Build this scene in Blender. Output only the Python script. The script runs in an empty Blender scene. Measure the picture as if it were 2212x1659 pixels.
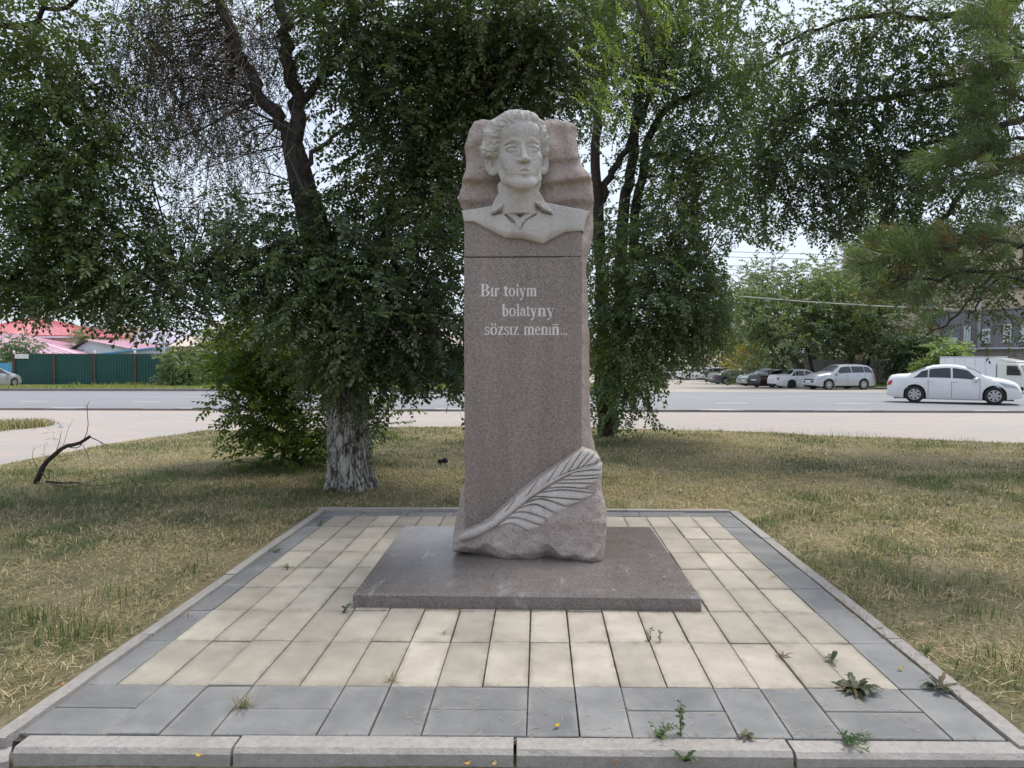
import bpy, bmesh, math, random
import numpy as np
from mathutils import Vector, Matrix

rng = np.random.default_rng(11)
random.seed(11)
SC = bpy.context.scene
COL = SC.collection
R = math.radians

# ------------------------------------------------------------------ camera
CAM_H, YAW, PITCH, FPX = 1.6, R(2.2), R(2.22), 1534.0      # focal length in units of a 2212 px wide frame
cam_d = bpy.data.cameras.new('camera')
cam_d.sensor_width = 36.0
cam_d.lens = 36.0 * FPX / 2212.0
cam_d.clip_start, cam_d.clip_end = 0.05, 3000.0
cam = bpy.data.objects.new('camera', cam_d)
cam.location = (0, 0, CAM_H)
cam.rotation_euler = (math.pi / 2 - PITCH, 0, YAW)
COL.objects.link(cam)
SC.camera = cam

# ------------------------------------------------------------------ sky, sun, exposure
SUN_AZ, SUN_EL = R(48), R(66)          # azimuth measured from +Y (ahead) towards +X (right)
w = bpy.data.worlds.new('World')
SC.world = w
w.use_nodes = True
nt = w.node_tree
nt.nodes.clear()
out = nt.nodes.new('ShaderNodeOutputWorld')
bg = nt.nodes.new('ShaderNodeBackground')
sky = nt.nodes.new('ShaderNodeTexSky')
sky.sky_type = 'NISHITA'
sky.sun_disc = False
sky.sun_elevation = SUN_EL
sky.sun_rotation = SUN_AZ
sky.dust_density = 3.0
tc = nt.nodes.new('ShaderNodeTexCoord')
mp = nt.nodes.new('ShaderNodeMapping')
mp.inputs['Scale'].default_value = (1.0, 1.0, 2.6)
ns = nt.nodes.new('ShaderNodeTexNoise')
ns.inputs['Scale'].default_value = 2.2
ns.inputs['Detail'].default_value = 7.0
ns.inputs['Roughness'].default_value = 0.55
rp = nt.nodes.new('ShaderNodeValToRGB')
rp.color_ramp.elements[0].position = 0.30
rp.color_ramp.elements[0].color = (0.50, 0.50, 0.50, 1)
rp.color_ramp.elements[1].position = 0.62
rp.color_ramp.elements[1].color = (0.97, 0.97, 0.97, 1)
mx = nt.nodes.new('ShaderNodeMix')
mx.data_type = 'RGBA'
mx.inputs['B'].default_value = (4.35, 4.75, 5.45, 1)
nt.links.new(tc.outputs['Generated'], mp.inputs['Vector'])
nt.links.new(mp.outputs['Vector'], ns.inputs['Vector'])
nt.links.new(ns.outputs['Fac'], rp.inputs['Fac'])
nt.links.new(rp.outputs['Color'], mx.inputs['Factor'])
nt.links.new(sky.outputs['Color'], mx.inputs['A'])
nt.links.new(mx.outputs['Result'], bg.inputs['Color'])
bg.inputs['Strength'].default_value = 0.10
nt.links.new(bg.outputs['Background'], out.inputs['Surface'])

sun_d = bpy.data.lights.new('sun', 'SUN')
sun_d.energy = 1.5
sun_d.angle = R(20)
sun_d.color = (1.0, 0.95, 0.87)
sun = bpy.data.objects.new('sun', sun_d)
sun.location = (5, 12, 20)
sd = Vector((math.sin(SUN_AZ) * math.cos(SUN_EL), math.cos(SUN_AZ) * math.cos(SUN_EL), math.sin(SUN_EL)))
sun.rotation_euler = sd.to_track_quat('Z', 'Y').to_euler()
COL.objects.link(sun)

SC.view_settings.view_transform = 'Standard'
SC.view_settings.look = 'None'
SC.view_settings.exposure = 1.08
SC.view_settings.gamma = 1.0
SC.view_settings.use_curve_mapping = False
SC.render.engine = 'CYCLES'
SC.cycles.max_bounces = 7
SC.cycles.diffuse_bounces = 3
SC.cycles.glossy_bounces = 2
SC.cycles.transmission_bounces = 3
SC.cycles.transparent_max_bounces = 6
SC.cycles.use_denoising = True
SC.cycles.caustics_reflective = False
SC.cycles.caustics_refractive = False

# ------------------------------------------------------------------ helpers
_cr = Vector((math.cos(YAW), math.sin(YAW), 0))
_f0 = Vector((-math.sin(YAW), math.cos(YAW), 0))
_cf = _f0 * math.cos(PITCH) + Vector((0, 0, -math.sin(PITCH)))
_cu = _f0 * math.sin(PITCH) + Vector((0, 0, math.cos(PITCH)))


def at(px, py, Y=None, z=None):
    """survey helper: where the sight line through a photo point (2212 px wide) meets a depth or a level"""
    d = _cf * FPX + _cr * (px - 1106.0) - _cu * (py - 829.5)
    t = (Y / d.y) if Y is not None else (z - CAM_H) / d.z
    return Vector((0, 0, CAM_H)) + d * t


def tag(o, label=None, cat=None, group=None, kind=None):
    if label: o['label'] = label
    if cat: o['category'] = cat
    if group: o['group'] = group
    if kind: o['kind'] = kind
    return o


def empty(name, loc=(0, 0, 0), rz=0.0, parent=None):
    o = bpy.data.objects.new(name, None)
    o.empty_display_size = 0.2
    o.location = loc
    o.rotation_euler = (0, 0, rz)
    o.parent = parent
    COL.objects.link(o)
    return o


def link(name, me, parent=None, loc=None, rot=None):
    o = bpy.data.objects.new(name, me)
    if parent is not None: o.parent = parent
    if loc is not None: o.location = loc
    if rot is not None: o.rotation_euler = rot
    COL.objects.link(o)
    return o


def np_mesh(name, V, Fq=None, Ft=None, mats=None, smooth=False, col=None, midx=None):
    """mesh from numpy arrays: quads and/or triangles, optional per-vertex colour"""
    V = np.asarray(V, dtype=np.float32).reshape(-1, 3)
    Fq = np.zeros((0, 4), np.int32) if Fq is None else np.asarray(Fq, np.int32).reshape(-1, 4)
    Ft = np.zeros((0, 3), np.int32) if Ft is None else np.asarray(Ft, np.int32).reshape(-1, 3)
    me = bpy.data.meshes.new(name)
    me.vertices.add(len(V))
    me.vertices.foreach_set('co', V.ravel())
    nl = Fq.size + Ft.size
    me.loops.add(nl)
    me.loops.foreach_set('vertex_index', np.concatenate([Fq.ravel(), Ft.ravel()]).astype(np.int32))
    nf = len(Fq) + len(Ft)
    me.polygons.add(nf)
    ls = np.concatenate([np.arange(len(Fq)) * 4, len(Fq) * 4 + np.arange(len(Ft)) * 3]).astype(np.int32)
    me.polygons.foreach_set('loop_start', ls)
    if smooth:
        me.polygons.foreach_set('use_smooth', np.ones(nf, dtype=bool))
    for m in (mats if isinstance(mats, (list, tuple)) else [mats]):
        if m is not None: me.materials.append(m)
    if midx is not None:
        me.polygons.foreach_set('material_index', np.asarray(midx, np.int32))
    if col is not None:
        c = np.ones((len(V), 4), np.float32)
        c[:, :3] = col
        a = me.color_attributes.new('tint', 'FLOAT_COLOR', 'POINT')
        a.data.foreach_set('color', c.ravel())
    me.update(calc_edges=True)
    me.validate()
    return me


class MB:
    """collects simple solids; build() links them as one mesh object"""
    def __init__(s):
        s.v, s.f = [], []

    def add(s, vs, fs):
        b = len(s.v)
        s.v += [tuple(p) for p in vs]
        s.f += [tuple(i + b for i in f) for f in fs]
        return s

    def box(s, x0, x1, y0, y1, z0, z1):
        vs = [(x0, y0, z0), (x1, y0, z0), (x1, y1, z0), (x0, y1, z0), (x0, y0, z1), (x1, y0, z1), (x1, y1, z1), (x0, y1, z1)]
        return s.add(vs, [(0, 3, 2, 1), (4, 5, 6, 7), (0, 1, 5, 4), (1, 2, 6, 5), (2, 3, 7, 6), (3, 0, 4, 7)])

    def prism(s, poly, a, axis='y', b=0.0):
        """extrude a 2-D polygon (x,z for axis y; y,z for axis x; x,y for axis z) from a to b"""
        n = len(poly)
        mk = {'y': lambda p, t: (p[0], t, p[1]), 'x': lambda p, t: (t, p[0], p[1]), 'z': lambda p, t: (p[0], p[1], t)}[axis]
        vs = [mk(p, a) for p in poly] + [mk(p, b) for p in poly]
        fs = [tuple(range(n))[::-1], tuple(range(n, 2 * n))] + [(i, (i + 1) % n, (i + 1) % n + n, i + n) for i in range(n)]
        return s.add(vs, fs)

    def tube(s, pts, rad, seg=8, cap=True):
        pts = [Vector(p) for p in pts]
        n = len(pts)
        rad = [rad] * n if not hasattr(rad, '__len__') else rad
        vs, fs = [], []
        prev = None
        for i, p in enumerate(pts):
            t = (pts[min(i + 1, n - 1)] - pts[max(i - 1, 0)]).normalized()
            if prev is None:
                u = t.orthogonal().normalized()
            else:
                u = (prev - t * prev.dot(t))
                u = u.normalized() if u.length > 1e-6 else t.orthogonal().normalized()
            prev = u
            v = t.cross(u)
            for k in range(seg):
                a = 2 * math.pi * k / seg
                vs.append(p + (u * math.cos(a) + v * math.sin(a)) * rad[i])
        for i in range(n - 1):
            for k in range(seg):
                k2 = (k + 1) % seg
                fs.append((i * seg + k, i * seg + k2, (i + 1) * seg + k2, (i + 1) * seg + k))
        if cap:
            fs.append(tuple(range(seg))[::-1])
            fs.append(tuple((n - 1) * seg + k for k in range(seg)))
        return s.add(vs, fs)

    def lathe(s, prof, seg=24, axis='y', c=(0, 0, 0)):
        """profile of (radius, along-axis) points turned about an axis"""
        vs, fs = [], []
        for (r, t) in prof:
            for k in range(seg):
                a = 2 * math.pi * k / seg
                ca, sa = r * math.cos(a), r * math.sin(a)
                p = (ca, t, sa) if axis == 'y' else ((ca, sa, t) if axis == 'z' else (t, ca, sa))
                vs.append((p[0] + c[0], p[1] + c[1], p[2] + c[2]))
        n = len(prof)
        for i in range(n - 1):
            for k in range(seg):
                k2 = (k + 1) % seg
                fs.append((i * seg + k, i * seg + k2, (i + 1) * seg + k2, (i + 1) * seg + k))
        return s.add(vs, fs)

    def mesh(s, name, m, smooth=False, bevel=0.0):
        me = bpy.data.meshes.new(name)
        me.from_pydata(s.v, [], s.f)
        for k in (m if isinstance(m, (list, tuple)) else [m]):
            me.materials.append(k)
        bm = bmesh.new()
        bm.from_mesh(me)
        bmesh.ops.recalc_face_normals(bm, faces=bm.faces)
        if bevel > 0:
            bmesh.ops.bevel(bm, geom=list(bm.edges), offset=bevel, segments=1, affect='EDGES', profile=0.5)
        bm.to_mesh(me)
        bm.free()
        if smooth:
            me.polygons.foreach_set('use_smooth', np.ones(len(me.polygons), dtype=bool))
        me.update()
        return me

    def build(s, name, m, parent=None, smooth=False, bevel=0.0, loc=None, rot=None):
        return link(name, s.mesh(name, m, smooth, bevel), parent, loc, rot)


# ------------------------------------------------------------------ materials
def new_mat(name):
    m = bpy.data.materials.new(name)
    m.use_nodes = True
    nt = m.node_tree
    nt.nodes.clear()
    o = nt.nodes.new('ShaderNodeOutputMaterial')
    b = nt.nodes.new('ShaderNodeBsdfPrincipled')
    nt.links.new(b.outputs[0], o.inputs[0])
    return m, nt, b, o


def ramp(nt, fac, stops):
    r = nt.nodes.new('ShaderNodeValToRGB')
    el = r.color_ramp.elements
    while len(el) < len(stops): el.new(0.5)
    for e, (p, c) in zip(el, stops):
        e.position = p
        e.color = (c[0], c[1], c[2], 1)
    nt.links.new(fac, r.inputs['Fac'])
    return r.outputs['Color']


def noise(nt, scale, detail=4.0, rough=0.55, vec=None, dist=0.0, obj=True):
    n = nt.nodes.new('ShaderNodeTexNoise')
    n.inputs['Scale'].default_value = scale
    n.inputs['Detail'].default_value = detail
    n.inputs['Roughness'].default_value = rough
    n.inputs['Distortion'].default_value = dist
    if vec is None:
        t = nt.nodes.new('ShaderNodeNewGeometry')
        vec = t.outputs['Position']
    nt.links.new(vec, n.inputs['Vector'])
    return n.outputs['Fac']


def mixc(nt, fac, a, b, mode='MIX'):
    m = nt.nodes.new('ShaderNodeMix')
    m.data_type = 'RGBA'
    m.blend_type = mode
    for s, v in (('Factor', fac), ('A', a), ('B', b)):
        if isinstance(v, (int, float)):
            m.inputs[s].default_value = v
        elif isinstance(v, (tuple, list)):
            m.inputs[s].default_value = (v[0], v[1], v[2], 1)
        else:
            nt.links.new(v, m.inputs[s])
    return m.outputs['Result']


def bump(nt, b, height, strength=0.3, dist=0.01):
    bp = nt.nodes.new('ShaderNodeBump')
    bp.inputs['Strength'].default_value = strength
    bp.inputs['Distance'].default_value = dist
    nt.links.new(height, bp.inputs['Height'])
    nt.links.new(bp.outputs['Normal'], b.inputs['Normal'])


def scaled_pos(nt, s):
    t = nt.nodes.new('ShaderNodeNewGeometry')
    m = nt.nodes.new('ShaderNodeMapping')
    m.inputs['Scale'].default_value = s
    nt.links.new(t.outputs['Position'], m.inputs['Vector'])
    return m.outputs['Vector']


def obj_random(nt):
    n = nt.nodes.new('ShaderNodeObjectInfo')
    return n.outputs['Random']


def surf(name, c0, c1, scale=6.0, rough=0.85, bmp=0.0, bscale=60.0, detail=5.0, spec=0.3, metal=0.0, vary=0.0, c2=None, scale2=1.0, f2=0.4):
    """two-tone weathered surface with fine relief; vary = lightness difference between separate objects"""
    m, nt, b, o = new_mat(name)
    c = ramp(nt, noise(nt, scale, detail, 0.6), [(0.3, c0), (0.7, c1)])
    if c2 is not None:
        f = ramp(nt, noise(nt, scale2, 4.0, 0.6), [(0.45, (0, 0, 0)), (0.7, (f2, f2, f2))])
        c = mixc(nt, f, c, c2)
    if vary > 0:
        v = ramp(nt, obj_random(nt), [(0, (1 - vary,) * 3), (1, (1 + vary * 0.6,) * 3)])
        c = mixc(nt, 1.0, c, v, 'MULTIPLY')
    nt.links.new(c, b.inputs['Base Color'])
    b.inputs['Roughness'].default_value = rough
    b.inputs['Specular IOR Level'].default_value = spec
    b.inputs['Metallic'].default_value = metal
    if bmp > 0:
        bump(nt, b, noise(nt, bscale, 4.0, 0.6), bmp, 0.01)
    return m


def leaf_mat(name, sheen=0.35, trans=0.45, tcol=(1.25, 1.35, 0.55)):
    """leaf: per-leaf tint from the mesh, light shining through"""
    m, nt, b, o = new_mat(name)
    a = nt.nodes.new('ShaderNodeAttribute')
    a.attribute_name = 'tint'
    nt.links.new(a.outputs['Color'], b.inputs['Base Color'])
    b.inputs['Roughness'].default_value = 0.5
    b.inputs['Specular IOR Level'].default_value = sheen
    t = nt.nodes.new('ShaderNodeBsdfTranslucent')
    nt.links.new(mixc(nt, 1.0, a.outputs['Color'], tcol, 'MULTIPLY'), t.inputs['Color'])
    mx = nt.nodes.new('ShaderNodeMixShader')
    mx.inputs['Fac'].default_value = trans
    nt.links.new(b.outputs[0], mx.inputs[1])
    nt.links.new(t.outputs[0], mx.inputs[2])
    nt.links.new(mx.outputs[0], o.inputs[0])
    return m


def gz(Y):
    """level of the open ground: flat by the monument, falling gently beyond the near kerb"""
    return -0.12 - 0.024 * max(0.0, min(Y, 80.0) - 27.0)
# ================================================================== SETTING: ground, road, pavement
M = {}
M['beige_tile'] = surf('beige_concrete', (0.40, 0.358, 0.295), (0.49, 0.445, 0.375), 5.0, 0.9, 0.3, 140, vary=0.2, c2=(0.29, 0.26, 0.22), scale2=1.7, f2=0.75)
M['grey_tile'] = surf('grey_concrete', (0.158, 0.162, 0.165), (0.215, 0.218, 0.22), 4.0, 0.85, 0.2, 140, vary=0.16, c2=(0.30, 0.295, 0.285), scale2=1.9, f2=0.65)
M['kerb'] = surf('kerb_concrete', (0.30, 0.28, 0.262), (0.40, 0.375, 0.352), 30.0, 0.95, 0.5, 90, vary=0.06, c2=(0.22, 0.2, 0.185), scale2=3.0)
M['soil'] = surf('joint_soil', (0.035, 0.03, 0.024), (0.11, 0.09, 0.065), 40.0, 1.0, 0.6, 80)
M['road_kerb'] = surf('road_kerb_concrete', (0.19, 0.165, 0.155), (0.27, 0.24, 0.22), 2.0, 0.95, 0.2, 30)


def pits(m, scale, dark, amount):
    """small pores and chips over a stone-like material"""
    nt = m.node_tree
    b = next(n for n in nt.nodes if n.type == 'BSDF_PRINCIPLED')
    src = b.inputs['Base Color'].links[0].from_socket
    v = nt.nodes.new('ShaderNodeTexVoronoi')
    v.inputs['Scale'].default_value = scale
    t = nt.nodes.new('ShaderNodeNewGeometry')
    nt.links.new(t.outputs['Position'], v.inputs['Vector'])
    f = ramp(nt, v.outputs['Distance'], [(0.05, (amount,) * 3), (0.16, (0, 0, 0))])
    nt.links.new(mixc(nt, f, src, dark), b.inputs['Base Color'])


def edge_dirt(m, dark, amount):
    """grime gathered towards the joints of each slab, broken up by noise"""
    nt = m.node_tree
    b = next(n for n in nt.nodes if n.type == 'BSDF_PRINCIPLED')
    src = b.inputs['Base Color'].links[0].from_socket
    t = nt.nodes.new('ShaderNodeTexCoord')
    sep = nt.nodes.new('ShaderNodeSeparateXYZ')
    nt.links.new(t.outputs['Generated'], sep.inputs[0])
    d = []
    for ax in ('X', 'Y'):
        a = nt.nodes.new('ShaderNodeMath')
        a.operation = 'SUBTRACT'
        a.inputs[1].default_value = 0.5
        nt.links.new(sep.outputs[ax], a.inputs[0])
        q = nt.nodes.new('ShaderNodeMath')
        q.operation = 'ABSOLUTE'
        nt.links.new(a.outputs[0], q.inputs[0])
        d.append(q.outputs[0])
    mxn = nt.nodes.new('ShaderNodeMath')
    mxn.operation = 'MAXIMUM'
    nt.links.new(d[0], mxn.inputs[0])
    nt.links.new(d[1], mxn.inputs[1])
    e = ramp(nt, mxn.outputs[0], [(0.36, (0, 0, 0)), (0.5, (1, 1, 1))])
    k = ramp(nt, noise(nt, 9.0, 5, 0.65), [(0.38, (0, 0, 0)), (0.72, (amount,) * 3)])
    nt.links.new(mixc(nt, mixc(nt, 1.0, e, k, 'MULTIPLY'), src, dark), b.inputs['Base Color'])


edge_dirt(M['beige_tile'], (0.19, 0.165, 0.135), 0.85)
edge_dirt(M['grey_tile'], (0.35, 0.335, 0.31), 0.6)
pits(M['beige_tile'], 42, (0.22, 0.19, 0.16), 0.8)
pits(M['grey_tile'], 46, (0.08, 0.08, 0.085), 0.8)
pits(M['kerb'], 60, (0.14, 0.13, 0.12), 0.8)


def shear(x, y):
    return (x, y + 0.027 * x)      # the terrace is laid slightly out of square


def tile_mesh(c, zt, b, m, depth=0.05):
    """one paver: four corners, top level, worn edge"""
    c = [Vector((p[0], p[1], 0)) for p in c]
    ce = sum(c, Vector()) / 4
    dz = [zt + random.uniform(-0.0018, 0.0018) for _ in c]
    vs = [(p.x, p.y, zt - depth) for p in c] + [(p.x, p.y, dz[i] - b) for i, p in enumerate(c)]
    for i, p in enumerate(c):
        q = p + (ce - p).normalized() * b * 1.5
        vs.append((q.x, q.y, dz[i]))
    fs = [(i, (i + 1) % 4, (i + 1) % 4 + 4, i + 4) for i in range(4)] + [(i + 4, (i + 1) % 4 + 4, (i + 1) % 4 + 8, i + 8) for i in range(4)] + [(8, 9, 10, 11)]
    me = bpy.data.meshes.new('paving_tile')
    me.from_pydata(vs, [], fs)
    me.materials.append(m)
    me.update()
    return me


pave = MB().add([shear(a, b_) + (-0.016,) for a, b_ in ((-2.3, 2.9), (1.975, 2.9), (1.975, 7.27), (-2.3, 7.27))], [(0, 1, 2, 3)]).build('paving', M['soil'])
tag(pave, 'square paved terrace of beige slabs with a grey border round the monument', kind='structure')


def lay(x0, x1, y0, y1, m):
    g = random.uniform(0.0022, 0.0042)
    j = lambda: random.uniform(-0.0015, 0.0015)
    c = [shear(x0 + g + j(), y0 + g + j()), shear(x1 - g + j(), y0 + g + j()), shear(x1 - g + j(), y1 - g + j()), shear(x0 + g + j(), y1 - g + j())]
    link('paving_tile', tile_mesh(c, random.uniform(-0.003, 0.003), 0.0035, m), pave)


ROWS = [3.385, 3.925, 4.41, 4.86, 5.31, 5.76, 6.195, 6.62, 7.06]
XL, XR = -2.06, 1.735
CW = (XR - XL) / 17
SLAB = (-1.185, 1.02, 4.435, 6.26)          # footprint of the granite slab
for r in range(8):
    for c in range(17):
        x0, x1 = XL + c * CW, XL + (c + 1) * CW
        if x0 > SLAB[0] + .03 and x1 < SLAB[1] - .03 and ROWS[r] > SLAB[2] + .03 and ROWS[r + 1] < SLAB[3] - .03:
            continue                          # wholly under the slab
        lay(x0, x1, ROWS[r], ROWS[r + 1], M['beige_tile'])
    lay(XL - 0.222, XL, ROWS[r], ROWS[r + 1], M['grey_tile'])
    lay(XR, XR + 0.222, ROWS[r], ROWS[r + 1], M['grey_tile'])
x = XL - 0.222
GW = (XR - XL + 0.444) / 19
for ch in 'PVVPVVPVVPVVPV':
    if ch == 'P':
        lay(x, x + 2 * GW, 3.16, 3.385, M['grey_tile'])
        lay(x, x + 2 * GW, 2.935, 3.16, M['grey_tile'])
        x += 2 * GW
    else:
        lay(x, x + GW, 2.935, 3.385, M['grey_tile'])
        x += GW
for c in range(9):
    lay(XL - 0.222 + c * 0.471, XL - 0.222 + (c + 1) * 0.471, 7.06, 7.25, M['grey_tile'])


def kerb_stone(p0, p1, wid, zt, depth=0.16, ch=0.018, parent=None, m=None, name='kerb_stone', rough=0.003):
    """a kerb stone from p0 to p1, its outer side to the right of the run, chamfered there"""
    p0, p1 = Vector((p0[0], p0[1], 0)), Vector((p1[0], p1[1], 0))
    d = (p1 - p0)
    L = d.length
    d.normalize()
    n = Vector((d.y, -d.x, 0))
    prof = [(0, -depth), (0, 0), (wid - ch, 0), (wid, -ch), (wid, -depth)]
    k = max(2, int(L / 0.09))
    vs, fs = [], []
    for i in range(k + 1):
        t = 0.003 + (L - 0.006) * i / k
        for q, (a, h) in enumerate(prof):
            jj = random.uniform(-rough, rough) if q in (2, 3) else 0
            p = p0 + d * t + n * (a + jj * 0.6)
            vs.append((p.x, p.y, zt + h + jj * 0.5))
    q = len(prof)
    for i in range(k):
        for s in range(q - 1):
            fs.append((i * q + s, i * q + s + 1, (i + 1) * q + s + 1, (i + 1) * q + s))
    fs += [tuple(range(q))[::-1], tuple(k * q + s for s in range(q))]
    me = bpy.data.meshes.new(name)
    me.from_pydata(vs, [], fs)
    me.materials.append(m or M['kerb'])
    bm = bmesh.new()
    bm.from_mesh(me)
    bmesh.ops.recalc_face_normals(bm, faces=bm.faces)
    bm.to_mesh(me)
    bm.free()
    return link(name, me, parent)


for a, b_ in ((-2.16, -1.26), (-1.252, -0.103), (-0.095, 1.03), (1.038, 2.14)):
    kerb_stone(shear(a, 2.928), shear(b_, 2.928), 0.105, random.uniform(-0.008, 0.002), parent=pave)
kerb_stone((-2.5, 2.66), (-2.2, 2.83), 0.09, -0.03, parent=pave)      # the sunken, broken corner stone
for i in range(4):
    y0 = 2.87 + i * 1.12
    y1 = min(y0 + 1.112, 7.33)
    kerb_stone(shear(-2.29, y1), shear(-2.29, y0), -0.082, random.uniform(0.004, 0.014), ch=-0.008, parent=pave)
    kerb_stone(shear(1.968, y0), shear(1.968, y1), 0.088, random.uniform(0.0, 0.012), ch=0.008, parent=pave)
for i in range(4):
    kerb_stone(shear(1.96 - i * 1.06, 7.26), shear(1.96 - (i + 1) * 1.06, 7.26), 0.08, random.uniform(0.018, 0.03), ch=0.008, parent=pave)

# ---- the lawn sheet and the open ground
m, nt, b, o = new_mat('dry_lawn_soil')
c = ramp(nt, noise(nt, 1.1, 5.0, 0.6), [(0.38, (0.21, 0.175, 0.10)), (0.62, (0.34, 0.27, 0.16))])
c = mixc(nt, ramp(nt, noise(nt, 26.0, 5.0, 0.7), [(0.35, (0, 0, 0)), (0.7, (1, 1, 1))]), c, (0.115, 0.11, 0.055))
nt.links.new(c, b.inputs['Base Color'])
b.inputs['Roughness'].default_value = 1.0
bump(nt, b, noise(nt, 60, 5.0, 0.7), 0.8, 0.02)
M['lawn'] = m

EDGE = [at(px, py, z=-0.03) for px, py in [(2700, 985), (2212, 957), (1900, 944.5), (1500, 929), (1300, 924), (1000, 922), (830, 924), (600, 927), (440, 931)]]
PATH = [at(px, py, z=-0.03) for px, py in [(440, 931), (300, 949), (150, 975), (0, 1003), (-300, 1075), (-900, 1260)]]


def near_edge(xw):
    """depth at which the paved walk begins, as a function of X"""
    pts = sorted([(p.x, p.y) for p in EDGE])
    return float(np.interp(xw, [p[0] for p in pts], [p[1] for p in pts]))


def path_x(yw):
    """right-hand edge of the diagonal path on the left, as a function of Y"""
    pts = sorted([(p.y, p.x) for p in PATH])
    return float(np.interp(yw, [p[0] for p in pts], [p[1] for p in pts]))


def lawn_z(x, y):
    z = -0.035 + 0.012 * math.sin(x * 1.7 + 0.4) * math.sin(y * 1.3) + 0.008 * math.sin(x * 4.1) * math.cos(y * 3.7)
    if -2.6 < x < 2.3 and y < 2.8: z -= 0.06
    return z


vs, fs = [], []
ysl = np.linspace(-3.0, 17.6, 84)
nx = 90
for yy in ysl:
    xl = path_x(yy) - 0.03
    for j in range(nx + 1):
        xx = xl + (17.0 - xl) * j / nx
        y2 = min(yy, near_edge(xx) + 0.03)
        vs.append((xx, y2, lawn_z(xx, y2)))
for i in range(len(ysl) - 1):
    for j in range(nx):
        a = i * (nx + 1) + j
        fs.append((a, a + 1, a + nx + 2, a + nx + 1))
lawn = MB().add(vs, fs).build('lawn', M['lawn'], smooth=True)
tag(lawn, 'mown lawn of dry straw and green patches round the terrace', kind='structure')

M['far_ground'] = surf('dusty_ground', (0.20, 0.175, 0.135), (0.27, 0.235, 0.185), 0.3, 1.0)
prof = [(-400, -0.3), (27, -0.3), (50, gz(50) - 0.2), (80, gz(80) - 0.12), (2500, gz(80) - 0.12)]
vs = [(s, y, z) for (y, z) in prof for s in (-2500, 2500)]
tag(MB().add(vs, [(i * 2, i * 2 + 1, i * 2 + 3, i * 2 + 2) for i in range(len(prof) - 1)]).build('ground', M['far_ground']), 'dusty open ground reaching to the horizon', kind='structure')

# ---- paved walk along the road: long slabs laid in courses
m, nt, b, o = new_mat('walk_slabs')
br = nt.nodes.new('ShaderNodeTexBrick')
br.inputs['Scale'].default_value = 1.0
br.inputs['Brick Width'].default_value = 0.6
br.inputs['Row Height'].default_value = 0.3
br.inputs['Mortar Size'].default_value = 0.008
br.inputs['Color1'].default_value = (0.37, 0.34, 0.315, 1)
br.inputs['Color2'].default_value = (0.43, 0.345, 0.30, 1)
br.inputs['Mortar'].default_value = (0.25, 0.22, 0.2, 1)
nt.links.new(scaled_pos(nt, (1, 1, 1)), br.inputs['Vector'])
c = mixc(nt, ramp(nt, noise(nt, 0.35, 5, 0.6, scaled_pos(nt, (1, 3, 1))), [(0.4, (0, 0, 0)), (0.7, (0.7, 0.7, 0.7))]), br.outputs['Color'], (0.31, 0.305, 0.30))
nt.links.new(c, b.inputs['Base Color'])
b.inputs['Roughness'].default_value = 0.85
bump(nt, b, br.outputs['Fac'], -0.3, 0.01)
M['walk'] = m
vs, fs = [], []
for p in EDGE:
    vs += [(p.x, p.y, -0.06), (p.x, 20.95, -0.03)]
n = len(EDGE)
fs = [(2 * i, 2 * i + 2, 2 * i + 3, 2 * i + 1) for i in range(n - 1)]
b0 = len(vs)
for p in PATH:
    vs += [(p.x, p.y, -0.06), (-60, p.y, -0.06)]
fs += [(b0 + 2 * i, b0 + 2 * i + 1, b0 + 2 * i + 3, b0 + 2 * i + 2) for i in range(len(PATH) - 1)]
b1 = len(vs)
vs += [(-60, 20.95, -0.03), (EDGE[0].x + 40, EDGE[0].y, -0.06), (EDGE[0].x + 40, 20.95, -0.03)]
fs += [(b0, 2 * (n - 1) + 1, b1, b0 + 1), (0, b1 + 1, b1 + 2, 1)]
tag(MB().add(vs, fs).build('pavement', M['walk']), 'wide walk of pale pinkish slabs along the road', kind='structure')

# ---- the road
m, nt, b, o = new_mat('worn_asphalt')
c = ramp(nt, noise(nt, 0.6, 5, 0.6, scaled_pos(nt, (0.25, 1.6, 1))), [(0.3, (0.205, 0.208, 0.222)), (0.7, (0.265, 0.267, 0.28))])
c = mixc(nt, ramp(nt, noise(nt, 0.8, 4, 0.6, scaled_pos(nt, (0.03, 1.1, 1))), [(0.42, (0, 0, 0)), (0.62, (0.5, 0.5, 0.5))]), c, (0.15, 0.15, 0.158))
c = mixc(nt, ramp(nt, noise(nt, 0.5, 6, 0.7, scaled_pos(nt, (0.5, 0.9, 1)), 1.5), [(0.49, (0, 0, 0)), (0.505, (0.5, 0.5, 0.5)), (0.52, (0, 0, 0))]), c, (0.12, 0.12, 0.125))
c = mixc(nt, 0.35, c, ramp(nt, noise(nt, 45, 3, 0.7), [(0.3, (0.15, 0.15, 0.16)), (0.7, (0.34, 0.34, 0.35))]))
nt.links.new(c, b.inputs['Base Color'])
b.inputs['Roughness'].default_value = 0.75
M['road'] = m
M['lot'] = surf('dusty_lot_asphalt', (0.30, 0.275, 0.25), (0.38, 0.35, 0.315), 0.35, 0.9, c2=(0.42, 0.37, 0.31), scale2=0.12, f2=0.8)
M['paint'] = surf('road_paint', (0.62, 0.62, 0.62), (0.8, 0.8, 0.8), 8.0, 0.7)
FAR = 41.4


def sheet(name, m, x0, x1, ys, dz, label, parent=None):
    vs = [(s, y, gz(y) + dz) for y in ys for s in (x0, x1)]
    ob = MB().add(vs, [(i * 2, i * 2 + 1, i * 2 + 3, i * 2 + 2) for i in range(len(ys) - 1)]).build(name, m, parent)
    if label: tag(ob, label, kind='structure')
    return ob


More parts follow.
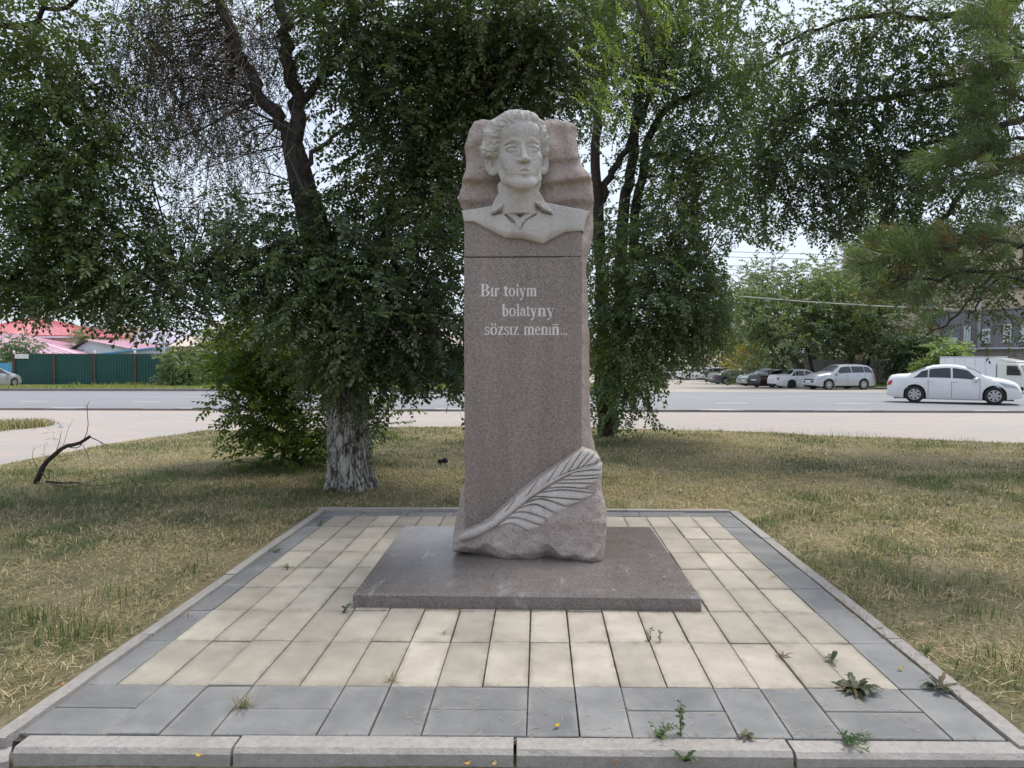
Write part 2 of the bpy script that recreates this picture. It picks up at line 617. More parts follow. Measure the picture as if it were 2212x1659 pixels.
road = sheet('road', M['road'], -160, 160, [21.08, 27, FAR], 0.0, 'wide grey asphalt road crossing behind the lawn')
for ly, ln, per, off in ((23.1, 1.1, 4.3, 0.9), (26.4, 1.15, 4.4, 2.1), (34.1, 1.6, 5.5, 0.4), (37.2, 1.6, 5.5, 3.0)):
    k = int(70 / per)
    for i in range(-k // 2, k // 2):
        x0 = i * per + off
        if abs(x0) > 0.85 * ly: continue
        sheet('lane_dash', M['paint'], x0, x0 + ln, [ly - 0.06, ly + 0.06], 0.004, None, road)
sheet('centre_line', M['paint'], -150, 150, [31.5, 31.6], 0.004, None, road)
# near road kerb: stones of 1 m
for i in range(-26, 26):
    kerb_stone((i + 1, 21.08), (i, 21.08), -0.14, 0.022 + random.uniform(-0.006, 0.006), depth=0.3, ch=-0.01, parent=road, m=M['road_kerb'], rough=0.0)
for i in range(-22, 3):
    kerb_stone((i * 2, FAR), (i * 2 + 2, FAR), -0.16, gz(FAR) + 0.15, depth=0.3, ch=-0.01, parent=road, m=M['road_kerb'], rough=0.0)
lot = sheet('parking_lot', M['lot'], 5.5, 120, [FAR + 0.0, 80, 160], 0.002, 'pale dusty asphalt of the car park beyond the road')
M['verge'] = surf('verge_soil', (0.17, 0.17, 0.06), (0.26, 0.24, 0.10), 1.5, 1.0)
verge = sheet('verge', M['verge'], -120, 5.5, [FAR + 0.1, 58], 0.10, 'narrow grassy verge between far kerb and fence')
# ================================================================== SCULPTING TOOLS (distance fields -> mesh)
def vnoise(P, seed=0):
    """smooth value noise in [-1,1] for an (N,3) array"""
    rs = np.random.RandomState(seed)
    tab = rs.uniform(-1, 1, 4096).astype(np.float32)
    Pi = np.floor(P).astype(np.int64)
    f = (P - Pi).astype(np.float32)
    f = f * f * (3 - 2 * f)
    o = 0
    for dx in (0, 1):
        for dy in (0, 1):
            for dz in (0, 1):
                h = ((Pi[:, 0] + dx) * 73856093 ^ (Pi[:, 1] + dy) * 19349663 ^ (Pi[:, 2] + dz) * 83492791) & 4095
                o = o + tab[h] * (f[:, 0] if dx else 1 - f[:, 0]) * (f[:, 1] if dy else 1 - f[:, 1]) * (f[:, 2] if dz else 1 - f[:, 2])
    return o


def fbm(P, sc, oct=4, seed=0, gain=0.5):
    a, o = 1.0, 0
    for k in range(oct):
        o = o + a * vnoise(P * sc, seed + k)
        sc *= 2.03
        a *= gain
    return o


def smin(a, b, k):
    h = np.clip(0.5 + 0.5 * (b - a) / k, 0, 1)
    return b * (1 - h) + a * h - k * h * (1 - h)


def smax(a, b, k):
    return -smin(-a, -b, k)


def ell(P, c, r):
    q = (P - np.array(c, np.float32)) / np.array(r, np.float32)
    k0 = np.sqrt((q * q).sum(1))
    k1 = np.sqrt(((q / np.array(r, np.float32)) ** 2).sum(1)) + 1e-9
    return k0 * (k0 - 1) / k1


def cap(P, a, b, ra, rb=None):
    rb = ra if rb is None else rb
    a = np.array(a, np.float32)
    b = np.array(b, np.float32)
    ba = b - a
    t = np.clip(((P - a) @ ba) / (ba @ ba), 0, 1)
    d = P - a - t[:, None] * ba
    return np.sqrt((d * d).sum(1)) - (ra + (rb - ra) * t)


def poly_sd(x, z, poly):
    """signed distance to a 2-D polygon, negative inside"""
    poly = np.asarray(poly, np.float32)
    d = np.full(x.shape, 1e9, np.float32)
    s = np.ones(x.shape, np.float32)
    n = len(poly)
    j = n - 1
    for i in range(n):
        e = poly[j] - poly[i]
        wx, wz = x - poly[i][0], z - poly[i][1]
        t = np.clip((wx * e[0] + wz * e[1]) / max(e @ e, 1e-12), 0, 1)
        bx, bz = wx - e[0] * t, wz - e[1] * t
        d = np.minimum(d, bx * bx + bz * bz)
        c1, c2 = z >= poly[i][1], z < poly[j][1]
        c3 = e[0] * wz > e[1] * wx
        fl = (c1 & c2 & c3) | (~c1 & ~c2 & ~c3)
        s = np.where(fl, -s, s)
        j = i
    return s * np.sqrt(d)


def isosurface(f, lo, hi, h, blk=4):
    """mesh of f = 0 on a grid of pitch h (surface nets), evaluated only near the surface"""
    lo = np.array(lo, np.float64)
    nb = np.ceil((np.array(hi) - lo) / (h * blk)).astype(int)
    ci = np.stack(np.meshgrid(*[np.arange(k) for k in nb], indexing='ij'), -1).reshape(-1, 3)
    cc = (lo + (ci + 0.5) * blk * h).astype(np.float32)
    dc = f(cc)
    n = nb * blk
    D = np.repeat(np.repeat(np.repeat(dc.reshape(nb), blk, 0), blk, 1), blk, 2).astype(np.float32)
    near = ci[np.abs(dc) < blk * h * 1.6]
    off = np.stack(np.meshgrid(*[np.arange(blk)] * 3, indexing='ij'), -1).reshape(-1, 3)
    for s in range(0, len(near), 6000):
        ii = (near[s:s + 6000, None, :] * blk + off[None]).reshape(-1, 3)
        D[ii[:, 0], ii[:, 1], ii[:, 2]] = f((lo + (ii + 0.5) * h).astype(np.float32))
    S = D < 0
    c = np.zeros(n - 1, np.int8)
    for dx in (0, 1):
        for dy in (0, 1):
            for dz in (0, 1):
                c += S[dx:n[0] - 1 + dx, dy:n[1] - 1 + dy, dz:n[2] - 1 + dz]
    cell = np.argwhere((c > 0) & (c < 8))
    idx = np.full(n - 1, -1, np.int32)
    idx[cell[:, 0], cell[:, 1], cell[:, 2]] = np.arange(len(cell))
    acc = np.zeros((len(cell), 3))
    cnt = np.zeros(len(cell))
    for ax in range(3):
        o = [k for k in range(3) if k != ax]
        for a in (0, 1):
            for b in (0, 1):
                p = cell.copy()
                p[:, o[0]] += a
                p[:, o[1]] += b
                q = p.copy()
                q[:, ax] += 1
                d0 = D[p[:, 0], p[:, 1], p[:, 2]]
                d1 = D[q[:, 0], q[:, 1], q[:, 2]]
                mk = (d0 < 0) != (d1 < 0)
                t = np.where(mk, d0 / np.where(mk, d0 - d1, 1), 0)
                pt = p.astype(np.float64)
                pt[:, ax] += t
                acc += np.where(mk[:, None], pt, 0)
                cnt += mk
    V = lo + (acc / cnt[:, None] + 0.5) * h
    Q = []
    for ax in range(3):
        o = [(ax + 1) % 3, (ax + 2) % 3]
        sl0 = [slice(1, n[k] - 1) for k in range(3)]
        sl0[ax] = slice(0, n[ax] - 1)
        sl1 = list(sl0)
        sl1[ax] = slice(1, n[ax])
        A, B = S[tuple(sl0)], S[tuple(sl1)]
        e = np.argwhere(A != B)
        ins = A[e[:, 0], e[:, 1], e[:, 2]]
        e = e + np.array([0 if k == ax else 1 for k in range(3)])
        quad = []
        for (a, b) in ((-1, -1), (0, -1), (0, 0), (-1, 0)):
            p = e.copy()
            p[:, o[0]] += a
            p[:, o[1]] += b
            quad.append(idx[p[:, 0], p[:, 1], p[:, 2]])
        quad = np.stack(quad, 1)
        ok = (quad >= 0).all(1)
        quad, ins = quad[ok], ins[ok]
        quad[~ins] = quad[~ins][:, ::-1]
        Q.append(quad)
    return V, np.concatenate(Q)
# ================================================================== THE MONUMENT
PY = 5.42                                  # depth of the inscribed face


def project(P):
    """photo coordinates (2212 px wide) of world points"""
    d = P - np.array([0, 0, CAM_H])
    zf = d @ np.array(_cf)
    return 1106 + FPX * (d @ np.array(_cr)) / zf, 829.5 - FPX * (d @ np.array(_cu)) / zf


def granite(name, light, mid, dark, rough, gs=1.0, bmp=0.0, stain=None):
    m, nt, b, o = new_mat(name)
    n1 = noise(nt, 85 * gs, 4.0, 0.75)
    c = ramp(nt, n1, [(0.30, dark), (0.47, mid), (0.68, light)])
    n2 = noise(nt, 150 * gs, 2.0, 0.6)
    c = mixc(nt, ramp(nt, n2, [(0.56, (0, 0, 0)), (0.68, (0.5, 0.5, 0.5))]), c, tuple(min(1, k * 1.25) for k in light))
    c = mixc(nt, ramp(nt, noise(nt, 1.6, 5.0, 0.6), [(0.35, (0, 0, 0)), (0.75, (0.35, 0.35, 0.35))]), c, tuple(k * 1.25 for k in mid))
    st_ = ramp(nt, noise(nt, 1.0, 5.0, 0.65, scaled_pos(nt, (7.0, 7.0, 0.7))), [(0.35, (0.88, 0.875, 0.87)), (0.65, (1.07, 1.07, 1.07))])
    c = mixc(nt, 1.0, c, st_, 'MULTIPLY')          # rain streaks
    if stain:
        vec = scaled_pos(nt, (3.2, 0.9, 3.0))
        f = ramp(nt, noise(nt, 1.7, 7.0, 0.7, vec, 0.3), [(0.60, (0, 0, 0)), (0.72, (0.75, 0.75, 0.75))])
        c = mixc(nt, f, c, stain)
    nt.links.new(c, b.inputs['Base Color'])
    b.inputs['Roughness'].default_value = rough
    b.inputs['Specular IOR Level'].default_value = 0.45
    if bmp > 0:
        bump(nt, b, noise(nt, 130, 4.0, 0.7), bmp, 0.008)
    return m


M['gr_pol'] = granite('polished_granite', (0.36, 0.308, 0.282), (0.198, 0.160, 0.145), (0.07, 0.055, 0.049), 0.32)
M['gr_slab'] = granite('mirror_granite', (0.25, 0.222, 0.212), (0.155, 0.135, 0.129), (0.075, 0.065, 0.061), 0.24, stain=(0.40, 0.40, 0.41))
M['gr_rough'] = granite('rough_granite', (0.50, 0.43, 0.392), (0.345, 0.286, 0.257), (0.155, 0.125, 0.111), 0.95, bmp=0.7)
M['gr_bust'] = granite('honed_granite', (0.54, 0.52, 0.50), (0.44, 0.42, 0.402), (0.26, 0.245, 0.232), 0.85, bmp=0.2)
M['gr_feather'] = granite('carved_granite', (0.55, 0.51, 0.48), (0.44, 0.40, 0.375), (0.27, 0.24, 0.225), 0.9, bmp=0.3)
M['gr_cut'] = granite('cut_granite', (0.72, 0.69, 0.66), (0.62, 0.585, 0.56), (0.46, 0.425, 0.40), 0.9)

mon = empty('monument', (-0.12, 5.6, 0.09))
tag(mon, 'tall pinkish granite monument with a carved bust, inscription and stone feather', 'monument')


def mchild(name, me):
    o = link(name, me, mon)
    o.matrix_parent_inverse = Matrix.Translation(-Vector(mon.location))
    return o


# ---- slab it stands on
x0, x1, y0, y1 = SLAB
c4 = [(x0, y0 - 0.008), (x1, y0 + 0.008), (x1 - 0.03, y1 + 0.03), (x0 - 0.02, y1 - 0.02)]
ce = Vector((sum(p[0] for p in c4) / 4, sum(p[1] for p in c4) / 4))
bv = 0.010
vs = [(p[0], p[1], -0.01) for p in c4] + [(p[0], p[1], 0.09 - bv) for p in c4] + [(p[0] + (bv if p[0] < ce.x else -bv), p[1] + (bv if p[1] < ce.y else -bv), 0.09) for p in c4]
fs = [(i, (i + 1) % 4, (i + 1) % 4 + 4, i + 4) for i in range(4)] + [(i + 4, (i + 1) % 4 + 4, (i + 1) % 4 + 8, i + 8) for i in range(4)] + [(8, 9, 10, 11)]
tag(MB().add(vs, fs).build('granite_slab', M['gr_slab']), 'low polished brown granite slab under the monument', 'slab')

# ---- inscribed shaft in two blocks with an open joint
XL_, XR_ = at(1003, 800, Y=PY).x, at(1256.5, 800, Y=PY).x
ZJ = at(1130, 555, Y=PY).z
mchild('shaft', MB().box(XL_, XR_, PY, PY + 0.46, 0.14, ZJ - 0.0035).mesh('shaft', M['gr_pol'], bevel=0.004))
mchild('shaft', MB().box(XL_ + 0.002, XR_ - 0.004, PY + 0.001, PY + 0.45, ZJ + 0.0035, 2.72).mesh('shaft', M['gr_pol'], bevel=0.004))
mchild('joint_filler', MB().box(XL_ + 0.02, XR_ - 0.02, PY + 0.012, PY + 0.43, ZJ - 0.0036, ZJ + 0.0036).mesh('joint_filler', M['soil']))


def p1(u, v): return (940.1 + 0.2234 * u, 210.1 + 0.2234 * v)       # survey frame of the bust close-up


def poly_xz(pts, Y):
    return [(q.x, q.z) for q in (at(a, b, Y=Y) for a, b in pts)]


def seg_ridge(u, v, vc, s_up, s_dn):
    return np.where(v < vc, np.exp(-((v - vc) / s_up) ** 2), np.exp(-((v - vc) / s_dn) ** 2))


def uv1(P):
    px, py = project(P)
    return (px - 940.1) / 0.2234, (py - 210.1) / 0.2234


# ---- rough rock behind the bust and down the right flank
OUT = poly_xz([(1021, 252), (1035, 249), (1062, 250), (1100, 249), (1172, 251), (1190, 247), (1215, 249), (1238, 254), (1249, 264), (1248, 310), (1254, 340), (1268, 368), (1282, 390),
               (1285, 440), (1283, 490), (1278, 535), (1268, 556), (1266, 575), (1270, 650), (1273, 750), (1274, 850), (1277, 920), (1286, 970), (1292, 1010), (1294, 1090),
               (1200, 1090), (1200, 556), (1012, 556), (1003, 480), (1000, 455), (988, 428), (992, 404), (1003, 372), (1004, 340), (1002, 312), (1008, 280), (1014, 262)], 5.50)


def f_back(P):
    x, y, z = P[:, 0], P[:, 1], P[:, 2]
    u, v = uv1(P)
    d2 = poly_sd(x, z, OUT)
    rightm = 1 / (1 + np.exp(-(u - 950) / 60))
    leftm = 1 - 1 / (1 + np.exp(-(u - 600) / 60))
    un = u + 40 * vnoise(P * 5, 5)
    vn = v + 30 * vnoise(P * 4, 6)
    h = rightm * (0.055 * seg_ridge(un, vn + (un - 1200) * 0.05, 590, 170, 45) + 0.085 * seg_ridge(un, vn + (un - 1250) * 0.10, 795, 120, 50) + 0.05 * seg_ridge(un, vn, 1000, 130, 60))
    h += leftm * (0.095 * seg_ridge(un, vn, 765, 150, 48) + 0.05 * seg_ridge(un, vn, 960, 120, 60) + 0.04 * seg_ridge(un, vn, 420, 150, 90))
    h -= rightm * 0.035 * np.exp(-((un - 1200 - (vn - 350) * 0.15) / 45) ** 2) * np.exp(-((vn - 350) / 220) ** 2)
    fl = np.clip((v - 1150) / 250, 0, 1)                 # flank: recedes outwards
    yf = 5.56 - h * (1 - fl)
    yf = yf * (1 - fl) + fl * (5.432 + np.clip((x - XR_) * 0.9, 0, 0.3))
    yf = np.minimum(yf + np.clip(d2 + 0.07, 0, 1) ** 2 * 9.0, 6.0)
    n = 0.011 * fbm(P, 9, 4, 20) + 0.004 * fbm(P, 40, 2, 30)
    d = smax(yf - y + n, d2 + n * 0.8, 0.02)
    d = smax(d, y - 5.98, 0.03)
    return d * 0.75


V, Q = isosurface(f_back, (-0.70, 5.36, 0.40), (0.56, 6.05, 3.54), 0.0098)
mchild('rough_rock', np_mesh('rough_rock', V, Q, mats=M['gr_rough'], smooth=True))

# ---- bust: head, neck, open shirt
HS = np.array([0.0243, 0.0245, 0.0246], np.float32)     # metres per cm of a life-size head: across, forward, up
HO = np.array(at(*p1(846, 492), Y=5.17))
HR = Matrix.Rotation(R(-3.5), 3, 'Y') @ Matrix.Rotation(R(12.5), 3, 'Z') @ Matrix.Rotation(R(3), 3, 'X')
HRn = np.array(HR, np.float32)


def head_local(P):
    q = (P - HO.astype(np.float32)) @ HRn               # world offset in the head's own axes (x across, -y forward, z up)
    L = np.stack([q[:, 0], -q[:, 1], q[:, 2]], 1) / HS
    L[:, 1] += 7.5                                      # eye line lies 7.5 cm ahead of the head's centre
    return L


def f_head(P):
    L = head_local(P)
    S = L.copy()
    S[:, 0] = np.abs(S[:, 0])                           # mirrored half for the paired features
    d = ell(L, (0, -1.0, 3.0), (7.4, 9.0, 8.2))
    d = smin(d, ell(L, (0, 1.5, -3.4), (6.1, 6.6, 7.6)), 2.2)
    d = smin(d, cap(S, (5.3, 0.6, -4.5), (4.7, 3.0, -8.0), 1.35, 1.25), 1.8)                # jaw angle
    d = smin(d, cap(S, (4.5, 3.4, -8.1), (1.8, 7.0, -10.0), 1.4, 1.6), 1.6)               # jaw line
    d = smin(d, ell(L, (0, 7.0, -9.8), (2.5, 1.8, 1.7)), 1.3)                             # chin
    d = smin(d, ell(S, (4.3, 5.3, -2.4), (1.9, 1.6, 1.7)), 1.8)                           # cheekbone
    d = smin(d, ell(S, (3.2, 5.6, -5.0), (2.0, 1.7, 2.2)), 1.6)                           # cheek
    d = smin(d, ell(L, (0, 6.4, -6.4), (3.6, 2.1, 2.6)), 1.5)                             # muzzle
    d = smin(d, ell(L, (0, 6.2, 5.2), (5.6, 2.7, 3.6)), 1.8)                              # forehead
    d = smin(d, cap(S, (0.9, 7.95, 1.95), (3.0, 7.7, 2.35), 0.55, 0.5), 0.6)              # brow
    d = smin(d, cap(S, (3.0, 7.7, 2.35), (4.9, 6.3, 1.7), 0.5, 0.4), 0.5)
    d = smax(d, -ell(S, (3.1, 8.9, 0.35), (2.0, 1.75, 1.05)), 0.35)                       # eye socket
    d = smax(d, -ell(S, (1.55, 8.9, 0.2), (0.6, 1.1, 1.0)), 0.5)                          # beside the bridge of the nose
    eb = ell(S, (3.1, 6.35, 0.0), (1.75, 1.3, 1.15))
    eb = np.maximum(eb, -ell(S, (3.2, 7.68, 0.1), (0.40, 0.35, 0.42)))
    d = smin(d, eb, 0.08)
    arch = 0.50 - 0.17 * (S[:, 0] - 2.95) ** 2
    lid = ell(S, (3.1, 6.35, 0.0), (2.15, 1.68, 1.5))
    d = smin(d, np.maximum(lid, arch - L[:, 2]), 0.06)                                    # upper lid
    lo = -0.55 + 0.10 * (S[:, 0] - 3.1) ** 2
    d = smin(d, np.maximum(ell(S, (3.1, 6.25, -0.1), (2.05, 1.6, 1.4)), L[:, 2] - lo), 0.10)
    # nose
    d = smin(d, cap(L, (0, 7.7, 1.6), (0, 9.6, -2.8), 0.62, 0.85), 0.6)
    d = smin(d, ell(L, (0, 9.75, -3.55), (1.15, 1.15, 0.95)), 0.45)
    d = smin(d, ell(S, (1.4, 8.6, -3.75), (0.85, 1.2, 0.8)), 0.4)
    d = smax(d, -ell(S, (0.72, 9.25, -4.55), (0.45, 0.7, 0.38)), 0.15)
    # mouth
    d = smin(d, cap(S, (0.45, 8.95, -6.1), (2.75, 7.85, -6.95), 0.46, 0.18), 0.22)
    d = smin(d, cap(S, (0.0, 8.9, -7.5), (2.2, 8.0, -7.2), 0.56, 0.24), 0.22)
    d = smax(d, -cap(S, (0.0, 9.35, -6.75), (3.0, 8.15, -7.05), 0.24, 0.2), 0.06)
    d = smax(d, -ell(L, (0, 9.3, -8.6), (2.0, 1.0, 0.5)), 0.4)
    d = smax(d, -cap(S, (2.0, 8.9, -4.2), (3.3, 7.9, -6.3), 0.12, 0.10), 0.7)             # fold beside the nose
    # ears
    E = S.copy()
    ea = R(-30)
    ex, ey = E[:, 0] - 6.9, E[:, 1] + 0.4
    E = np.stack([ex * math.cos(ea) + ey * math.sin(ea), -ex * math.sin(ea) + ey * math.cos(ea), E[:, 2] + 2.1 + 0.12 * ex], 1)
    ear = ell(E, (1.2, 0.0, 0), (2.3, 0.9, 3.7))
    ear = smin(ear, ell(E, (0.5, 0.1, -2.8), (1.1, 0.7, 1.1)), 0.5)
    ear = smax(ear, -ell(E, (1.25, 0.95, 0.5), (1.6, 0.85, 2.8)), 0.12)                   # hollow inside the rim
    ear = smin(ear, cap(E, (1.9, 0.15, 1.6), (1.4, 0.2, -1.4), 0.30, 0.28), 0.15)
    ear = smax(ear, -ell(E, (0.6, 0.7, -0.5), (0.75, 0.9, 1.2)), 0.2)
    d = smin(d, ear, 0.3)
    # hair swept up and back
    hr = ell(L, (-0.4, 0.2, 7.0), (7.9, 8.0, 5.3))
    hr = smin(hr, ell(L, (-0.4, 5.0, 8.9), (5.6, 3.4, 2.5)), 1.6)
    hr = smin(hr, ell(L, (-6.6, 0.4, 4.9), (4.2, 4.4, 4.9)), 1.4)
    hr = smin(hr, ell(L, (-8.5, -0.4, 1.9), (2.9, 3.2, 3.4)), 1.2)
    hr = smin(hr, ell(L, (6.2, 0.4, 5.0), (3.5, 4.2, 4.7)), 1.4)
    hr = smin(hr, ell(L, (7.7, -0.6, 2.0), (2.3, 3.0, 3.4)), 1.2)
    hr = smin(hr, cap(S, (6.6, 1.0, 3.0), (6.7, 0.7, -0.6), 1.0, 0.5), 0.8)               # sideburn
    th = np.arctan2(L[:, 0], L[:, 2] - 1.0)
    rr = np.sqrt(L[:, 0] ** 2 + (L[:, 2] - 1.0) ** 2)
    G = np.stack([th * 7.0 + 0.5 * np.sin(rr * 0.9), rr * 0.30 + th * 1.5, L[:, 1] * 0.25], 1)
    wv = fbm(G, 1.0, 3, 40, 0.6)
    fine = np.sin(th * 46.0 + wv * 7.0 + 1.6 * np.sin(rr * 0.8)) * 0.6 + fbm(np.stack([th * 34.0 + wv * 2.0, rr * 0.35, L[:, 1] * 0.4], 1), 1.0, 2, 44) * 0.5
    am = np.clip(1.15 - (L[:, 2] - 6) / 8, 0.4, 1)
    hr = hr - am * (0.42 * wv + 0.17 * fine) - 0.25 * fbm(L, 0.3, 2, 50)
    face = ell(L, (0.0, 8.2, 0.7), (6.1, 6.9, 6.1))                                       # keep the forehead clear
    hr = smax(hr, -face, 0.45)
    hr = smax(hr, -(L[:, 2] + 1.2 + 0.4 * wv), 0.9)
    d = smin(d, hr, 0.15)
    return d * 0.0243


SH = lambda pts, Y=5.38: poly_xz([p1(a, b) for a, b in pts], Y)
CH_OUT = SH([(256, 1092), (400, 1068), (545, 1046), (700, 1030), (950, 1000), (1058, 1010), (1200, 1036), (1350, 1066), (1500, 1095), (1476, 1130), (1455, 1190), (1448, 1240), (1440, 1302), (1424, 1284), (1265, 1296), (1090, 1387), (1040, 1415), (940, 1387), (840, 1362), (680, 1356), (450, 1241), (372, 1197), (276, 1195), (262, 1140)])
FLAPS = [SH([(618, 912), (570, 1000), (545, 1060), (540, 1138), (600, 1108), (655, 1062), (690, 1026), (722, 1050), (700, 990), (660, 930)]),
         SH([(1000, 905), (1062, 1010), (1100, 1070), (1140, 1135), (1055, 1100), (990, 1052), (962, 1026), (945, 1050), (960, 980), (985, 930)])]
SLOTS = [SH([(541, 1139), (600, 1110), (655, 1064), (690, 1030), (720, 1052), (705, 1085), (640, 1126)]),
         SH([(960, 1030), (1000, 1058), (1060, 1102), (1140, 1136), (1050, 1124), (985, 1092), (957, 1052)]),
         SH([(666, 1128), (690, 1134), (740, 1175), (778, 1216), (774, 1230), (715, 1190)]),
         SH([(986, 1120), (972, 1142), (900, 1186), (866, 1215), (826, 1284), (842, 1236), (880, 1190), (950, 1136)])]
SKIN = SH([(700, 960), (735, 1085), (822, 1168), (940, 1062), (965, 940)])
PLACK = SH([(735, 1085), (700, 1105), (690, 1130), (778, 1222), (822, 1290), (872, 1212), (985, 1120), (950, 1070), (822, 1170)])


def f_chest(P):
    x, y, z = P[:, 0], P[:, 1], P[:, 2]
    u, v = uv1(P)
    d2 = poly_sd(x, z, CH_OUT)
    inn = lambda poly, s=0.006: np.clip(0.5 - poly_sd(x, z, poly) / s, 0, 1)
    cu = np.clip(1 - np.abs(u - 830) / 620, 0, 1)
    top = np.where(u < 830, 1092 - (u - 256) * 0.16, 1010 + (u - 1058) * 0.19)
    s = np.clip((v - top) / 260, 0, 1)
    low = 1 / (1 + np.exp(-(v - top - 110) / 18))
    q = np.clip(-d2 / 0.05, 0, 1)
    q = 1 - low * (1 - q * (2 - q)) * 0.55
    yf = 5.412 - (0.004 + 0.022 * s + 0.046 * cu * (0.35 + 0.65 * np.sqrt(s + 0.02))) * q
    flap = np.maximum(inn(FLAPS[0]), inn(FLAPS[1]))
    yf = yf - 0.045 * flap * np.clip(1.25 - (1140 - v) / 400, 0.4, 1.2) - 0.016 * inn(PLACK)
    for sl in SLOTS:
        yf = yf + 0.034 * inn(sl, 0.005)
    yf = yf + 0.03 * inn(SKIN, 0.02)
    d2b = np.minimum(d2, np.minimum(poly_sd(x, z, FLAPS[0]), poly_sd(x, z, FLAPS[1])))
    d = smax(yf - y, d2b, 0.006)
    return np.maximum(d, y - 5.60) * 0.8


NB, NT = np.array(at(*p1(822, 1120), Y=5.44)), np.array(at(*p1(815, 790), Y=5.36))


def f_bust(P):
    nk = cap(P, NB, NT, 0.130, 0.120)
    nk = smin(nk, cap(P, np.array(at(*p1(690, 1110), Y=5.40)), np.array(at(*p1(640, 860), Y=5.40)), 0.03, 0.03), 0.05)
    nk = smin(nk, cap(P, np.array(at(*p1(835, 1130), Y=5.36)), np.array(at(*p1(985, 840), Y=5.38)), 0.028, 0.03), 0.05)
    d = smin(f_head(P), nk, 0.02)
    c = f_chest(P)
    d = np.where(P[:, 2] < NB[2] - 0.02, np.maximum(d, 0.004), d)
    d = np.minimum(d, c)
    return d + 0.0012 * vnoise(P * 60, 3)


V, Q = isosurface(f_bust, (-0.66, 4.80, 2.40), (0.46, 5.70, 3.56), 0.0046)
bust = mchild('bust', np_mesh('bust', V, Q, mats=M['gr_bust'], smooth=True))
bust['label'] = 'pale honed bust of a man with swept back hair and open shirt collar'


# ---- boulder base with the feather in relief
def p3(u, v): return (912.5 + 0.2167 * u, 912.5 + 0.2167 * v)       # survey frame of the base close-up


ROCK = poly_xz([p3(a, b) for a, b in [(425, 625), (385, 660), (350, 730), (335, 850), (312, 980), (290, 1100), (285, 1170), (310, 1215), (300, 1290), (350, 1320), (430, 1340), (560, 1365), (640, 1385), (760, 1385),
                                      (900, 1385), (1100, 1392), (1250, 1410), (1400, 1425), (1560, 1420), (1700, 1398), (1805, 1375), (1815, 1200), (1838, 1080), (1835, 900), (1805, 760), (1785, 640), (1800, 480), (1785, 370), (1730, 320), (1600, 255), (1300, 300), (900, 420), (600, 500)]], 5.30)
FEDGE = poly_xz([p3(a, b) for a, b in [(300, 1170), (395, 1120), (560, 1045), (700, 955), (830, 835), (1000, 685), (1150, 565), (1300, 465), (1450, 365), (1600, 252), (1740, 300), (1900, 420), (2300, 700), (2300, 1700), (200, 1700)]], 5.36)


def rock_face(x, z):
    """depth of the boulder's front: leans back towards the top"""
    return 5.175 + (z - 0.1) * 0.24 - 0.10 * (x - 0.1)


def f_rock(P):
    x, y, z = P[:, 0], P[:, 1], P[:, 2]
    d2 = poly_sd(x, z, ROCK)
    fe = poly_sd(x, z, FEDGE)                            # only below the feather does it stand proud of the shaft
    yf = rock_face(x, z)
    lump = 0.022 * fbm(P, 5, 3, 60) * np.clip((0.62 - z) / 0.2, 0, 1) + 0.007 * fbm(P, 22, 3, 66)
    yf = yf + lump + np.clip(d2 + 0.10, 0, 1) ** 2 * 6.0
    foot = 0.16 + 0.035 * np.sin(x * 13 + 1.0) + 0.02 * np.sin(x * 29)
    yf = yf + np.clip(foot - z, 0, 1) * (0.75 + 0.4 * np.sin(x * 9.0))      # undercut foot
    b = np.clip((fe + 0.012) / 0.03, 0, 1)
    yb = np.maximum(yf, PY + 0.02 + np.clip((XL_ - x), 0, 1) * 0.5)
    yf = yf * (1 - b) + yb * b
    d = smax(yf - y, d2 + lump * 0.6, 0.03)
    d = smax(d, y - 5.98, 0.05)
    d = np.maximum(d, 0.086 - z)
    return d * 0.8


V, Q = isosurface(f_rock, (-0.80, 4.98, 0.07), (0.60, 6.05, 1.02), 0.0085)
rock = mchild('base_rock', np_mesh('base_rock', V, Q, mats=M['gr_rough'], smooth=True))


def on_rock(u, v):
    """point of the boulder's face seen at a close-up position"""
    q = at(*p3(u, v), Y=5.3)
    for _ in range(3):
        q = at(*p3(u, v), Y=rock_face(q.x, q.z))
    return q


def curve(pts, n):
    pts = [np.array(p, float) for p in pts]
    P = [2 * pts[0] - pts[1]] + pts + [2 * pts[-1] - pts[-2]]
    o = []
    for i in range(n):
        t = i / (n - 1) * (len(pts) - 1)
        k = min(int(t), len(pts) - 2)
        f = t - k
        a, b, c, d = P[k], P[k + 1], P[k + 2], P[k + 3]
        o.append(0.5 * ((2 * b) + (c - a) * f + (2 * a - 5 * b + 4 * c - d) * f * f + (3 * b - a - 3 * c + d) * f ** 3))
    return o


def pad(name, top, bot, h0, h1, n=22, m=7, base=-0.02):
    """raised strip between two curves on the boulder: h0 at the upper edge, h1 at the lower"""
    A, B = curve(top, n), curve(bot, n)
    vs, fs = [], []
    for i in range(n):
        t = i / (n - 1)
        taper = min(1.0, t / 0.15 + 0.25) * min(1.0, (1 - t) / 0.10 + 0.35)
        for j in range(m + 2):
            s = min(max((j - 0.5) / (m - 1 + 0.0), 0), 1) if 0 < j < m + 1 else (0 if j == 0 else 1)
            q = A[i] * (1 - s) + B[i] * s
            w_ = on_rock(q[0], q[1])
            hh = base if j in (0, m + 1) else (h0 + (h1 - h0) * s + 0.006 * math.sin(math.pi * s)) * taper
            vs.append((w_.x, w_.y - hh, w_.z + hh * 0.2))
    k = m + 2
    for i in range(n - 1):
        for j in range(k - 1):
            fs.append((i * k + j, i * k + j + 1, (i + 1) * k + j + 1, (i + 1) * k + j))
    me = MB().add(vs, fs).mesh(name, M['gr_feather'], smooth=True)
    return mchild(name, me)


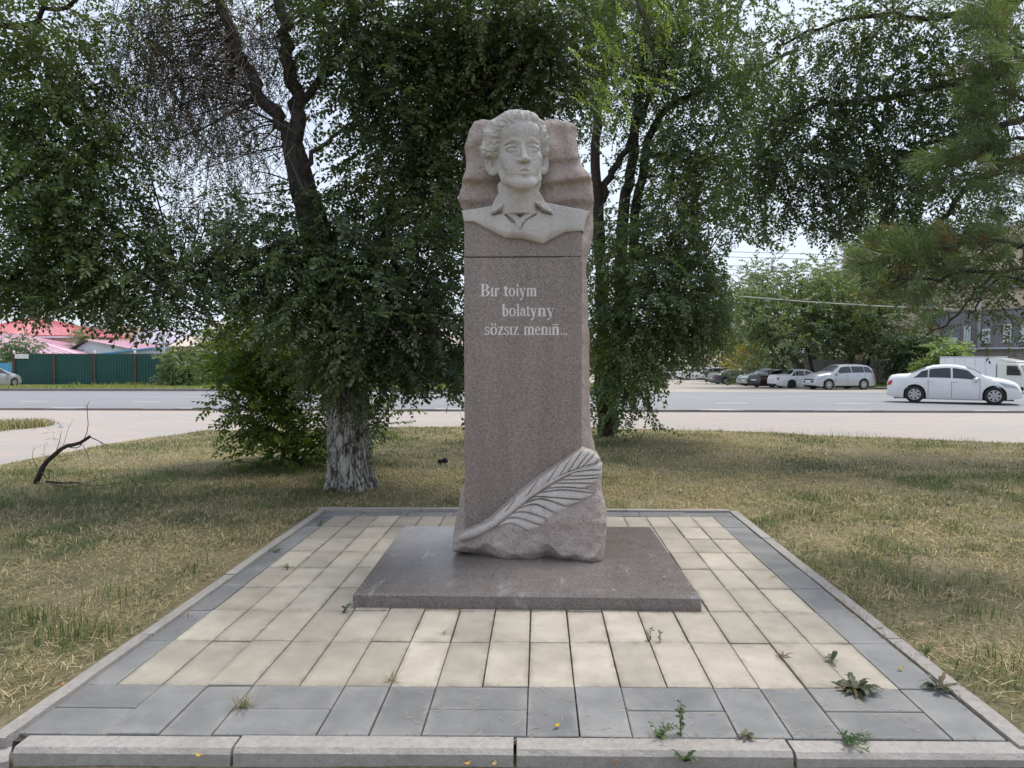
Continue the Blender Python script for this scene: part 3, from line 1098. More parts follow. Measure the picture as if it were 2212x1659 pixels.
feather_label = 'carved vane strip of the stone feather'
LOW = [  # lower vane: root on the quill, bend, tip (upper edge of each strip); the next line is its lower edge
    [(1560, 470), (1700, 420), (1790, 385)],
    [(1500, 495), (1660, 470), (1785, 470)],
    [(1440, 530), (1640, 525), (1782, 515)],
    [(1390, 570), (1600, 560), (1765, 545)],
    [(1320, 600), (1540, 600), (1715, 605)],
    [(1240, 650), (1420, 640), (1610, 655)],
    [(1180, 690), (1400, 665), (1720, 698)],
    [(1110, 730), (1330, 745), (1600, 765)],
    [(1040, 790), (1190, 755), (1450, 835)],
    [(960, 850), (1130, 810), (1340, 905)],
    [(900, 890), (1050, 890), (1275, 968)],
    [(830, 950), (960, 945), (1190, 1020)],
    [(730, 1040), (890, 1000), (1060, 1080)]]
for i in range(len(LOW) - 1):
    a, b = LOW[i], LOW[i + 1]
    g = 5 + (3 if i > 4 else 0)
    aa = [(p[0] + 4, p[1] + g) for p in a]
    o = pad('barb', aa, b, 0.006, 0.021)
UP = curve([(640, 1010), (700, 955), (900, 775), (1100, 605), (1300, 462), (1450, 362), (1600, 262), (1700, 285), (1770, 350)], 66)
RA = curve([(650, 1030), (720, 1000), (920, 846), (1120, 688), (1310, 562), (1430, 503), (1540, 460), (1640, 425), (1720, 400)], 66)
cuts = [0, 9, 18, 27, 36, 43, 49, 55, 60, 65]
for i in range(len(cuts) - 1):          # upper vane: strips whose joints slant back along the quill
    k0, k1 = cuts[i], cuts[i + 1]
    r0, r1 = max(0, k0 - 7), max(2, k1 - 7) if k1 < 65 else 65
    n_ = 9
    ks = np.linspace(k0, k1, n_)
    rs_ = np.linspace(r0, r1, n_)
    pad('barb', [UP[int(round(k))] for k in ks], [RA[int(round(k))] for k in rs_], 0.012 + 0.004 * (i % 2), 0.024, n=14, base=-0.05)
qp = [on_rock(*p) for p in [(370, 1155), (480, 1112), (560, 1082), (640, 1042), (720, 1000), (900, 862), (1100, 706), (1300, 578), (1420, 518), (1560, 466), (1720, 405)]]
qp = [(p.x, p.y - 0.012, p.z) for p in qp]
mchild('quill', MB().tube(qp, [0.022, 0.036, 0.034, 0.030, 0.024, 0.020, 0.017, 0.014, 0.011, 0.008, 0.004], 10).mesh('quill', M['gr_feather'], smooth=True))


# ---- inscription, letter by letter
def _ring(cx, cy, rx, ry, tx, ty, a0=0, a1=360, n=20):
    o, i_ = [], []
    for k in range(n + 1):
        a = R(a0 + (a1 - a0) * k / n)
        o.append((cx + rx * math.cos(a), cy + ry * math.sin(a)))
        i_.append((cx + (rx - tx) * math.cos(a), cy + (ry - ty) * math.sin(a)))
    return [[o[k], o[k + 1], i_[k + 1], i_[k]] for k in range(n)]


def _rect(x0, x1, y0, y1): return [[(x0, y0), (x1, y0), (x1, y1), (x0, y1)]]


def _dot(cx, cy, rx, ry, n=14): return [[(cx + rx * math.cos(2 * math.pi * k / n), cy + ry * math.sin(2 * math.pi * k / n)) for k in range(n)]]


def _diag(x0, y0, x1, y1, wd): return [[(x0 - wd / 2, y0), (x0 + wd / 2, y0), (x1 + wd / 2, y1), (x1 - wd / 2, y1)]]


def _flag(x0, x1, y): return [[(x0, y - 0.10), (x1, y - 0.16), (x1, y), (x1 - 0.04, y + 0.02)]]


SF = 0.075
GL = {
    'B': _rect(.12, .38, 0, 1.48) + _rect(0, .5, 0, SF) + _rect(0, .5, 1.48 - SF, 1.48) + _rect(.38, .55, .72, .79) + _ring(.47, 1.11, .43, .37, .24, .08, -90, 90) + _ring(.5, .385, .5, .385, .27, .08, -90, 90),
    'ı': _rect(.24, .76, SF, .95) + _rect(0, 1, 0, SF) + _flag(0, .76, 1.0),
    'l': _rect(.24, .76, SF, 1.42) + _rect(0, 1, 0, SF) + _flag(0, .76, 1.5),
    'r': _rect(.14, .50, SF, .95) + _rect(0, .66, 0, SF) + _flag(0, .50, 1.0) + _ring(.80, .62, .38, .38, .10, .14, 75, 165, 8) + _dot(.86, .86, .15, .13),
    't': _rect(.26, .64, .14, 1.2) + _rect(0, 1, .92, 1.0) + _ring(.66, .22, .40, .24, .12, .16, 180, 335, 10) + [[(.05, 1.0), (.26, 1.0), (.26, 1.2)]],
    'o': _ring(.5, .5, .5, .52, .27, .09, 0, 360, 28),
    'y': _diag(.22, .94, .58, .0, .28) + _diag(.84, .94, .42, -.34, .10) + _rect(0, .48, .93, 1.0) + _rect(.62, 1.0, .93, 1.0) + _dot(.26, -.36, .15, .10) + _diag(.58, .06, .47, -.2, .16),
    'm': sum([_rect(a, a + .165, SF, .86) + _rect(a - .07, a + .235, 0, SF) for a in (.08, .42, .76)], []) + _flag(0, .245, 1.0) + _ring(.335, .74, .25, .27, .165, .13, 0, 125, 9) + _ring(.675, .74, .25, .27, .165, .13, 0, 125, 9) + _rect(.08, .245, .84, .94),
    'n': sum([_rect(a, a + .27, SF, .80) + _rect(a - .1, a + .37, 0, SF) for a in (.11, .62)], []) + _flag(0, .38, 1.0) + _ring(.53, .72, .36, .30, .27, .14, 0, 130, 10) + _rect(.11, .38, .79, .94),
    'b': _rect(.12, .40, 0, 1.42) + _flag(0, .40, 1.5) + _ring(.53, .49, .46, .51, .27, .09, -140, 140, 22),
    'a': _rect(.52, .80, .10, .76) + _ring(.46, .72, .34, .29, .28, .10, 0, 165, 12) + _dot(.2, .74, .15, .12) + _ring(.42, .30, .40, .31, .26, .09, 80, 300, 14) + _ring(.86, .16, .20, .17, .10, .10, 180, 330, 8),
    's': _ring(.5, .755, .42, .265, .22, .09, 20, 255, 16) + _ring(.5, .265, .46, .285, .23, .09, -165, 75, 16) + _diag(.24, .62, .76, .40, .30) + _rect(.82, .92, .70, .95) + _rect(.04, .14, .05, .32),
    'z': _rect(.04, .96, .91, 1.0) + _rect(.0, 1.0, 0, .09) + _diag(.74, .92, .24, .08, .34) + _rect(.04, .12, .70, .91) + _rect(.90, 1.0, .09, .30),
    'e': _ring(.5, .5, .49, .52, .27, .09, 5, 320, 24) + _rect(.24, .96, .52, .60),
    '.': _dot(.5, .12, .42, .13),
}
GL['i'] = GL['ı'] + _dot(.5, 1.30, .36, .15)
GL['ö'] = GL['o'] + _dot(.25, 1.26, .15, .12) + _dot(.75, 1.26, .15, .12)
GL['ñ'] = GL['n'] + _rect(.1, .9, 1.17, 1.27)


def p2(u, v): return (912.5 + 0.26667 * u, 525.4 + 0.26667 * v)


TEXT = [(430, 68, [('B', 470, 545), ('ı', 550, 578), ('r', 581, 622), ('t', 657, 697), ('o', 699, 752), ('i', 756, 783), ('y', 783, 838), ('m', 840, 928)]),
        (592, 68, [('b', 644, 697), ('o', 702, 757), ('l', 761, 789), ('a', 791, 843), ('t', 840, 872), ('y', 872, 928), ('n', 931, 1005), ('y', 1004, 1068)]),
        (743, 68, [('s', 504, 545), ('ö', 550, 606), ('z', 609, 656), ('s', 662, 702), ('ı', 705, 731), ('z', 733, 781), ('m', 818, 908), ('e', 911, 957), ('n', 958, 1020), ('ı', 1020, 1046), ('ñ', 1046, 1112), ('.', 1122, 1134), ('.', 1141, 1153), ('.', 1160, 1172)])]
for base, xh, gl in TEXT:
    for ch, u0, u1 in gl:
        a, b_ = at(*p2(u0, base), Y=PY), at(*p2(u1, base - xh), Y=PY)
        mb = MB()
        for k, poly in enumerate(GL[ch]):
            pts = [(a.x + p[0] * (b_.x - a.x), a.z + p[1] * (b_.z - a.z)) for p in poly]
            mb.prism(pts, PY - 0.0012 - 0.00004 * k, 'y', PY + 0.004)
        mchild('letter', mb.mesh('letter', M['gr_cut']))
# ================================================================== TREES AND SHRUBS
M['leaf'] = leaf_mat('elm_leaf', 0.55, 0.42)
M['bark'] = surf('dark_bark', (0.028, 0.023, 0.02), (0.075, 0.064, 0.055), 14.0, 0.95, 0.9, 30)
M['twig'] = surf('grey_twig', (0.10, 0.085, 0.075), (0.19, 0.165, 0.15), 9.0, 0.9)


def spray(n, length, ll, lw, droop, seed, jitter=0.3):
    """one leafy twig along +X: alternate folded leaves on a thin bending stem"""
    r = np.random.RandomState(seed)
    V, F, K = [], [], []
    t = np.linspace(0, 1, 5)
    stem = np.stack([t * length, 0.02 * np.sin(t * 5 + seed), -droop * t ** 2 * length], 1)
    b = 0
    for p in stem:
        V += [p + [0, 0.0022, 0], p - [0, 0.0022, 0]]
    for i in range(4):
        F += [(2 * i, 2 * i + 1, 2 * i + 3), (2 * i, 2 * i + 3, 2 * i + 2)]
    K += [1] * 10
    b = 10
    for i in range(n):
        f = 0.12 + 0.88 * (i + 0.5) / n
        p = np.array([f * length, 0.02 * math.sin(f * 5 + seed), -droop * f * f * length])
        side = 1 if i % 2 else -1
        L = ll * r.uniform(0.7, 1.15) * (1.0 if f < 0.85 else 0.8)
        W = lw * r.uniform(0.8, 1.15)
        a = side * r.uniform(0.75, 1.25) if i < n - 1 else 0.0
        fw = np.array([math.cos(a), math.sin(a), r.uniform(-0.75, 0.15)])
        fw += r.normal(0, jitter * 0.4, 3)
        fw /= np.linalg.norm(fw)
        sd_ = np.cross(fw, [0, 0, 1.0])
        sd_ /= np.linalg.norm(sd_) + 1e-9
        sd_ = sd_ + r.normal(0, jitter, 3)
        sd_ -= fw * (sd_ @ fw)
        sd_ /= np.linalg.norm(sd_)
        up = np.cross(sd_, fw)
        m_ = p + fw * L * 0.45
        V += [p, m_ + sd_ * W / 2 + up * W * 0.16, p + fw * L - up * L * 0.12, m_ - sd_ * W / 2 + up * W * 0.16]
        F += [(b, b + 1, b + 2), (b, b + 2, b + 3)]
        K += [0] * 4
        b += 4
    return np.array(V, np.float32), np.array(F, np.int32), np.array(K)


ELM = [spray(15, 0.44, 0.072, 0.038, d, s) for s, d in enumerate((0.15, 0.3, 0.45, 0.25, 0.6, 0.35))]
ELM_BIG = [spray(15, 0.46, 0.072, 0.038, d, 20 + s) for s, d in enumerate((0.15, 0.35, 0.5, 0.3))]
FARS = [spray(12, 1.1, 0.34, 0.19, d, 40 + s, 0.6) for s, d in enumerate((0.1, 0.3, 0.5, 0.2))]
SHRUB = [spray(14, 0.38, 0.082, 0.042, d, 60 + s) for s, d in enumerate((0.05, 0.2, 0.35))]
MIST = [spray(22, 0.5, 0.040, 0.018, d, 80 + s, 0.5) for s, d in enumerate((0.3, 0.6, 0.8))]


def leaves_mesh(name, tmpl, P, D, S, tints, mat, vary=0.25, twig=(0.09, 0.075, 0.06), roll=0.7):
    """many sprays as one mesh: P positions, D directions, S sizes, tints colour per spray"""
    P, D, S, tints = (np.asarray(a, np.float32) for a in (P, D, S, tints))
    which = rng.integers(0, len(tmpl), len(P))
    VV, FF, CC, base = [], [], [], 0
    for k, (tv, tf, kind) in enumerate(tmpl):
        ii = np.where(which == k)[0]
        if not len(ii): continue
        x = D[ii] / (np.linalg.norm(D[ii], axis=1, keepdims=True) + 1e-9)
        up = np.tile(np.array([0, 0, 1.0], np.float32), (len(ii), 1)) + rng.normal(0, roll, (len(ii), 3)).astype(np.float32) * 0.5
        y = np.cross(up, x)
        y /= np.linalg.norm(y, axis=1, keepdims=True) + 1e-9
        z = np.cross(x, y)
        B = np.stack([x, y, z], 1)
        V = np.einsum('vk,ski->svi', tv, B) * S[ii][:, None, None] + P[ii][:, None, :]
        nl = (kind == 0).sum() // 4
        lv = np.ones((len(ii), len(tv), 1), np.float32)
        lr = rng.uniform(1 - vary, 1 + vary, (len(ii), nl, 1))
        lv[:, kind == 0] = np.repeat(lr, 4, 1)
        C = tints[ii][:, None, :] * lv
        C[:, kind == 1] = np.array(twig, np.float32)
        F = tf[None] + (np.arange(len(ii)) * len(tv))[:, None, None] + base
        VV.append(V.reshape(-1, 3))
        FF.append(F.reshape(-1, 3))
        CC.append(C.reshape(-1, 3))
        base += len(ii) * len(tv)
    return np_mesh(name, np.concatenate(VV), Ft=np.concatenate(FF), mats=mat, col=np.concatenate(CC))


DENS = 1.9


def uvx(pts): return [(1382.5 + 0.6537 * a_, 432 + 0.6537 * b_) for a_, b_ in pts]


OPENINGS = [uvx([(345, 160), (420, 170), (520, 150), (600, 190), (690, 170), (740, 210), (760, 330), (800, 480), (760, 600), (700, 720), (80, 720), (75, 640), (120, 590), (250, 570), (330, 500), (350, 400), (330, 300), (300, 230)]),
            [(-50, 700), (90, 712), (160, 700), (210, 728), (330, 750), (425, 790), (440, 1020), (-50, 1020)], [(835, 880), (1000, 885), (1000, 1020), (835, 1020)],
            [(1960, 735), (2060, 725), (2105, 705), (2115, 765), (2190, 790), (2300, 790), (2300, 1020), (1960, 1020)]]


THIN = [([(1265, 270), (1400, 270), (1425, 455), (1290, 470), (1265, 400)], 0.38), (uvx([(180, 60), (360, 70), (330, 230), (240, 240)]), 0.55), ([(1580, -20), (1720, -20), (1700, 130), (1600, 120)], 0.45),
        ([(230, 330), (620, 330), (560, 460), (250, 520)], 0.35)]


def crown_points(blobs, droop=0.25, size=(0.8, 1.25), cull=True):
    """sprays gathered in clumps inside the given blobs; returns positions, directions, sizes, clump centres"""
    P, D, S, C = [], [], [], []
    for (c, rad, ncl, per, sg) in blobs:
        c = np.array(c, float)
        rad = np.array(rad, float)
        for _ in range(max(1, int(ncl * DENS))):
            while True:
                q = rng.uniform(-1, 1, 3)
                if 0.05 < (q ** 2).sum() < 1: break
            cc = c + q * rad
            C.append(cc)
            n = max(2, int(per * rng.uniform(0.6, 1.4)))
            pp = cc + rng.normal(0, sg, (n, 3)) * [1, 1, 0.8]
            dd = (pp - cc) / (sg + 1e-6) * 0.5 + (cc - c) / rad.max() * 0.7 + rng.normal(0, 0.5, (n, 3))
            dd[:, 2] = dd[:, 2] * 0.55 - droop
            P.append(pp)
            D.append(dd)
            S.append(rng.uniform(size[0], size[1], n))
    P, D, S, C = np.concatenate(P), np.concatenate(D), np.concatenate(S), np.array(C)
    if cull:                        # views the trees leave open under and between their crowns
        for Q_, step in ((P, 0.36), (C, 0.0)):
            tip = Q_ + (D / np.linalg.norm(D, axis=1, keepdims=True) * step * S[:, None] + [0, 0, -0.05] if step else 0)
            px, py = project(tip)
            bad = np.zeros(len(Q_), bool)
            for poly in OPENINGS:
                bad |= poly_sd(px.astype(np.float32), py.astype(np.float32), poly) < 16
            for poly, pr in THIN:
                bad |= (poly_sd(px.astype(np.float32), py.astype(np.float32), poly) < 0) & (rng.random(len(px)) < pr)
            if step: P, D, S = P[~bad], D[~bad], S[~bad]
            else: C = C[~bad]
    return P, D, S, C


def greens(P, base, spread=0.25, warm=0.0, seed=1, sc=0.8):
    """tint per spray: slow drift through the crown plus a little chance"""
    n1 = fbm(P.astype(np.float32), sc, 2, seed)[:, None]
    n2 = rng.normal(0, 0.12, (len(P), 1))
    c = np.array(base)[None] * (1 + spread * (n1 + n2))
    y = np.clip(fbm(P.astype(np.float32), sc * 1.7, 2, seed + 9)[:, None] * 0.6 + warm, 0, 1)
    return np.clip(c * (1 + y * np.array([0.9, 0.45, -0.1])), 0.004, 1)


def limb(mb, pts, r0, r1, seg=9, wob=0.03, sub=4):
    """tapering branch through the points, slightly crooked"""
    pts = curve([np.array(p) for p in pts], max(3, (len(pts) - 1) * sub + 1))
    n = len(pts)
    pts = [p + rng.normal(0, wob, 3) * min(1, i / 2) for i, p in enumerate(pts)]
    mb.tube(pts, [r0 + (r1 - r0) * (i / (n - 1)) ** 0.8 for i in range(n)], seg)
    return pts


def twiggery(mb, limbs, centres, r=0.012, every=1):
    """thin branches running from the limbs out to the leaf clumps"""
    L = np.concatenate([np.array(l) for l in limbs])
    for c in centres[::every]:
        d = np.linalg.norm(L - c, axis=1) + np.maximum(0, L[:, 2] - c[2]) * 0.4
        p = L[int(np.argmin(d))]
        ln = np.linalg.norm(c - p)
        if ln > 2.4: continue
        mid = (p + c) / 2 + rng.normal(0, 0.16 * ln, 3) + [0, 0, 0.10 * ln]
        mb.tube(curve([p, mid, c], 7), np.linspace(r * (0.7 + 0.4 * ln), r * 0.3, 7), 5, cap=False)


def B(px, py, Y, rpx, ncl, per=7, sg=0.2, ry=1.0, asp=1.0):
    """a crown blob given where it stands: photo position, depth, radius in photo units"""
    s = Y / FPX
    return (at(px, py, Y=Y), (rpx * s * asp, max(0.5, rpx * s * 1.1) * ry, rpx * s), ncl, per, sg)


def tree(name, label, group, loc, trunk_mb, trunk_mat, crown_me, extra=()):
    t = empty(name, loc)
    tag(t, label, 'tree' if 'shrub' not in name else 'shrub', group)
    inv = Matrix.Translation(-Vector(loc))
    for nm, me in [('trunk', trunk_mb.mesh('trunk', trunk_mat, smooth=True)) if isinstance(trunk_mb, MB) else ('trunk', trunk_mb), ('crown', crown_me)] + list(extra):
        o = link(nm, me, t)
        o.matrix_parent_inverse = inv
        if nm in ('crown', 'dead_twigs'): o['kind'] = 'stuff'
    return t


# ---- the big elm left of the monument
EY = 8.75
tp = [(760, 1052, EY), (757, 1010, EY), (753, 940, EY), (748, 850, EY), (738, 760, EY), (718, 650, EY), (695, 550, EY), (672, 460, EY), (656, 410, EY), (632, 310, EY)]
rt = [0.275, 0.262, 0.245, 0.23, 0.22, 0.20, 0.185, 0.165, 0.15, 0.115]
NS, NR = 168, 270
ctr = curve([np.array(at(a, b, Y=y)) for a, b, y in tp], NR)
rad = np.interp(np.linspace(0, 1, NR), np.linspace(0, 1, len(rt)), rt)
ang = np.linspace(0, 2 * math.pi, NS, endpoint=False)
V = np.stack([np.array([c[0] + r_ * np.cos(ang), c[1] + r_ * np.sin(ang), np.full(NS, c[2])]).T for c, r_ in zip(ctr, rad)])
Zs = V[:, :, 2].reshape(-1)
An = np.tile(ang, NR)
G = np.stack([np.cos(An) * 2.6, np.sin(An) * 2.6, Zs * 1.5], 1).astype(np.float32)
# bark plates: long cells parted by fissures
NC = 29
wob = fbm(G, 1.6, 3, 71)
cu_ = An / (2 * math.pi) * NC + 0.9 * wob + 0.35 * fbm(G * np.array([1, 1, 2.5], np.float32), 4.0, 2, 73)
cv_ = Zs / 0.22 + 1.0 * fbm(G, 1.1, 2, 72) + 0.5 * np.sin(cu_ * 2.1)
jit = np.random.RandomState(4).uniform(0.05, 0.95, (NC, 80, 2))
f1 = np.full(len(Zs), 9.0)
f2 = np.full(len(Zs), 9.0)
for du in (-1, 0, 1):
    for dv in (-1, 0, 1):
        iu, iv = np.floor(cu_).astype(int) + du, np.floor(cv_).astype(int) + dv
        jj = jit[iu % NC, iv % 80]
        dd = np.hypot(cu_ - (iu + jj[:, 0]), (cv_ - (iv + jj[:, 1])) * 0.8)
        f2 = np.where(dd < f1, f1, np.minimum(f2, dd))
        f1 = np.minimum(f1, dd)
rd2 = np.clip((f2 - f1) / 0.42, 0, 1) ** 0.6 * 1.5 - 0.75
disp = (rd2 * 0.022 + 0.012 * fbm(G * np.array([3, 3, 2.2], np.float32), 2.5, 3, 77)).reshape(NR, NS)
flare = (np.exp(-(Zs.reshape(NR, NS) + 0.05) / 0.14) * 0.06) * (1 + 0.6 * np.sin(ang * 5 + 1.0))
dirs = np.stack([np.cos(ang), np.sin(ang), np.zeros(NS)], 1)
V = V + dirs[None] * (disp + flare)[:, :, None]
Vf = V.reshape(-1, 3)
Fq = []
for i in range(NR - 1):
    a = i * NS + np.arange(NS)
    b_ = i * NS + (np.arange(NS) + 1) % NS
    Fq.append(np.stack([a, b_, b_ + NS, a + NS], 1))
wash = np.clip((1.45 - Zs + 0.35 * fbm(G, 1.5, 3, 90)) / 0.5, 0, 1) * np.clip(rd2 * 1.4 + 0.2 + 0.7 * fbm(G * np.array([2, 2, 1], np.float32), 4.0, 3, 91), 0, 1)
cb = np.array([0.070, 0.060, 0.052])[None] * (1 + 0.3 * fbm(G, 3, 2, 95)[:, None])
cw = np.array([0.42, 0.405, 0.37])[None] * (1 + 0.25 * fbm(G, 5, 3, 96)[:, None])
colv = cb * (1 - wash[:, None]) + cw * wash[:, None]
m, nt, b, o = new_mat('limewashed_bark')
a = nt.nodes.new('ShaderNodeAttribute')
a.attribute_name = 'tint'
nt.links.new(a.outputs['Color'], b.inputs['Base Color'])
b.inputs['Roughness'].default_value = 0.95
bump(nt, b, noise(nt, 45, 4, 0.7), 0.6, 0.02)
trunk_me = np_mesh('trunk', Vf, np.concatenate(Fq), mats=m, smooth=True, col=np.clip(colv, 0.01, 1))

mb = MB()
limbs = []
for pts, r0, r1 in [
    ([(632, 312, EY), (600, 250, EY - .1), (569, 207, EY - .2), (535, 150, EY - .3), (509, 100, EY - .4), (480, 20, EY - .5), (450, -120, EY - .6)], 0.095, 0.05),
    ([(634, 315, EY), (642, 233, EY + .1), (628, 160, EY), (619, 100, EY), (602, 0, EY), (590, -150, EY)], 0.105, 0.06),
    ([(664, 405, EY), (669, 353, EY - .2), (709, 307, EY - .1), (742, 277, EY), (800, 255, EY + .1), (900, 240, EY + .2), (1010, 190, EY + .2)], 0.04, 0.008),
    ([(690, 520, EY), (640, 520, EY - .4), (560, 545, EY - .7), (470, 560, EY - .9), (380, 570, EY - 1.0)], 0.045, 0.012),
    ([(720, 650, EY), (790, 600, EY), (830, 500, EY + .2), (855, 400, EY + .3), (880, 300, EY + .3), (890, 220, EY + .3)], 0.04, 0.006),
    ([(738, 750, EY), (800, 740, EY - .7), (880, 720, EY - 1.1), (960, 700, EY - 1.2)], 0.035, 0.01),
    ([(602, 0, EY), (700, -120, EY - .5), (850, -220, EY - 1.0), (1050, -300, EY - 1.6), (1250, -350, EY - 2.2)], 0.07, 0.03),
    ([(642, 233, EY), (760, 120, EY + .6), (900, 60, EY + 1.2), (1040, 20, EY + 1.6), (1180, -20, EY + 2)], 0.055, 0.02),
    ([(870, 400, EY + .5), (960, 250, EY + .8), (1000, 120, EY + 1.0), (1020, -40, EY + 1.2)], 0.05, 0.03),
    ([(1250, -350, EY - 2.2), (1330, -200, EY - 2.4), (1380, 0, EY - 2.5), (1420, 120, EY - 2.5)], 0.03, 0.006),
]:
    limbs.append(limb(mb, [at(a_, b2, Y=y) for a_, b2, y in pts], r0, r1))
blobs = []
for px, py, dy, rp, n in [(760, 60, 0, 70, 13), (860, 40, .3, 80, 16), (960, 60, .5, 80, 17), (1060, 50, .3, 80, 17), (1160, 60, 0, 80, 15), (800, 170, .2, 70, 12), (890, 180, .4, 80, 17), (990, 190, .6, 80, 18),
                          (1090, 170, .5, 80, 17), (1180, 160, .3, 70, 13), (850, 290, .2, 70, 13), (950, 300, .5, 70, 15), (1040, 300, .8, 60, 11), (930, 400, .4, 70, 13), (1000, 430, .4, 50, 9), (820, 390, .2, 55, 8), (720, 100, .3, 50, 6),
                          (1210, 270, .6, 40, 6), (1230, 90, .2, 60, 9)]:
    blobs.append(B(px, py, EY + dy, rp, n, 8, 0.19))
for px, py, dy, rp, n in [(640, 500, -.3, 60, 7), (730, 480, -.2, 70, 11), (830, 500, -.2, 70, 13), (930, 510, 0, 70, 13), (590, 590, -.4, 60, 9), (680, 590, -.6, 70, 12), (780, 600, -.7, 70, 13), (880, 610, -.4, 70, 13),
                          (960, 620, -.2, 60, 11), (640, 660, -.5, 60, 8), (730, 690, -.7, 60, 11), (830, 700, -.7, 65, 12), (920, 710, -.5, 60, 11), (980, 760, -.3, 40, 7), (800, 770, -.6, 50, 8), (900, 790, -.5, 50, 8), (720, 760, -.5, 45, 6),
                          (860, 830, -.4, 40, 4), (950, 840, -.3, 35, 3), (790, 850, .5, 35, 4), (805, 920, .6, 22, 2)]:
    blobs.append(B(px, py, EY + dy, rp, n, 7, 0.17))
for px, py, dy, rp, n in [(520, 560, -.6, 70, 8), (430, 590, -.8, 70, 8), (340, 600, -.9, 70, 8), (260, 640, -.9, 60, 7), (470, 660, -.6, 50, 4), (380, 670, -.9, 50, 4), (550, 470, -.3, 60, 5), (460, 500, -.5, 60, 4), (300, 700, -.9, 35, 2)]:
    blobs.append(B(px, py, EY + dy, rp, n, 6, 0.18))
P, D, S, C = crown_points(blobs)
T = greens(P, (0.105, 0.148, 0.074), 0.34, -0.03, 2)
# upper left: thin tiny-leaved twigs, half of them dry and brown
blobs2 = [B(px, py, EY + dy, rp, n, 8, 0.20) for px, py, dy, rp, n in [(300, 80, 0, 90, 11), (400, 60, 0, 90, 13), (500, 60, .2, 80, 12), (350, 190, 0, 90, 12), (450, 200, .2, 90, 13), (270, 240, 0, 70, 6), (540, 300, .2, 60, 7), (430, 330, .1, 80, 9), (350, 380, 0, 70, 6), (480, 430, 0, 70, 7), (560, 130, .4, 50, 6), (400, 470, -.2, 60, 5)]]
P2, D2, S2, C2 = crown_points(blobs2, 0.6)
T2 = greens(P2, (0.07, 0.078, 0.046), 0.3, 0.05, 5)
brown = rng.random(len(P2)) < np.clip(1.1 - (P2[:, 2] - 3.3) * -0.25 - 0.55, 0.25, 0.75)
T2[brown] = np.array([0.11, 0.082, 0.066]) * rng.uniform(0.7, 1.2, (brown.sum(), 1))
# the crown going on above the picture, over lawn and terrace
blobs3 = [((x_, y_, z_), (1.5, 1.5, 0.8), 11, 9, 0.3) for x_, y_, z_ in [(-4, 8.6, 6.8), (-2, 9, 7.0), (0, 8.8, 6.6), (1.8, 8.2, 6.5), (-1.2, 6.6, 6.2), (0.8, 6.6, 6.2), (-3.5, 10.5, 7.5), (-1, 10.8, 7.8), (1.4, 10.4, 7.4)]]
P3, D3, S3, C3 = crown_points(blobs3, 0.3, cull=False)
T3 = greens(P3, (0.075, 0.115, 0.05), 0.25, 0.0, 8)
# fresh sprigs hanging in front of the crown, sunlit brightness put into their tint
P4, D4, T4 = [], [], []
for path in ([(1290, -30), (1335, 40), (1370, 80), (1405, 125)], [(1230, 100), (1270, 150), (1300, 175), (1345, 180)], [(1330, 160), (1380, 170), (1430, 165), (1455, 160)], [(1250, 190), (1310, 200), (1350, 215), (1370, 245)], [(1400, -30), (1430, 20), (1455, 55)], [(1300, 110), (1340, 150), (1390, 185), (1425, 200)], [(1270, 40), (1300, 80), (1320, 105)], [(1220, 200), (1270, 215), (1310, 235)]):
    cv = curve([np.array(at(a_, b2, Y=EY - 2.4)) for a_, b2 in path], 6)
    for i in range(5):
        for _ in range(2):
            P4.append(cv[i] + rng.normal(0, 0.025, 3))
            D4.append(cv[i + 1] - cv[i] + rng.normal(0, 0.03, 3))
            T4.append(np.array([0.30, 0.40, 0.09]) * rng.uniform(0.6, 1.15))
P4, D4, T4 = np.array(P4), np.array(D4), np.array(T4)
allP, allD = np.concatenate([P, P3]), np.concatenate([D, D3])
crown = leaves_mesh('crown', ELM, np.concatenate([P, P3, P4]), np.concatenate([D, D3, D4]), np.concatenate([S, S3, np.full(len(P4), 0.42)]), np.concatenate([T, T3, T4]), M['leaf'])
crown2 = leaves_mesh('crown', MIST, P2, D2, S2, T2, M['leaf'], twig=(0.10, 0.082, 0.07))
twiggery(mb, limbs, np.concatenate([C, C2]), 0.010, 2)
twiggery(mb, limbs, C3, 0.012, 3)
# long whip-like dry twigs in the upper left
tw = MB()
for k in range(700):
    px, py = rng.uniform(230, 640), rng.uniform(-20, 330)
    if px > 560 and rng.random() < 0.5: continue
    p = np.array(at(px, py, Y=EY + rng.uniform(-0.8, 0.8)))
    ln = rng.uniform(0.3, 0.9)
    d = np.array([rng.normal(0, 0.7), rng.normal(0, 0.5), -0.6 + rng.normal(0, 0.4)])
    q = p + d * ln * 0.6 + rng.normal(0, 0.06, 3)
    e = q + np.array([d[0] * 0.5 + rng.normal(0, 0.35), d[1] * 0.3, -0.3 + rng.normal(0, 0.6)]) * ln * 0.6
    tw.tube(curve([p, q, e], 8), np.linspace(0.0050, 0.0022, 8), 3, cap=False)
el = tree('elm_tree', 'large elm with thick limewashed trunk left of the monument', 'trees over the lawn', at(760, 1052, Y=EY), trunk_me, None, crown,
          [('branch', mb.mesh('branch', M['bark'], smooth=True)), ('crown', crown2), ('dead_twigs', tw.mesh('dead_twigs', M['twig']))])


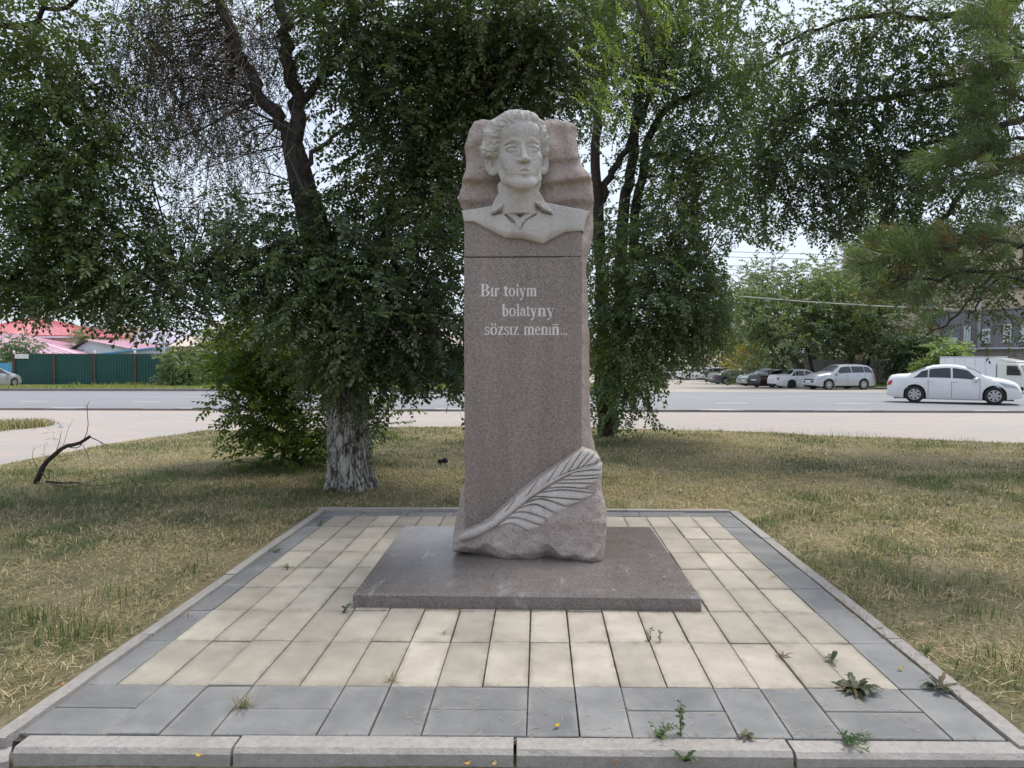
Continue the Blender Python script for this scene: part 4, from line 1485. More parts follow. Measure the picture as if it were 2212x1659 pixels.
# ---- shrub behind the elm, light coming through it
SY = 10.6
sb = [B(px, py, SY + dy, rp, n, 7, 0.16) for px, py, dy, rp, n in [(640, 790, 0, 75, 9), (560, 770, -.1, 75, 9), (530, 740, 0, 50, 4), (620, 710, 0, 65, 7), (700, 810, .1, 65, 7), (560, 860, -.1, 70, 8), (650, 900, 0, 75, 9), (560, 915, -.2, 45, 4), (720, 910, .1, 50, 4),
                                                       (600, 960, -.1, 55, 6), (680, 970, 0, 45, 4), (520, 830, -.2, 40, 3), (560, 700, .1, 50, 4), (800, 900, .3, 30, 2)]]
DENS = 2.4
P, D, S, C = crown_points(sb, 0.1, cull=False)
D[:, 2] += 0.25
T = greens(P, (0.105, 0.165, 0.03), 0.35, 0.15, 12, 1.2)
mb = MB()
L_ = []
for k in range(9):
    b0 = np.array(at(640 + rng.uniform(-25, 25), 1003, Y=SY)) + rng.normal(0, 0.08, 3) * [1, 1, 0]
    b0[2] = -0.05
    t0 = np.array(C[rng.integers(len(C))])
    L_.append(limb(mb, [b0, (b0 + t0) / 2 + [0, 0, 0.15], t0], 0.022, 0.006, 6, 0.02))
twiggery(mb, L_, C, 0.006, 1)
tree('shrub', 'bright green leafy shrub growing behind the limewashed trunk', None, at(640, 1003, Y=SY), mb, M['bark'], leaves_mesh('crown', SHRUB, P, D, S, T, M['leaf'], 0.3))

# ---- clump of trunks right behind the monument
TY = 14.5
mb = MB()
L_ = []
bs = at(1310, 940, Y=TY)
bs.z = -0.06
for pts, r0, r1 in [([(1300, 880), (1296, 640), (1293, 467), (1287, 333), (1292, 250), (1310, 120), (1320, -60)], 0.14, 0.07), ([(1308, 880), (1300, 600), (1297, 443), (1327, 367), (1350, 327), (1390, 240), (1440, 120)], 0.12, 0.05),
                    ([(1318, 880), (1340, 620), (1350, 460), (1362, 380), (1373, 283), (1380, 180), (1400, 40), (1420, -80)], 0.16, 0.07), ([(1330, 880), (1365, 560), (1385, 380), (1400, 300), (1440, 240), (1483, 210), (1567, 170), (1633, 150), (1720, 110)], 0.13, 0.04),
                    ([(1350, 860), (1420, 700), (1480, 600), (1540, 540)], 0.07, 0.02), ([(1390, 330), (1470, 345), (1560, 350), (1640, 340)], 0.06, 0.02)]:
    L_.append(limb(mb, [tuple(bs)] * (0 if pts[0][0] > 1345 else 1) + [at(a_, b2, Y=TY + 0.004 * (a_ - 1300)) for a_, b2 in pts], r0, r1))
DENS = 1.75
bl = [B(px, py, TY + dy * 1.7, rp, n, 8, 0.23) for px, py, dy, rp, n in [(1310, 540, -.6, 70, 10), (1390, 520, -.6, 70, 11), (1460, 500, -.6, 70, 11), (1530, 530, -.5, 60, 9), (1330, 640, -.8, 75, 12), (1410, 620, -.9, 75, 14), (1490, 620, -.8, 75, 13), (1550, 640, -.6, 55, 8), (1330, 740, -.8, 70, 10),
                                                       (1410, 720, -.9, 70, 12), (1490, 720, -.8, 65, 10), (1550, 730, -.5, 45, 5), (1330, 830, -.7, 60, 7), (1400, 800, -.7, 55, 7), (1320, 890, -.6, 35, 2), (1560, 560, -.5, 50, 7), (1520, 690, -.6, 55, 7), (1470, 790, -.7, 40, 3), (1280, 700, -.5, 50, 5), (1585, 590, -.3, 35, 3), (1420, 850, -.7, 30, 2)]]
bl += [B(px, py, TY + dy, rp, n, 8, 0.26) for px, py, dy, rp, n in [(1290, 60, 0, 80, 11), (1370, 40, 0, 80, 12), (1460, 60, .3, 80, 12), (1550, 50, .5, 80, 11), (1320, 160, .3, 70, 9), (1410, 150, .2, 80, 11), (1500, 150, .4, 80, 12), (1590, 140, .4, 70, 10), (1450, 250, .2, 80, 11), (1540, 240, .3, 80, 12), (1620, 230, .3, 60, 8),
                                                       (1340, 250, .3, 55, 4), (1430, 340, 0, 70, 8), (1520, 340, .2, 75, 10), (1600, 330, .2, 60, 8), (1470, 420, -.1, 65, 9), (1560, 420, 0, 65, 9), (1300, 380, .4, 40, 3), (1400, 430, 0, 50, 5), (1640, 420, 0, 50, 6)]]
bl += [(at(1400, -160, Y=TY), (2.6, 2, 1.2), 60, 8, 0.4)]
P, D, S, C = crown_points(bl, 0.3)
T = greens(P, (0.125, 0.178, 0.092), 0.32, -0.02, 15, 0.7)
twiggery(mb, L_, C, 0.011, 3)
tree('elm_tree', 'many stemmed elm right behind the monument with low hanging foliage', 'trees over the lawn', bs, mb, M['bark'], leaves_mesh('crown', ELM, P, D, S * 1.25, T, M['leaf']))

# ---- tree whose branches reach in from the right above the pine
QY = 12.0
mb = MB()
L_ = []
q0 = Vector((11.0, 13.0, -0.05))
L_.append(limb(mb, [q0, q0 + Vector((-.2, 0, 2)), q0 + Vector((-.7, -.3, 4)), q0 + Vector((-1.0, -.4, 6)), q0 + Vector((-1.2, -.5, 8))], 0.30, 0.14, 12))
for pts, r0, r1 in [([(2330, 330), (2230, 330), (2130, 380), (2092, 403), (2042, 467), (2002, 510), (1960, 560)], 0.11, 0.02), ([(2300, 150), (2150, 160), (2000, 190), (1900, 215), (1800, 220), (1680, 260)], 0.12, 0.02), ([(2320, 240), (2200, 260), (2080, 290), (1970, 330), (1880, 390), (1800, 450)], 0.09, 0.015), ([(2290, 0), (2150, 20), (2000, 40), (1850, 40), (1700, 90)], 0.10, 0.02), ([(2330, 420), (2260, 520), (2200, 600), (2150, 640)], 0.05, 0.01)]:
    L_.append(limb(mb, [q0 + Vector((-.7, -.3, 4 + rng.uniform(-0.8, 1.5)))] + [at(a_, b2, Y=QY) for a_, b2 in pts], r0, r1))
DENS = 1.2
bl = [B(px, py, QY + dy, rp, n, 8, 0.22) for px, py, dy, rp, n in [(1690, 60, 0, 80, 9), (1780, 100, 0, 80, 12), (1880, 80, 0, 80, 13), (1980, 80, 0, 80, 13), (2060, 100, .1, 70, 11), (1720, 190, -.1, 70, 9), (1800, 220, 0, 75, 12), (1900, 210, .1, 80, 14), (2000, 220, .1, 80, 14), (2080, 240, .2, 60, 10), (1680, 290, 0, 70, 9), (1770, 320, -.1, 75, 12), (1860, 320, 0, 75, 13),
                                                       (1950, 320, 0, 80, 14), (2030, 340, .1, 65, 11), (1640, 390, 0, 60, 7), (1720, 410, -.1, 70, 11), (1810, 420, 0, 70, 11), (1900, 420, 0, 70, 11), (1990, 420, 0, 70, 11), (1660, 470, -.1, 50, 4), (1750, 480, 0, 55, 6), (1830, 500, 0, 50, 6), (1900, 500, 0, 55, 6), (1980, 520, 0, 60, 6), (2060, 470, .2, 60, 7), (1720, 520, 0, 30, 2), (1600, 470, 0, 40, 3), (2130, 380, .3, 50, 6), (2150, 500, .4, 60, 6),
                                                       (2130, 640, -.6, 45, 4), (2185, 700, -.6, 45, 4), (2090, 690, -.6, 25, 1), (2160, 745, -.6, 25, 1), (2200, 620, -.5, 40, 3)]]
bl += [((8, 12, 8.5), (3, 2.5, 1.2), 45, 8, 0.4), ((10, 12, 7), (2, 2.5, 2), 30, 8, 0.4)]
P, D, S, C = crown_points(bl, 0.35)
T = greens(P, (0.09, 0.13, 0.063), 0.3, -0.04, 18, 0.7)
twiggery(mb, L_, C, 0.009, 2)
tree('elm_tree', 'elm whose leafy branches reach in from the right behind the pine', 'trees over the lawn', q0, mb, M['bark'], leaves_mesh('crown', ELM, P, D, S * 1.15, T, M['leaf']))

# ---- tree at the left edge of the picture
WY = 7.8
mb = MB()
L_ = []
w0 = Vector((-7.4, 8.0, -0.05))
L_.append(limb(mb, [w0, w0 + Vector((.1, 0, 2)), w0 + Vector((.4, -.1, 4)), w0 + Vector((.8, -.2, 6)), w0 + Vector((1.1, -.3, 8))], 0.26, 0.12, 12))
for pts, r0, r1 in [([(-150, 700), (0, 625), (76, 540), (108, 515), (176, 504), (250, 500)], 0.05, 0.01), ([(76, 540), (104, 470), (118, 410), (125, 330)], 0.025, 0.008), ([(-150, 350), (0, 280), (90, 230), (160, 190), (230, 180)], 0.06, 0.01), ([(-120, 100), (20, 60), (120, 20), (220, -20)], 0.06, 0.015), ([(-150, 480), (0, 420), (120, 330), (200, 310), (290, 300)], 0.05, 0.01)]:
    L_.append(limb(mb, [w0 + Vector((.2, 0, 2.2 + rng.uniform(0, 2)))] * (1 if pts[0][0] < 0 else 0) + [at(a_, b2, Y=WY) for a_, b2 in pts], r0, r1))
DENS = 1.7
bl = [B(px, py, WY + dy, rp, n, 7, 0.17) for px, py, dy, rp, n in [(40, 60, 0, 70, 10), (130, 60, 0, 60, 5), (60, 170, 0, 70, 9), (160, 180, .1, 60, 5), (40, 290, 0, 70, 11), (130, 300, 0, 70, 10), (220, 300, .1, 60, 6), (30, 400, 0, 70, 11), (120, 400, 0, 70, 11), (210, 400, .1, 65, 8), (290, 400, .2, 45, 3), (40, 510, -.1, 70, 12), (130, 500, 0, 70, 11), (220, 490, .1, 65, 8), (40, 610, -.1, 65, 11), (120, 600, 0, 65, 9), (210, 590, .1, 60, 7),
                                                       (40, 670, -.1, 45, 5), (110, 660, 0, 40, 4), (190, 670, .1, 35, 3), (20, 230, 0, 60, 8), (260, 560, .1, 50, 4)]]
bl += [((-5.5, 7, 6.2), (2, 2, 1.0), 30, 8, 0.3), ((-6, 8, 7.5), (2, 2, 1.0), 26, 8, 0.3)]
P, D, S, C = crown_points(bl, 0.3)
T = greens(P, (0.105, 0.155, 0.058), 0.3, 0.03, 22, 0.9)
twiggery(mb, L_, C, 0.008, 2)
tree('elm_tree', 'elm at the left edge with a dark bough and drooping green leaves', 'trees over the lawn', w0, mb, M['bark'], leaves_mesh('crown', ELM_BIG, P, D, S, T, M['leaf']))


# ---- pine on the right
def tuft(seed, n=62, shoot=0.24, nl=0.115):
    r = np.random.RandomState(seed)
    V, F, K = [], [], []
    V += [np.array(p) for p in [(0, .004, 0), (0, -.004, 0), (shoot, -.002, 0), (shoot, .002, 0)]]
    F += [(0, 1, 2), (0, 2, 3)]
    K += [1] * 4
    b = 4
    for i in range(n):
        f = r.uniform(0.05, 1.0) ** 0.8
        a = r.uniform(0, 2 * math.pi)
        sp = r.uniform(0.35, 0.95) if f < 0.93 else r.uniform(0.05, 0.5)
        d = np.array([math.cos(sp), math.sin(sp) * math.cos(a), math.sin(sp) * math.sin(a)])
        s_ = np.cross(d, r.normal(0, 1, 3))
        s_ /= np.linalg.norm(s_)
        p = np.array([f * shoot, 0, 0])
        l = nl * r.uniform(0.75, 1.15)
        m_ = p + d * l * 0.5 + np.array([0, 0, -0.004])
        V += [p, m_ + s_ * 0.0030, p + d * l + np.array([0, 0, -0.014]), m_ - s_ * 0.0030]
        F += [(b, b + 1, b + 2), (b, b + 2, b + 3)]
        K += [0] * 4
        b += 4
    return np.array(V, np.float32), np.array(F, np.int32), np.array(K)


PINE = [tuft(s) for s in range(4)]
PN = 5.9
mb = MB()
L_ = []
p0 = Vector((5.7, 6.4, -0.05))
L_.append(limb(mb, [p0, p0 + Vector((0, 0, 2)), p0 + Vector((.05, 0, 4)), p0 + Vector((0, .05, 6)), p0 + Vector((0, 0, 8))], 0.19, 0.07, 12, 0.02))
for pts, h, r0 in [([(2330, 120), (2250, 110), (2180, 90), (2120, 60)], 5.0, 0.03), ([(2340, 260), (2260, 250), (2200, 210), (2150, 190)], 4.2, 0.028), ([(2340, 330), (2250, 310), (2180, 300), (2120, 330), (2085, 345)], 3.8, 0.03), ([(2350, 420), (2260, 390), (2190, 370), (2130, 390)], 3.4, 0.025), ([(2350, 560), (2250, 530), (2150, 520), (2050, 530), (1960, 545), (1890, 555)], 3.0, 0.03),
                   ([(2350, 600), (2240, 585), (2130, 585), (2030, 600), (1950, 605), (1900, 620)], 2.6, 0.028), ([(2150, 585), (2110, 630), (2066, 680), (2020, 712), (1995, 725)], 2.6, 0.012), ([(2350, 650), (2240, 620), (2160, 600), (2115, 650), (2095, 685)], 2.5, 0.016), ([(2360, 20), (2280, 10), (2200, 0), (2130, -10)], 5.6, 0.03)]:
    st = [p0 + Vector((0, 0, h))] if pts[0][0] > 2300 else []
    L_.append(limb(mb, st + [at(a_, b2, Y=PN + rng.uniform(-.3, .3)) for a_, b2 in pts], r0, 0.006, 6, 0.012))
P, D, T = [], [], []


def tufts(px, py, rp, n, Y=PN, brown=0.07):
    for _ in range(n):
        a_ = rng.normal(0, 0.55, 2)
        p = np.array(at(px + a_[0] * rp, py + a_[1] * rp, Y=Y + rng.normal(0, 0.28)))
        P.append(p)
        D.append(np.array([-0.75 + rng.normal(0, 0.45), -0.25 + rng.normal(0, 0.45), 0.15 + rng.normal(0, 0.45)]))
        T.append(np.array([0.19, 0.14, 0.075]) * rng.uniform(0.7, 1.2) if rng.random() < brown else np.array([0.125, 0.175, 0.085]) * rng.uniform(0.65, 1.35))


for px, py, rp, n in [(2160, 40, 55, 16), (2110, 30, 40, 7), (2190, 110, 50, 14), (2140, 100, 45, 9), (2150, 190, 40, 11), (2195, 180, 40, 10), (2130, 235, 38, 10), (2185, 250, 45, 12), (2090, 340, 38, 10), (2140, 330, 45, 13), (2190, 330, 45, 12), (2170, 390, 40, 8), (2060, 345, 22, 4), (2205, 400, 30, 5),
                      (2190, 480, 40, 7), (2140, 500, 40, 8), (2080, 520, 42, 9), (2020, 530, 42, 9), (1960, 545, 42, 9), (1910, 560, 35, 7), (2190, 545, 40, 6), (2130, 555, 38, 6), (2060, 575, 40, 8), (1990, 590, 45, 11), (1930, 605, 40, 9), (1885, 600, 26, 4), (2180, 600, 30, 5), (2110, 605, 30, 5), (2040, 620, 30, 5), (1970, 630, 30, 5), (1920, 635, 22, 3), (2100, 670, 14, 1), (2040, 695, 18, 2), (2010, 715, 16, 2)]:
    tufts(px, py, rp, int(n * 1.35))
twiggery(mb, L_, np.array(P), 0.005, 2)
for k in range(30):
    tufts(2300 + rng.uniform(-20, 120), rng.uniform(-100, 650), 60, 2)
tree('pine_tree', 'pine at the right edge with long green and brown needles', 'trees over the lawn', p0, mb, M['bark'], leaves_mesh('crown', PINE, P, D, rng.uniform(0.8, 1.2, len(P)), T, M['leaf'], 0.25, (0.11, 0.085, 0.06), 2.0))


# ---- trees beyond the road
def far_tree(name, label, px, py_top, Y, base_x, lean, rx, tone, ncl, group='trees beyond the car park', trunk_r=0.18, low=0.30, warm=0.0, per=7):
    """tree with crown top at a given photo height; lean = how far its trunk leans, in metres"""
    g = gz(Y) - 0.05
    rx, ncl = rx * 1.25, int(ncl * 1.5)
    b0 = at(px, 800, Y=Y)
    b0.z = g
    top = at(px, py_top, Y=Y).z
    h = top - g
    mb = MB()
    c0 = Vector((b0.x + lean, Y, g + h * 0.62))
    L = [limb(mb, [b0 + Vector((base_x, 0, 0)), b0 + Vector((base_x * 0.6 + lean * 0.4, 0.1, h * 0.25)), c0 + Vector((-lean * 0.2, 0, -h * 0.2)), c0 + Vector((0, 0, h * 0.25))], trunk_r, trunk_r * 0.3, 8, 0.05)]
    for k in range(5):
        a = rng.uniform(0, 6.28)
        L.append(limb(mb, [L[0][5 + k % 3], c0 + Vector((math.cos(a) * rx * 0.5, math.sin(a) * rx * 0.4, h * rng.uniform(-0.05, 0.3)))], trunk_r * 0.45, 0.03, 6, 0.06))
    bl = []
    for k in range(7):
        a = rng.uniform(0, 6.28)
        f = rng.uniform(low, 0.88)
        w_ = math.sin(math.pi * min(1, (f - low * 0.5) / (1.0 - low * 0.5))) ** 0.6
        bl.append(((c0.x + math.cos(a) * rx * 0.55 * w_ - lean * 0.4 * (0.7 - f), Y + math.sin(a) * rx * 0.5, g + h * f), (rx * 0.5, rx * 0.5, h * 0.15), ncl, per, rx * 0.15))
    bl.append(((c0.x, Y, g + h * 0.86), (rx * 0.35, rx * 0.35, h * 0.12), ncl, per, rx * 0.13))
    P, D, S, C = crown_points(bl, 0.2, cull=False)
    T = greens(P, tone, 0.3, warm, int(px), 0.35)
    twiggery(mb, L, C, 0.02, 4)
    return tree(name, label, group, b0, mb, M['bark'], leaves_mesh('crown', FARS, P, D, S * 0.78, T, M['leaf'], 0.3))


DENS = 1.0
for a in [('leaning_tree', 'tree leaning to the left over the dark parked cars', 1700, 588, 54, 2.0, -1.6, 3.4, (0.119, 0.167, 0.090), 8),
          ('twin_tree', 'tree with forked trunk behind the white parked saloon', 1748, 580, 56, 0.6, -0.6, 3.0, (0.127, 0.174, 0.092), 8),
          ('curved_tree', 'tree with a curved trunk behind the silver estate car', 1835, 566, 56, 0.6, -0.7, 3.2, (0.136, 0.188, 0.094), 9),
          ('old_tree', 'tree with straight dark trunk beside the concrete wall', 1880, 590, 57, -0.5, 0.4, 2.8, (0.115, 0.159, 0.084), 8),
          ('tall_tree', 'tall pale green tree standing highest behind the car park', 1645, 566, 76, 0.0, 0.0, 3.6, (0.134, 0.175, 0.104), 9),
          ('tall_tree', 'tall tree rising behind the curved trunk by the grey building', 1790, 560, 78, 0.0, 0.0, 4.0, (0.134, 0.175, 0.104), 9)]:
    far_tree(*a, low=0.42)
far_tree('yellow_tree', 'yellow leaved tree behind the grey saloon', 1606, 705, 80, 0, 0, 2.3, (0.5, 0.41, 0.15), 8, low=0.35)
far_tree('dark_shrub', 'dense dark green shrub behind the white moving car', 1984, 716, 53, 0, 0, 2.0, (0.082, 0.129, 0.065), 9, low=0.05, trunk_r=0.08, group='shrubs by the grey building')
far_tree('light_shrub', 'light green shrub beside the white truck box', 2040, 740, 49, 0, 0, 1.0, (0.192, 0.273, 0.110), 6, low=0.05, trunk_r=0.05, group='shrubs by the grey building')
far_tree('dark_tree', 'low dark tree behind the black parked car', 1690, 690, 66, 0, 0, 4.2, (0.065, 0.094, 0.053), 9, low=0.1)
far_tree('dark_tree', 'dark tree behind the silver estate near the wall', 1800, 700, 64, 0, 0, 3.6, (0.072, 0.101, 0.054), 9, low=0.1)
far_tree('far_tree', 'distant tree seen behind the low hanging elm leaves', 1560, 690, 96, 0, 0, 4.0, (0.110, 0.145, 0.087), 8, low=0.1)
# far belt of trees closing the view beyond the houses
n = 2600
bx = rng.uniform(-170, 170, n)
hh = 6.5 + 2.5 * fbm(np.stack([bx * 0.06, np.zeros(n), np.zeros(n)], 1).astype(np.float32), 1.0, 3, 7)
bz = gz(100) + np.abs(rng.beta(2.2, 1.6, n)) * hh
bP = np.stack([bx, 150 + rng.uniform(-5, 5, n), bz], 1)
tag(link('tree_belt', leaves_mesh('tree_belt', FARS, bP, rng.normal(0, 1, (n, 3)) + [0, -0.4, 0.1], rng.uniform(1.6, 2.6, n), greens(bP, (0.12, 0.15, 0.095), 0.25, 0.0, 31, 0.05), M['leaf'], 0.25)), 'far off belt of trees behind the houses and car park', 'trees', kind='stuff')
far_tree('fence_shrub', 'green shrub growing in front of the green fence', 405, 752, 54, 0, 0, 1.7, (0.142, 0.188, 0.095), 6, low=0.05, trunk_r=0.05, group='shrubs along the fence')
far_tree('garden_shrub', 'shrub rising above the left end of the green fence', 55, 735, 62, 0, 0, 2.4, (0.120, 0.174, 0.103), 7, low=0.1, trunk_r=0.08, group='shrubs along the fence')
far_tree('garden_shrub', 'shrub between the red roofed house and the pale gable', 185, 712, 72, 0, 0, 1.6, (0.184, 0.219, 0.126), 5, low=0.1, trunk_r=0.08, group='shrubs along the fence')
far_tree('garden_tree', 'small tree behind the fence left of the elm trunk', 470, 700, 64, 0, 0, 1.8, (0.120, 0.173, 0.091), 6, low=0.1, trunk_r=0.08, group='shrubs along the fence')
# ================================================================== FENCE, HOUSES, BUILDING
M['green_sheet'] = surf('green_sheet_metal', (0.022, 0.082, 0.075), (0.03, 0.10, 0.092), 0.8, 0.55)
M['post'] = surf('brown_post', (0.075, 0.05, 0.045), (0.13, 0.09, 0.08), 4.0, 0.8)
M['white'] = surf('white_paint', (0.70, 0.71, 0.73), (0.8, 0.81, 0.82), 2.0, 0.6)
M['blue_sheet'] = surf('blue_sheet_metal', (0.10, 0.36, 0.62), (0.14, 0.42, 0.68), 1.0, 0.6)
M['red_roof'] = surf('red_metal_roof', (0.58, 0.20, 0.22), (0.66, 0.27, 0.29), 0.8, 0.5)
M['pink_roof'] = surf('pale_pink_roof', (0.66, 0.42, 0.50), (0.72, 0.48, 0.55), 0.8, 0.5)
M['beige_roof'] = surf('beige_roof', (0.56, 0.47, 0.40), (0.64, 0.55, 0.48), 0.8, 0.7)
M['mauve_roof'] = surf('mauve_roof', (0.42, 0.38, 0.47), (0.5, 0.46, 0.54), 0.8, 0.6)
M['cream'] = surf('cream_plaster', (0.60, 0.56, 0.48), (0.68, 0.64, 0.57), 0.8, 0.9)
M['ice_wall'] = surf('pale_blue_plaster', (0.60, 0.68, 0.72), (0.68, 0.75, 0.79), 0.7, 0.9)
M['brick'] = surf('red_brick', (0.42, 0.17, 0.11), (0.52, 0.24, 0.16), 6.0, 0.9)
M['brick_wall'] = surf('pink_brick_wall', (0.52, 0.33, 0.26), (0.6, 0.4, 0.33), 2.0, 0.9)
M['dark_trim'] = surf('dark_trim', (0.06, 0.05, 0.045), (0.1, 0.085, 0.075), 3.0, 0.8)
M['glass'] = new_mat('window_glass')[0]
_b = next(n for n in M['glass'].node_tree.nodes if n.type == 'BSDF_PRINCIPLED')
_b.inputs['Base Color'].default_value = (0.10, 0.13, 0.15, 1)
_b.inputs['Roughness'].default_value = 0.08
_b.inputs['Specular IOR Level'].default_value = 0.8
M['concrete'] = surf('grey_concrete_wall', (0.27, 0.255, 0.235), (0.36, 0.34, 0.315), 0.6, 0.95, c2=(0.2, 0.18, 0.165), scale2=0.4)
M['cladding'] = surf('grey_cladding', (0.215, 0.21, 0.225), (0.265, 0.26, 0.275), 1.2, 0.7, vary=0.08)
M['beige_wall'] = surf('beige_brick_wall', (0.50, 0.42, 0.30), (0.58, 0.49, 0.36), 1.0, 0.95)
M['metal_grey'] = surf('pale_grey_metal', (0.50, 0.53, 0.56), (0.58, 0.61, 0.64), 1.0, 0.5)

FY = 57.0
fz = gz(FY) + 0.08
post_x = [at(31 + 87 * k, 800, Y=FY).x for k in range(12)]
zt = at(300, 765, Y=FY).z
fence = empty('fence', (post_x[0], FY, fz))
tag(fence, 'dark green corrugated metal fence with brown posts across the road', 'fence')
bay = post_x[1] - post_x[0]
prof = []
nr = 14
for i in range(nr):
    x_ = 0.09 + (bay - 0.18) * i / nr
    d_ = (bay - 0.18) / nr
    prof += [(x_, 0.0), (x_ + d_ * 0.35, 0.0), (x_ + d_ * 0.5, 0.045), (x_ + d_ * 0.85, 0.045)]
prof.append((bay - 0.09, 0.0))
h = zt - fz
vs = [(a_, b_, 0.05) for a_, b_ in prof] + [(a_, b_, h) for a_, b_ in prof]
n = len(prof)
panel_me = MB().add(vs, [(i, i + 1, n + i + 1, n + i) for i in range(n - 1)]).mesh('fence_panel', M['green_sheet'])
post_me = MB().box(-0.11, 0.11, -0.11, 0.11, -0.1, h + 0.06).mesh('post', M['post'])
cap_me = MB().lathe([(0.0, 0.24), (0.07, 0.21), (0.10, 0.14), (0.07, 0.07), (0.05, 0.05), (0.12, 0.03), (0.12, 0.0)], 10, 'z').mesh('post_cap', M['white'], smooth=True)
for k in range(12):
    xx = post_x[k] - post_x[0]
    p = link('post', post_me, fence, (xx, 0, 0))
    link('post_cap', cap_me, p, (0, 0, h + 0.06))
    if k < 11:
        link('fence_panel', panel_me, fence, (xx, -0.02, 0))
MB().box(0, bay * 11, 0.03, 0.07, h + 0.01, h + 0.05).build('top_rail', M['post'], fence)
sg0, sg1 = at(33, 774.6, Y=FY - 0.1), at(62.5, 764.8, Y=FY - 0.1)
tag(MB().box(sg0.x, sg1.x, FY - 0.16, FY - 0.13, sg0.z, sg1.z).build('fence_sign', M['white'], bevel=0.005), 'blank white plate fixed to the left end of the green fence', 'sign')
bf = empty('blue_fence', (post_x[0] - 0.3, FY + 1, fz))
tag(bf, 'low bright blue corrugated fence left of the green fence', 'fence')
bz = at(10, 784, Y=FY + 1).z - fz
for k in range(5):
    q = [(-2.0 * k - 0.25 * i * 1.0, 0.04 * (i % 2)) for i in range(9)]
    MB().add([(a_, b_, 0) for a_, b_ in q] + [(a_, b_, bz) for a_, b_ in q], [(i, i + 1, 10 + i, 9 + i) for i in range(8)]).build('fence_panel', M['blue_sheet'], bf)


def wall_box(par, x0, x1, y0, y1, z0, z1, m): return MB().box(x0, x1, y0, y1, z0, z1).build('wall', m, par)


def roof_sheet(par, pts, m, th=0.12, name='roof'):
    """roof plane with thickness and standing seams"""
    a, b_, c, d = [Vector(p) for p in pts]
    nrm = (b_ - a).cross(d - a).normalized()
    if nrm.z < 0: nrm = -nrm
    mb = MB()
    lo = [p - nrm * th for p in (a, b_, c, d)]
    mb.add([a, b_, c, d] + lo, [(0, 1, 2, 3), (7, 6, 5, 4), (0, 4, 5, 1), (1, 5, 6, 2), (2, 6, 7, 3), (3, 7, 4, 0)])
    n_ = max(3, int((b_ - a).length / 0.6))
    for i in range(1, n_):
        t = i / n_
        p, q = a + (b_ - a) * t, d + (c - d) * t
        mb.tube([p + nrm * 0.02, q + nrm * 0.02], 0.03, 4, False)
    return mb.build(name, m, par)


def win(par, x0, x1, y, z0, z1, frame=None, bars=1, pane=None):
    """window: frame with glass set behind it and a sill"""
    f = MB()
    t = 0.07
    f.box(x0, x1, y - 0.05, y + 0.02, z0, z0 + t).box(x0, x1, y - 0.05, y + 0.02, z1 - t, z1).box(x0, x0 + t, y - 0.05, y + 0.02, z0 + t, z1 - t).box(x1 - t, x1, y - 0.05, y + 0.02, z0 + t, z1 - t)
    for k in range(bars):
        xx = x0 + (x1 - x0) * (k + 1) / (bars + 1)
        f.box(xx - 0.03, xx + 0.03, y - 0.045, y + 0.015, z0 + t, z1 - t)
    o = f.build('window', frame or M['white'], par)
    MB().box(x0 + t, x1 - t, y - 0.02, y - 0.005, z0 + t, z1 - t).build('pane', pane or M['glass'], o)
    MB().box(x0 - 0.08, x1 + 0.08, y - 0.12, y - 0.001, z0 - 0.06, z0 - 0.002).build('sill', frame or M['white'], o)
    return o


def X(px, Y): return at(px, 770, Y=Y).x
def Z(py, Y): return at(600, py, Y=Y).z


# red-roofed house
hy = 76.0
h1 = empty('house', (X(60, hy), hy, gz(hy)))
tag(h1, 'cream house with a bright red hipped roof behind the fence', 'house')
def loc(o, par):
    o.matrix_parent_inverse = Matrix.Translation(-Vector(par.location))
    return o
x0, x1, ze, za = X(-70, hy), X(152, hy), Z(724, hy), Z(676, hy)
loc(wall_box(h1, x0, x1, hy, hy + 9, gz(hy), ze, M['cream']), h1)
ov = 1.2
ra, rb = Vector((x0 + 4.6, hy + 4.5, za)), Vector((X(72, hy + 4.5), hy + 4.5, za))
e = [Vector((x0 - ov, hy - ov, ze)), Vector((x1 + ov, hy - ov, ze)), Vector((x1 + ov, hy + 9 + ov, ze)), Vector((x0 - ov, hy + 9 + ov, ze))]
loc(roof_sheet(h1, (e[0], e[1], rb, ra), M['red_roof']), h1)
loc(roof_sheet(h1, (e[1], e[2], rb + Vector((0.02, 0, 0)), rb), M['red_roof']), h1)
loc(roof_sheet(h1, (e[2], e[3], ra, rb), M['red_roof']), h1)
loc(MB().box(x0 - ov, x1 + ov, hy - ov - 0.05, hy - ov + 0.05, ze - 0.28, ze - 0.14).build('gutter', M['white'], h1), h1)
loc(win(h1, X(104, hy), X(112.5, hy), hy - 0.02, Z(745, hy), Z(729, hy)), h1)
for px in (83, 100.5, 115):
    for k in range(9):
        zz = Z(752, hy) + k * 0.28
        if zz > ze - 0.4: break
        loc(MB().box(X(px, hy) - 0.2, X(px, hy) + (0.2 if k % 2 else 0.1), hy - 0.05, hy - 0.003, zz, zz + 0.2).build('brick', M['brick'], h1), h1)
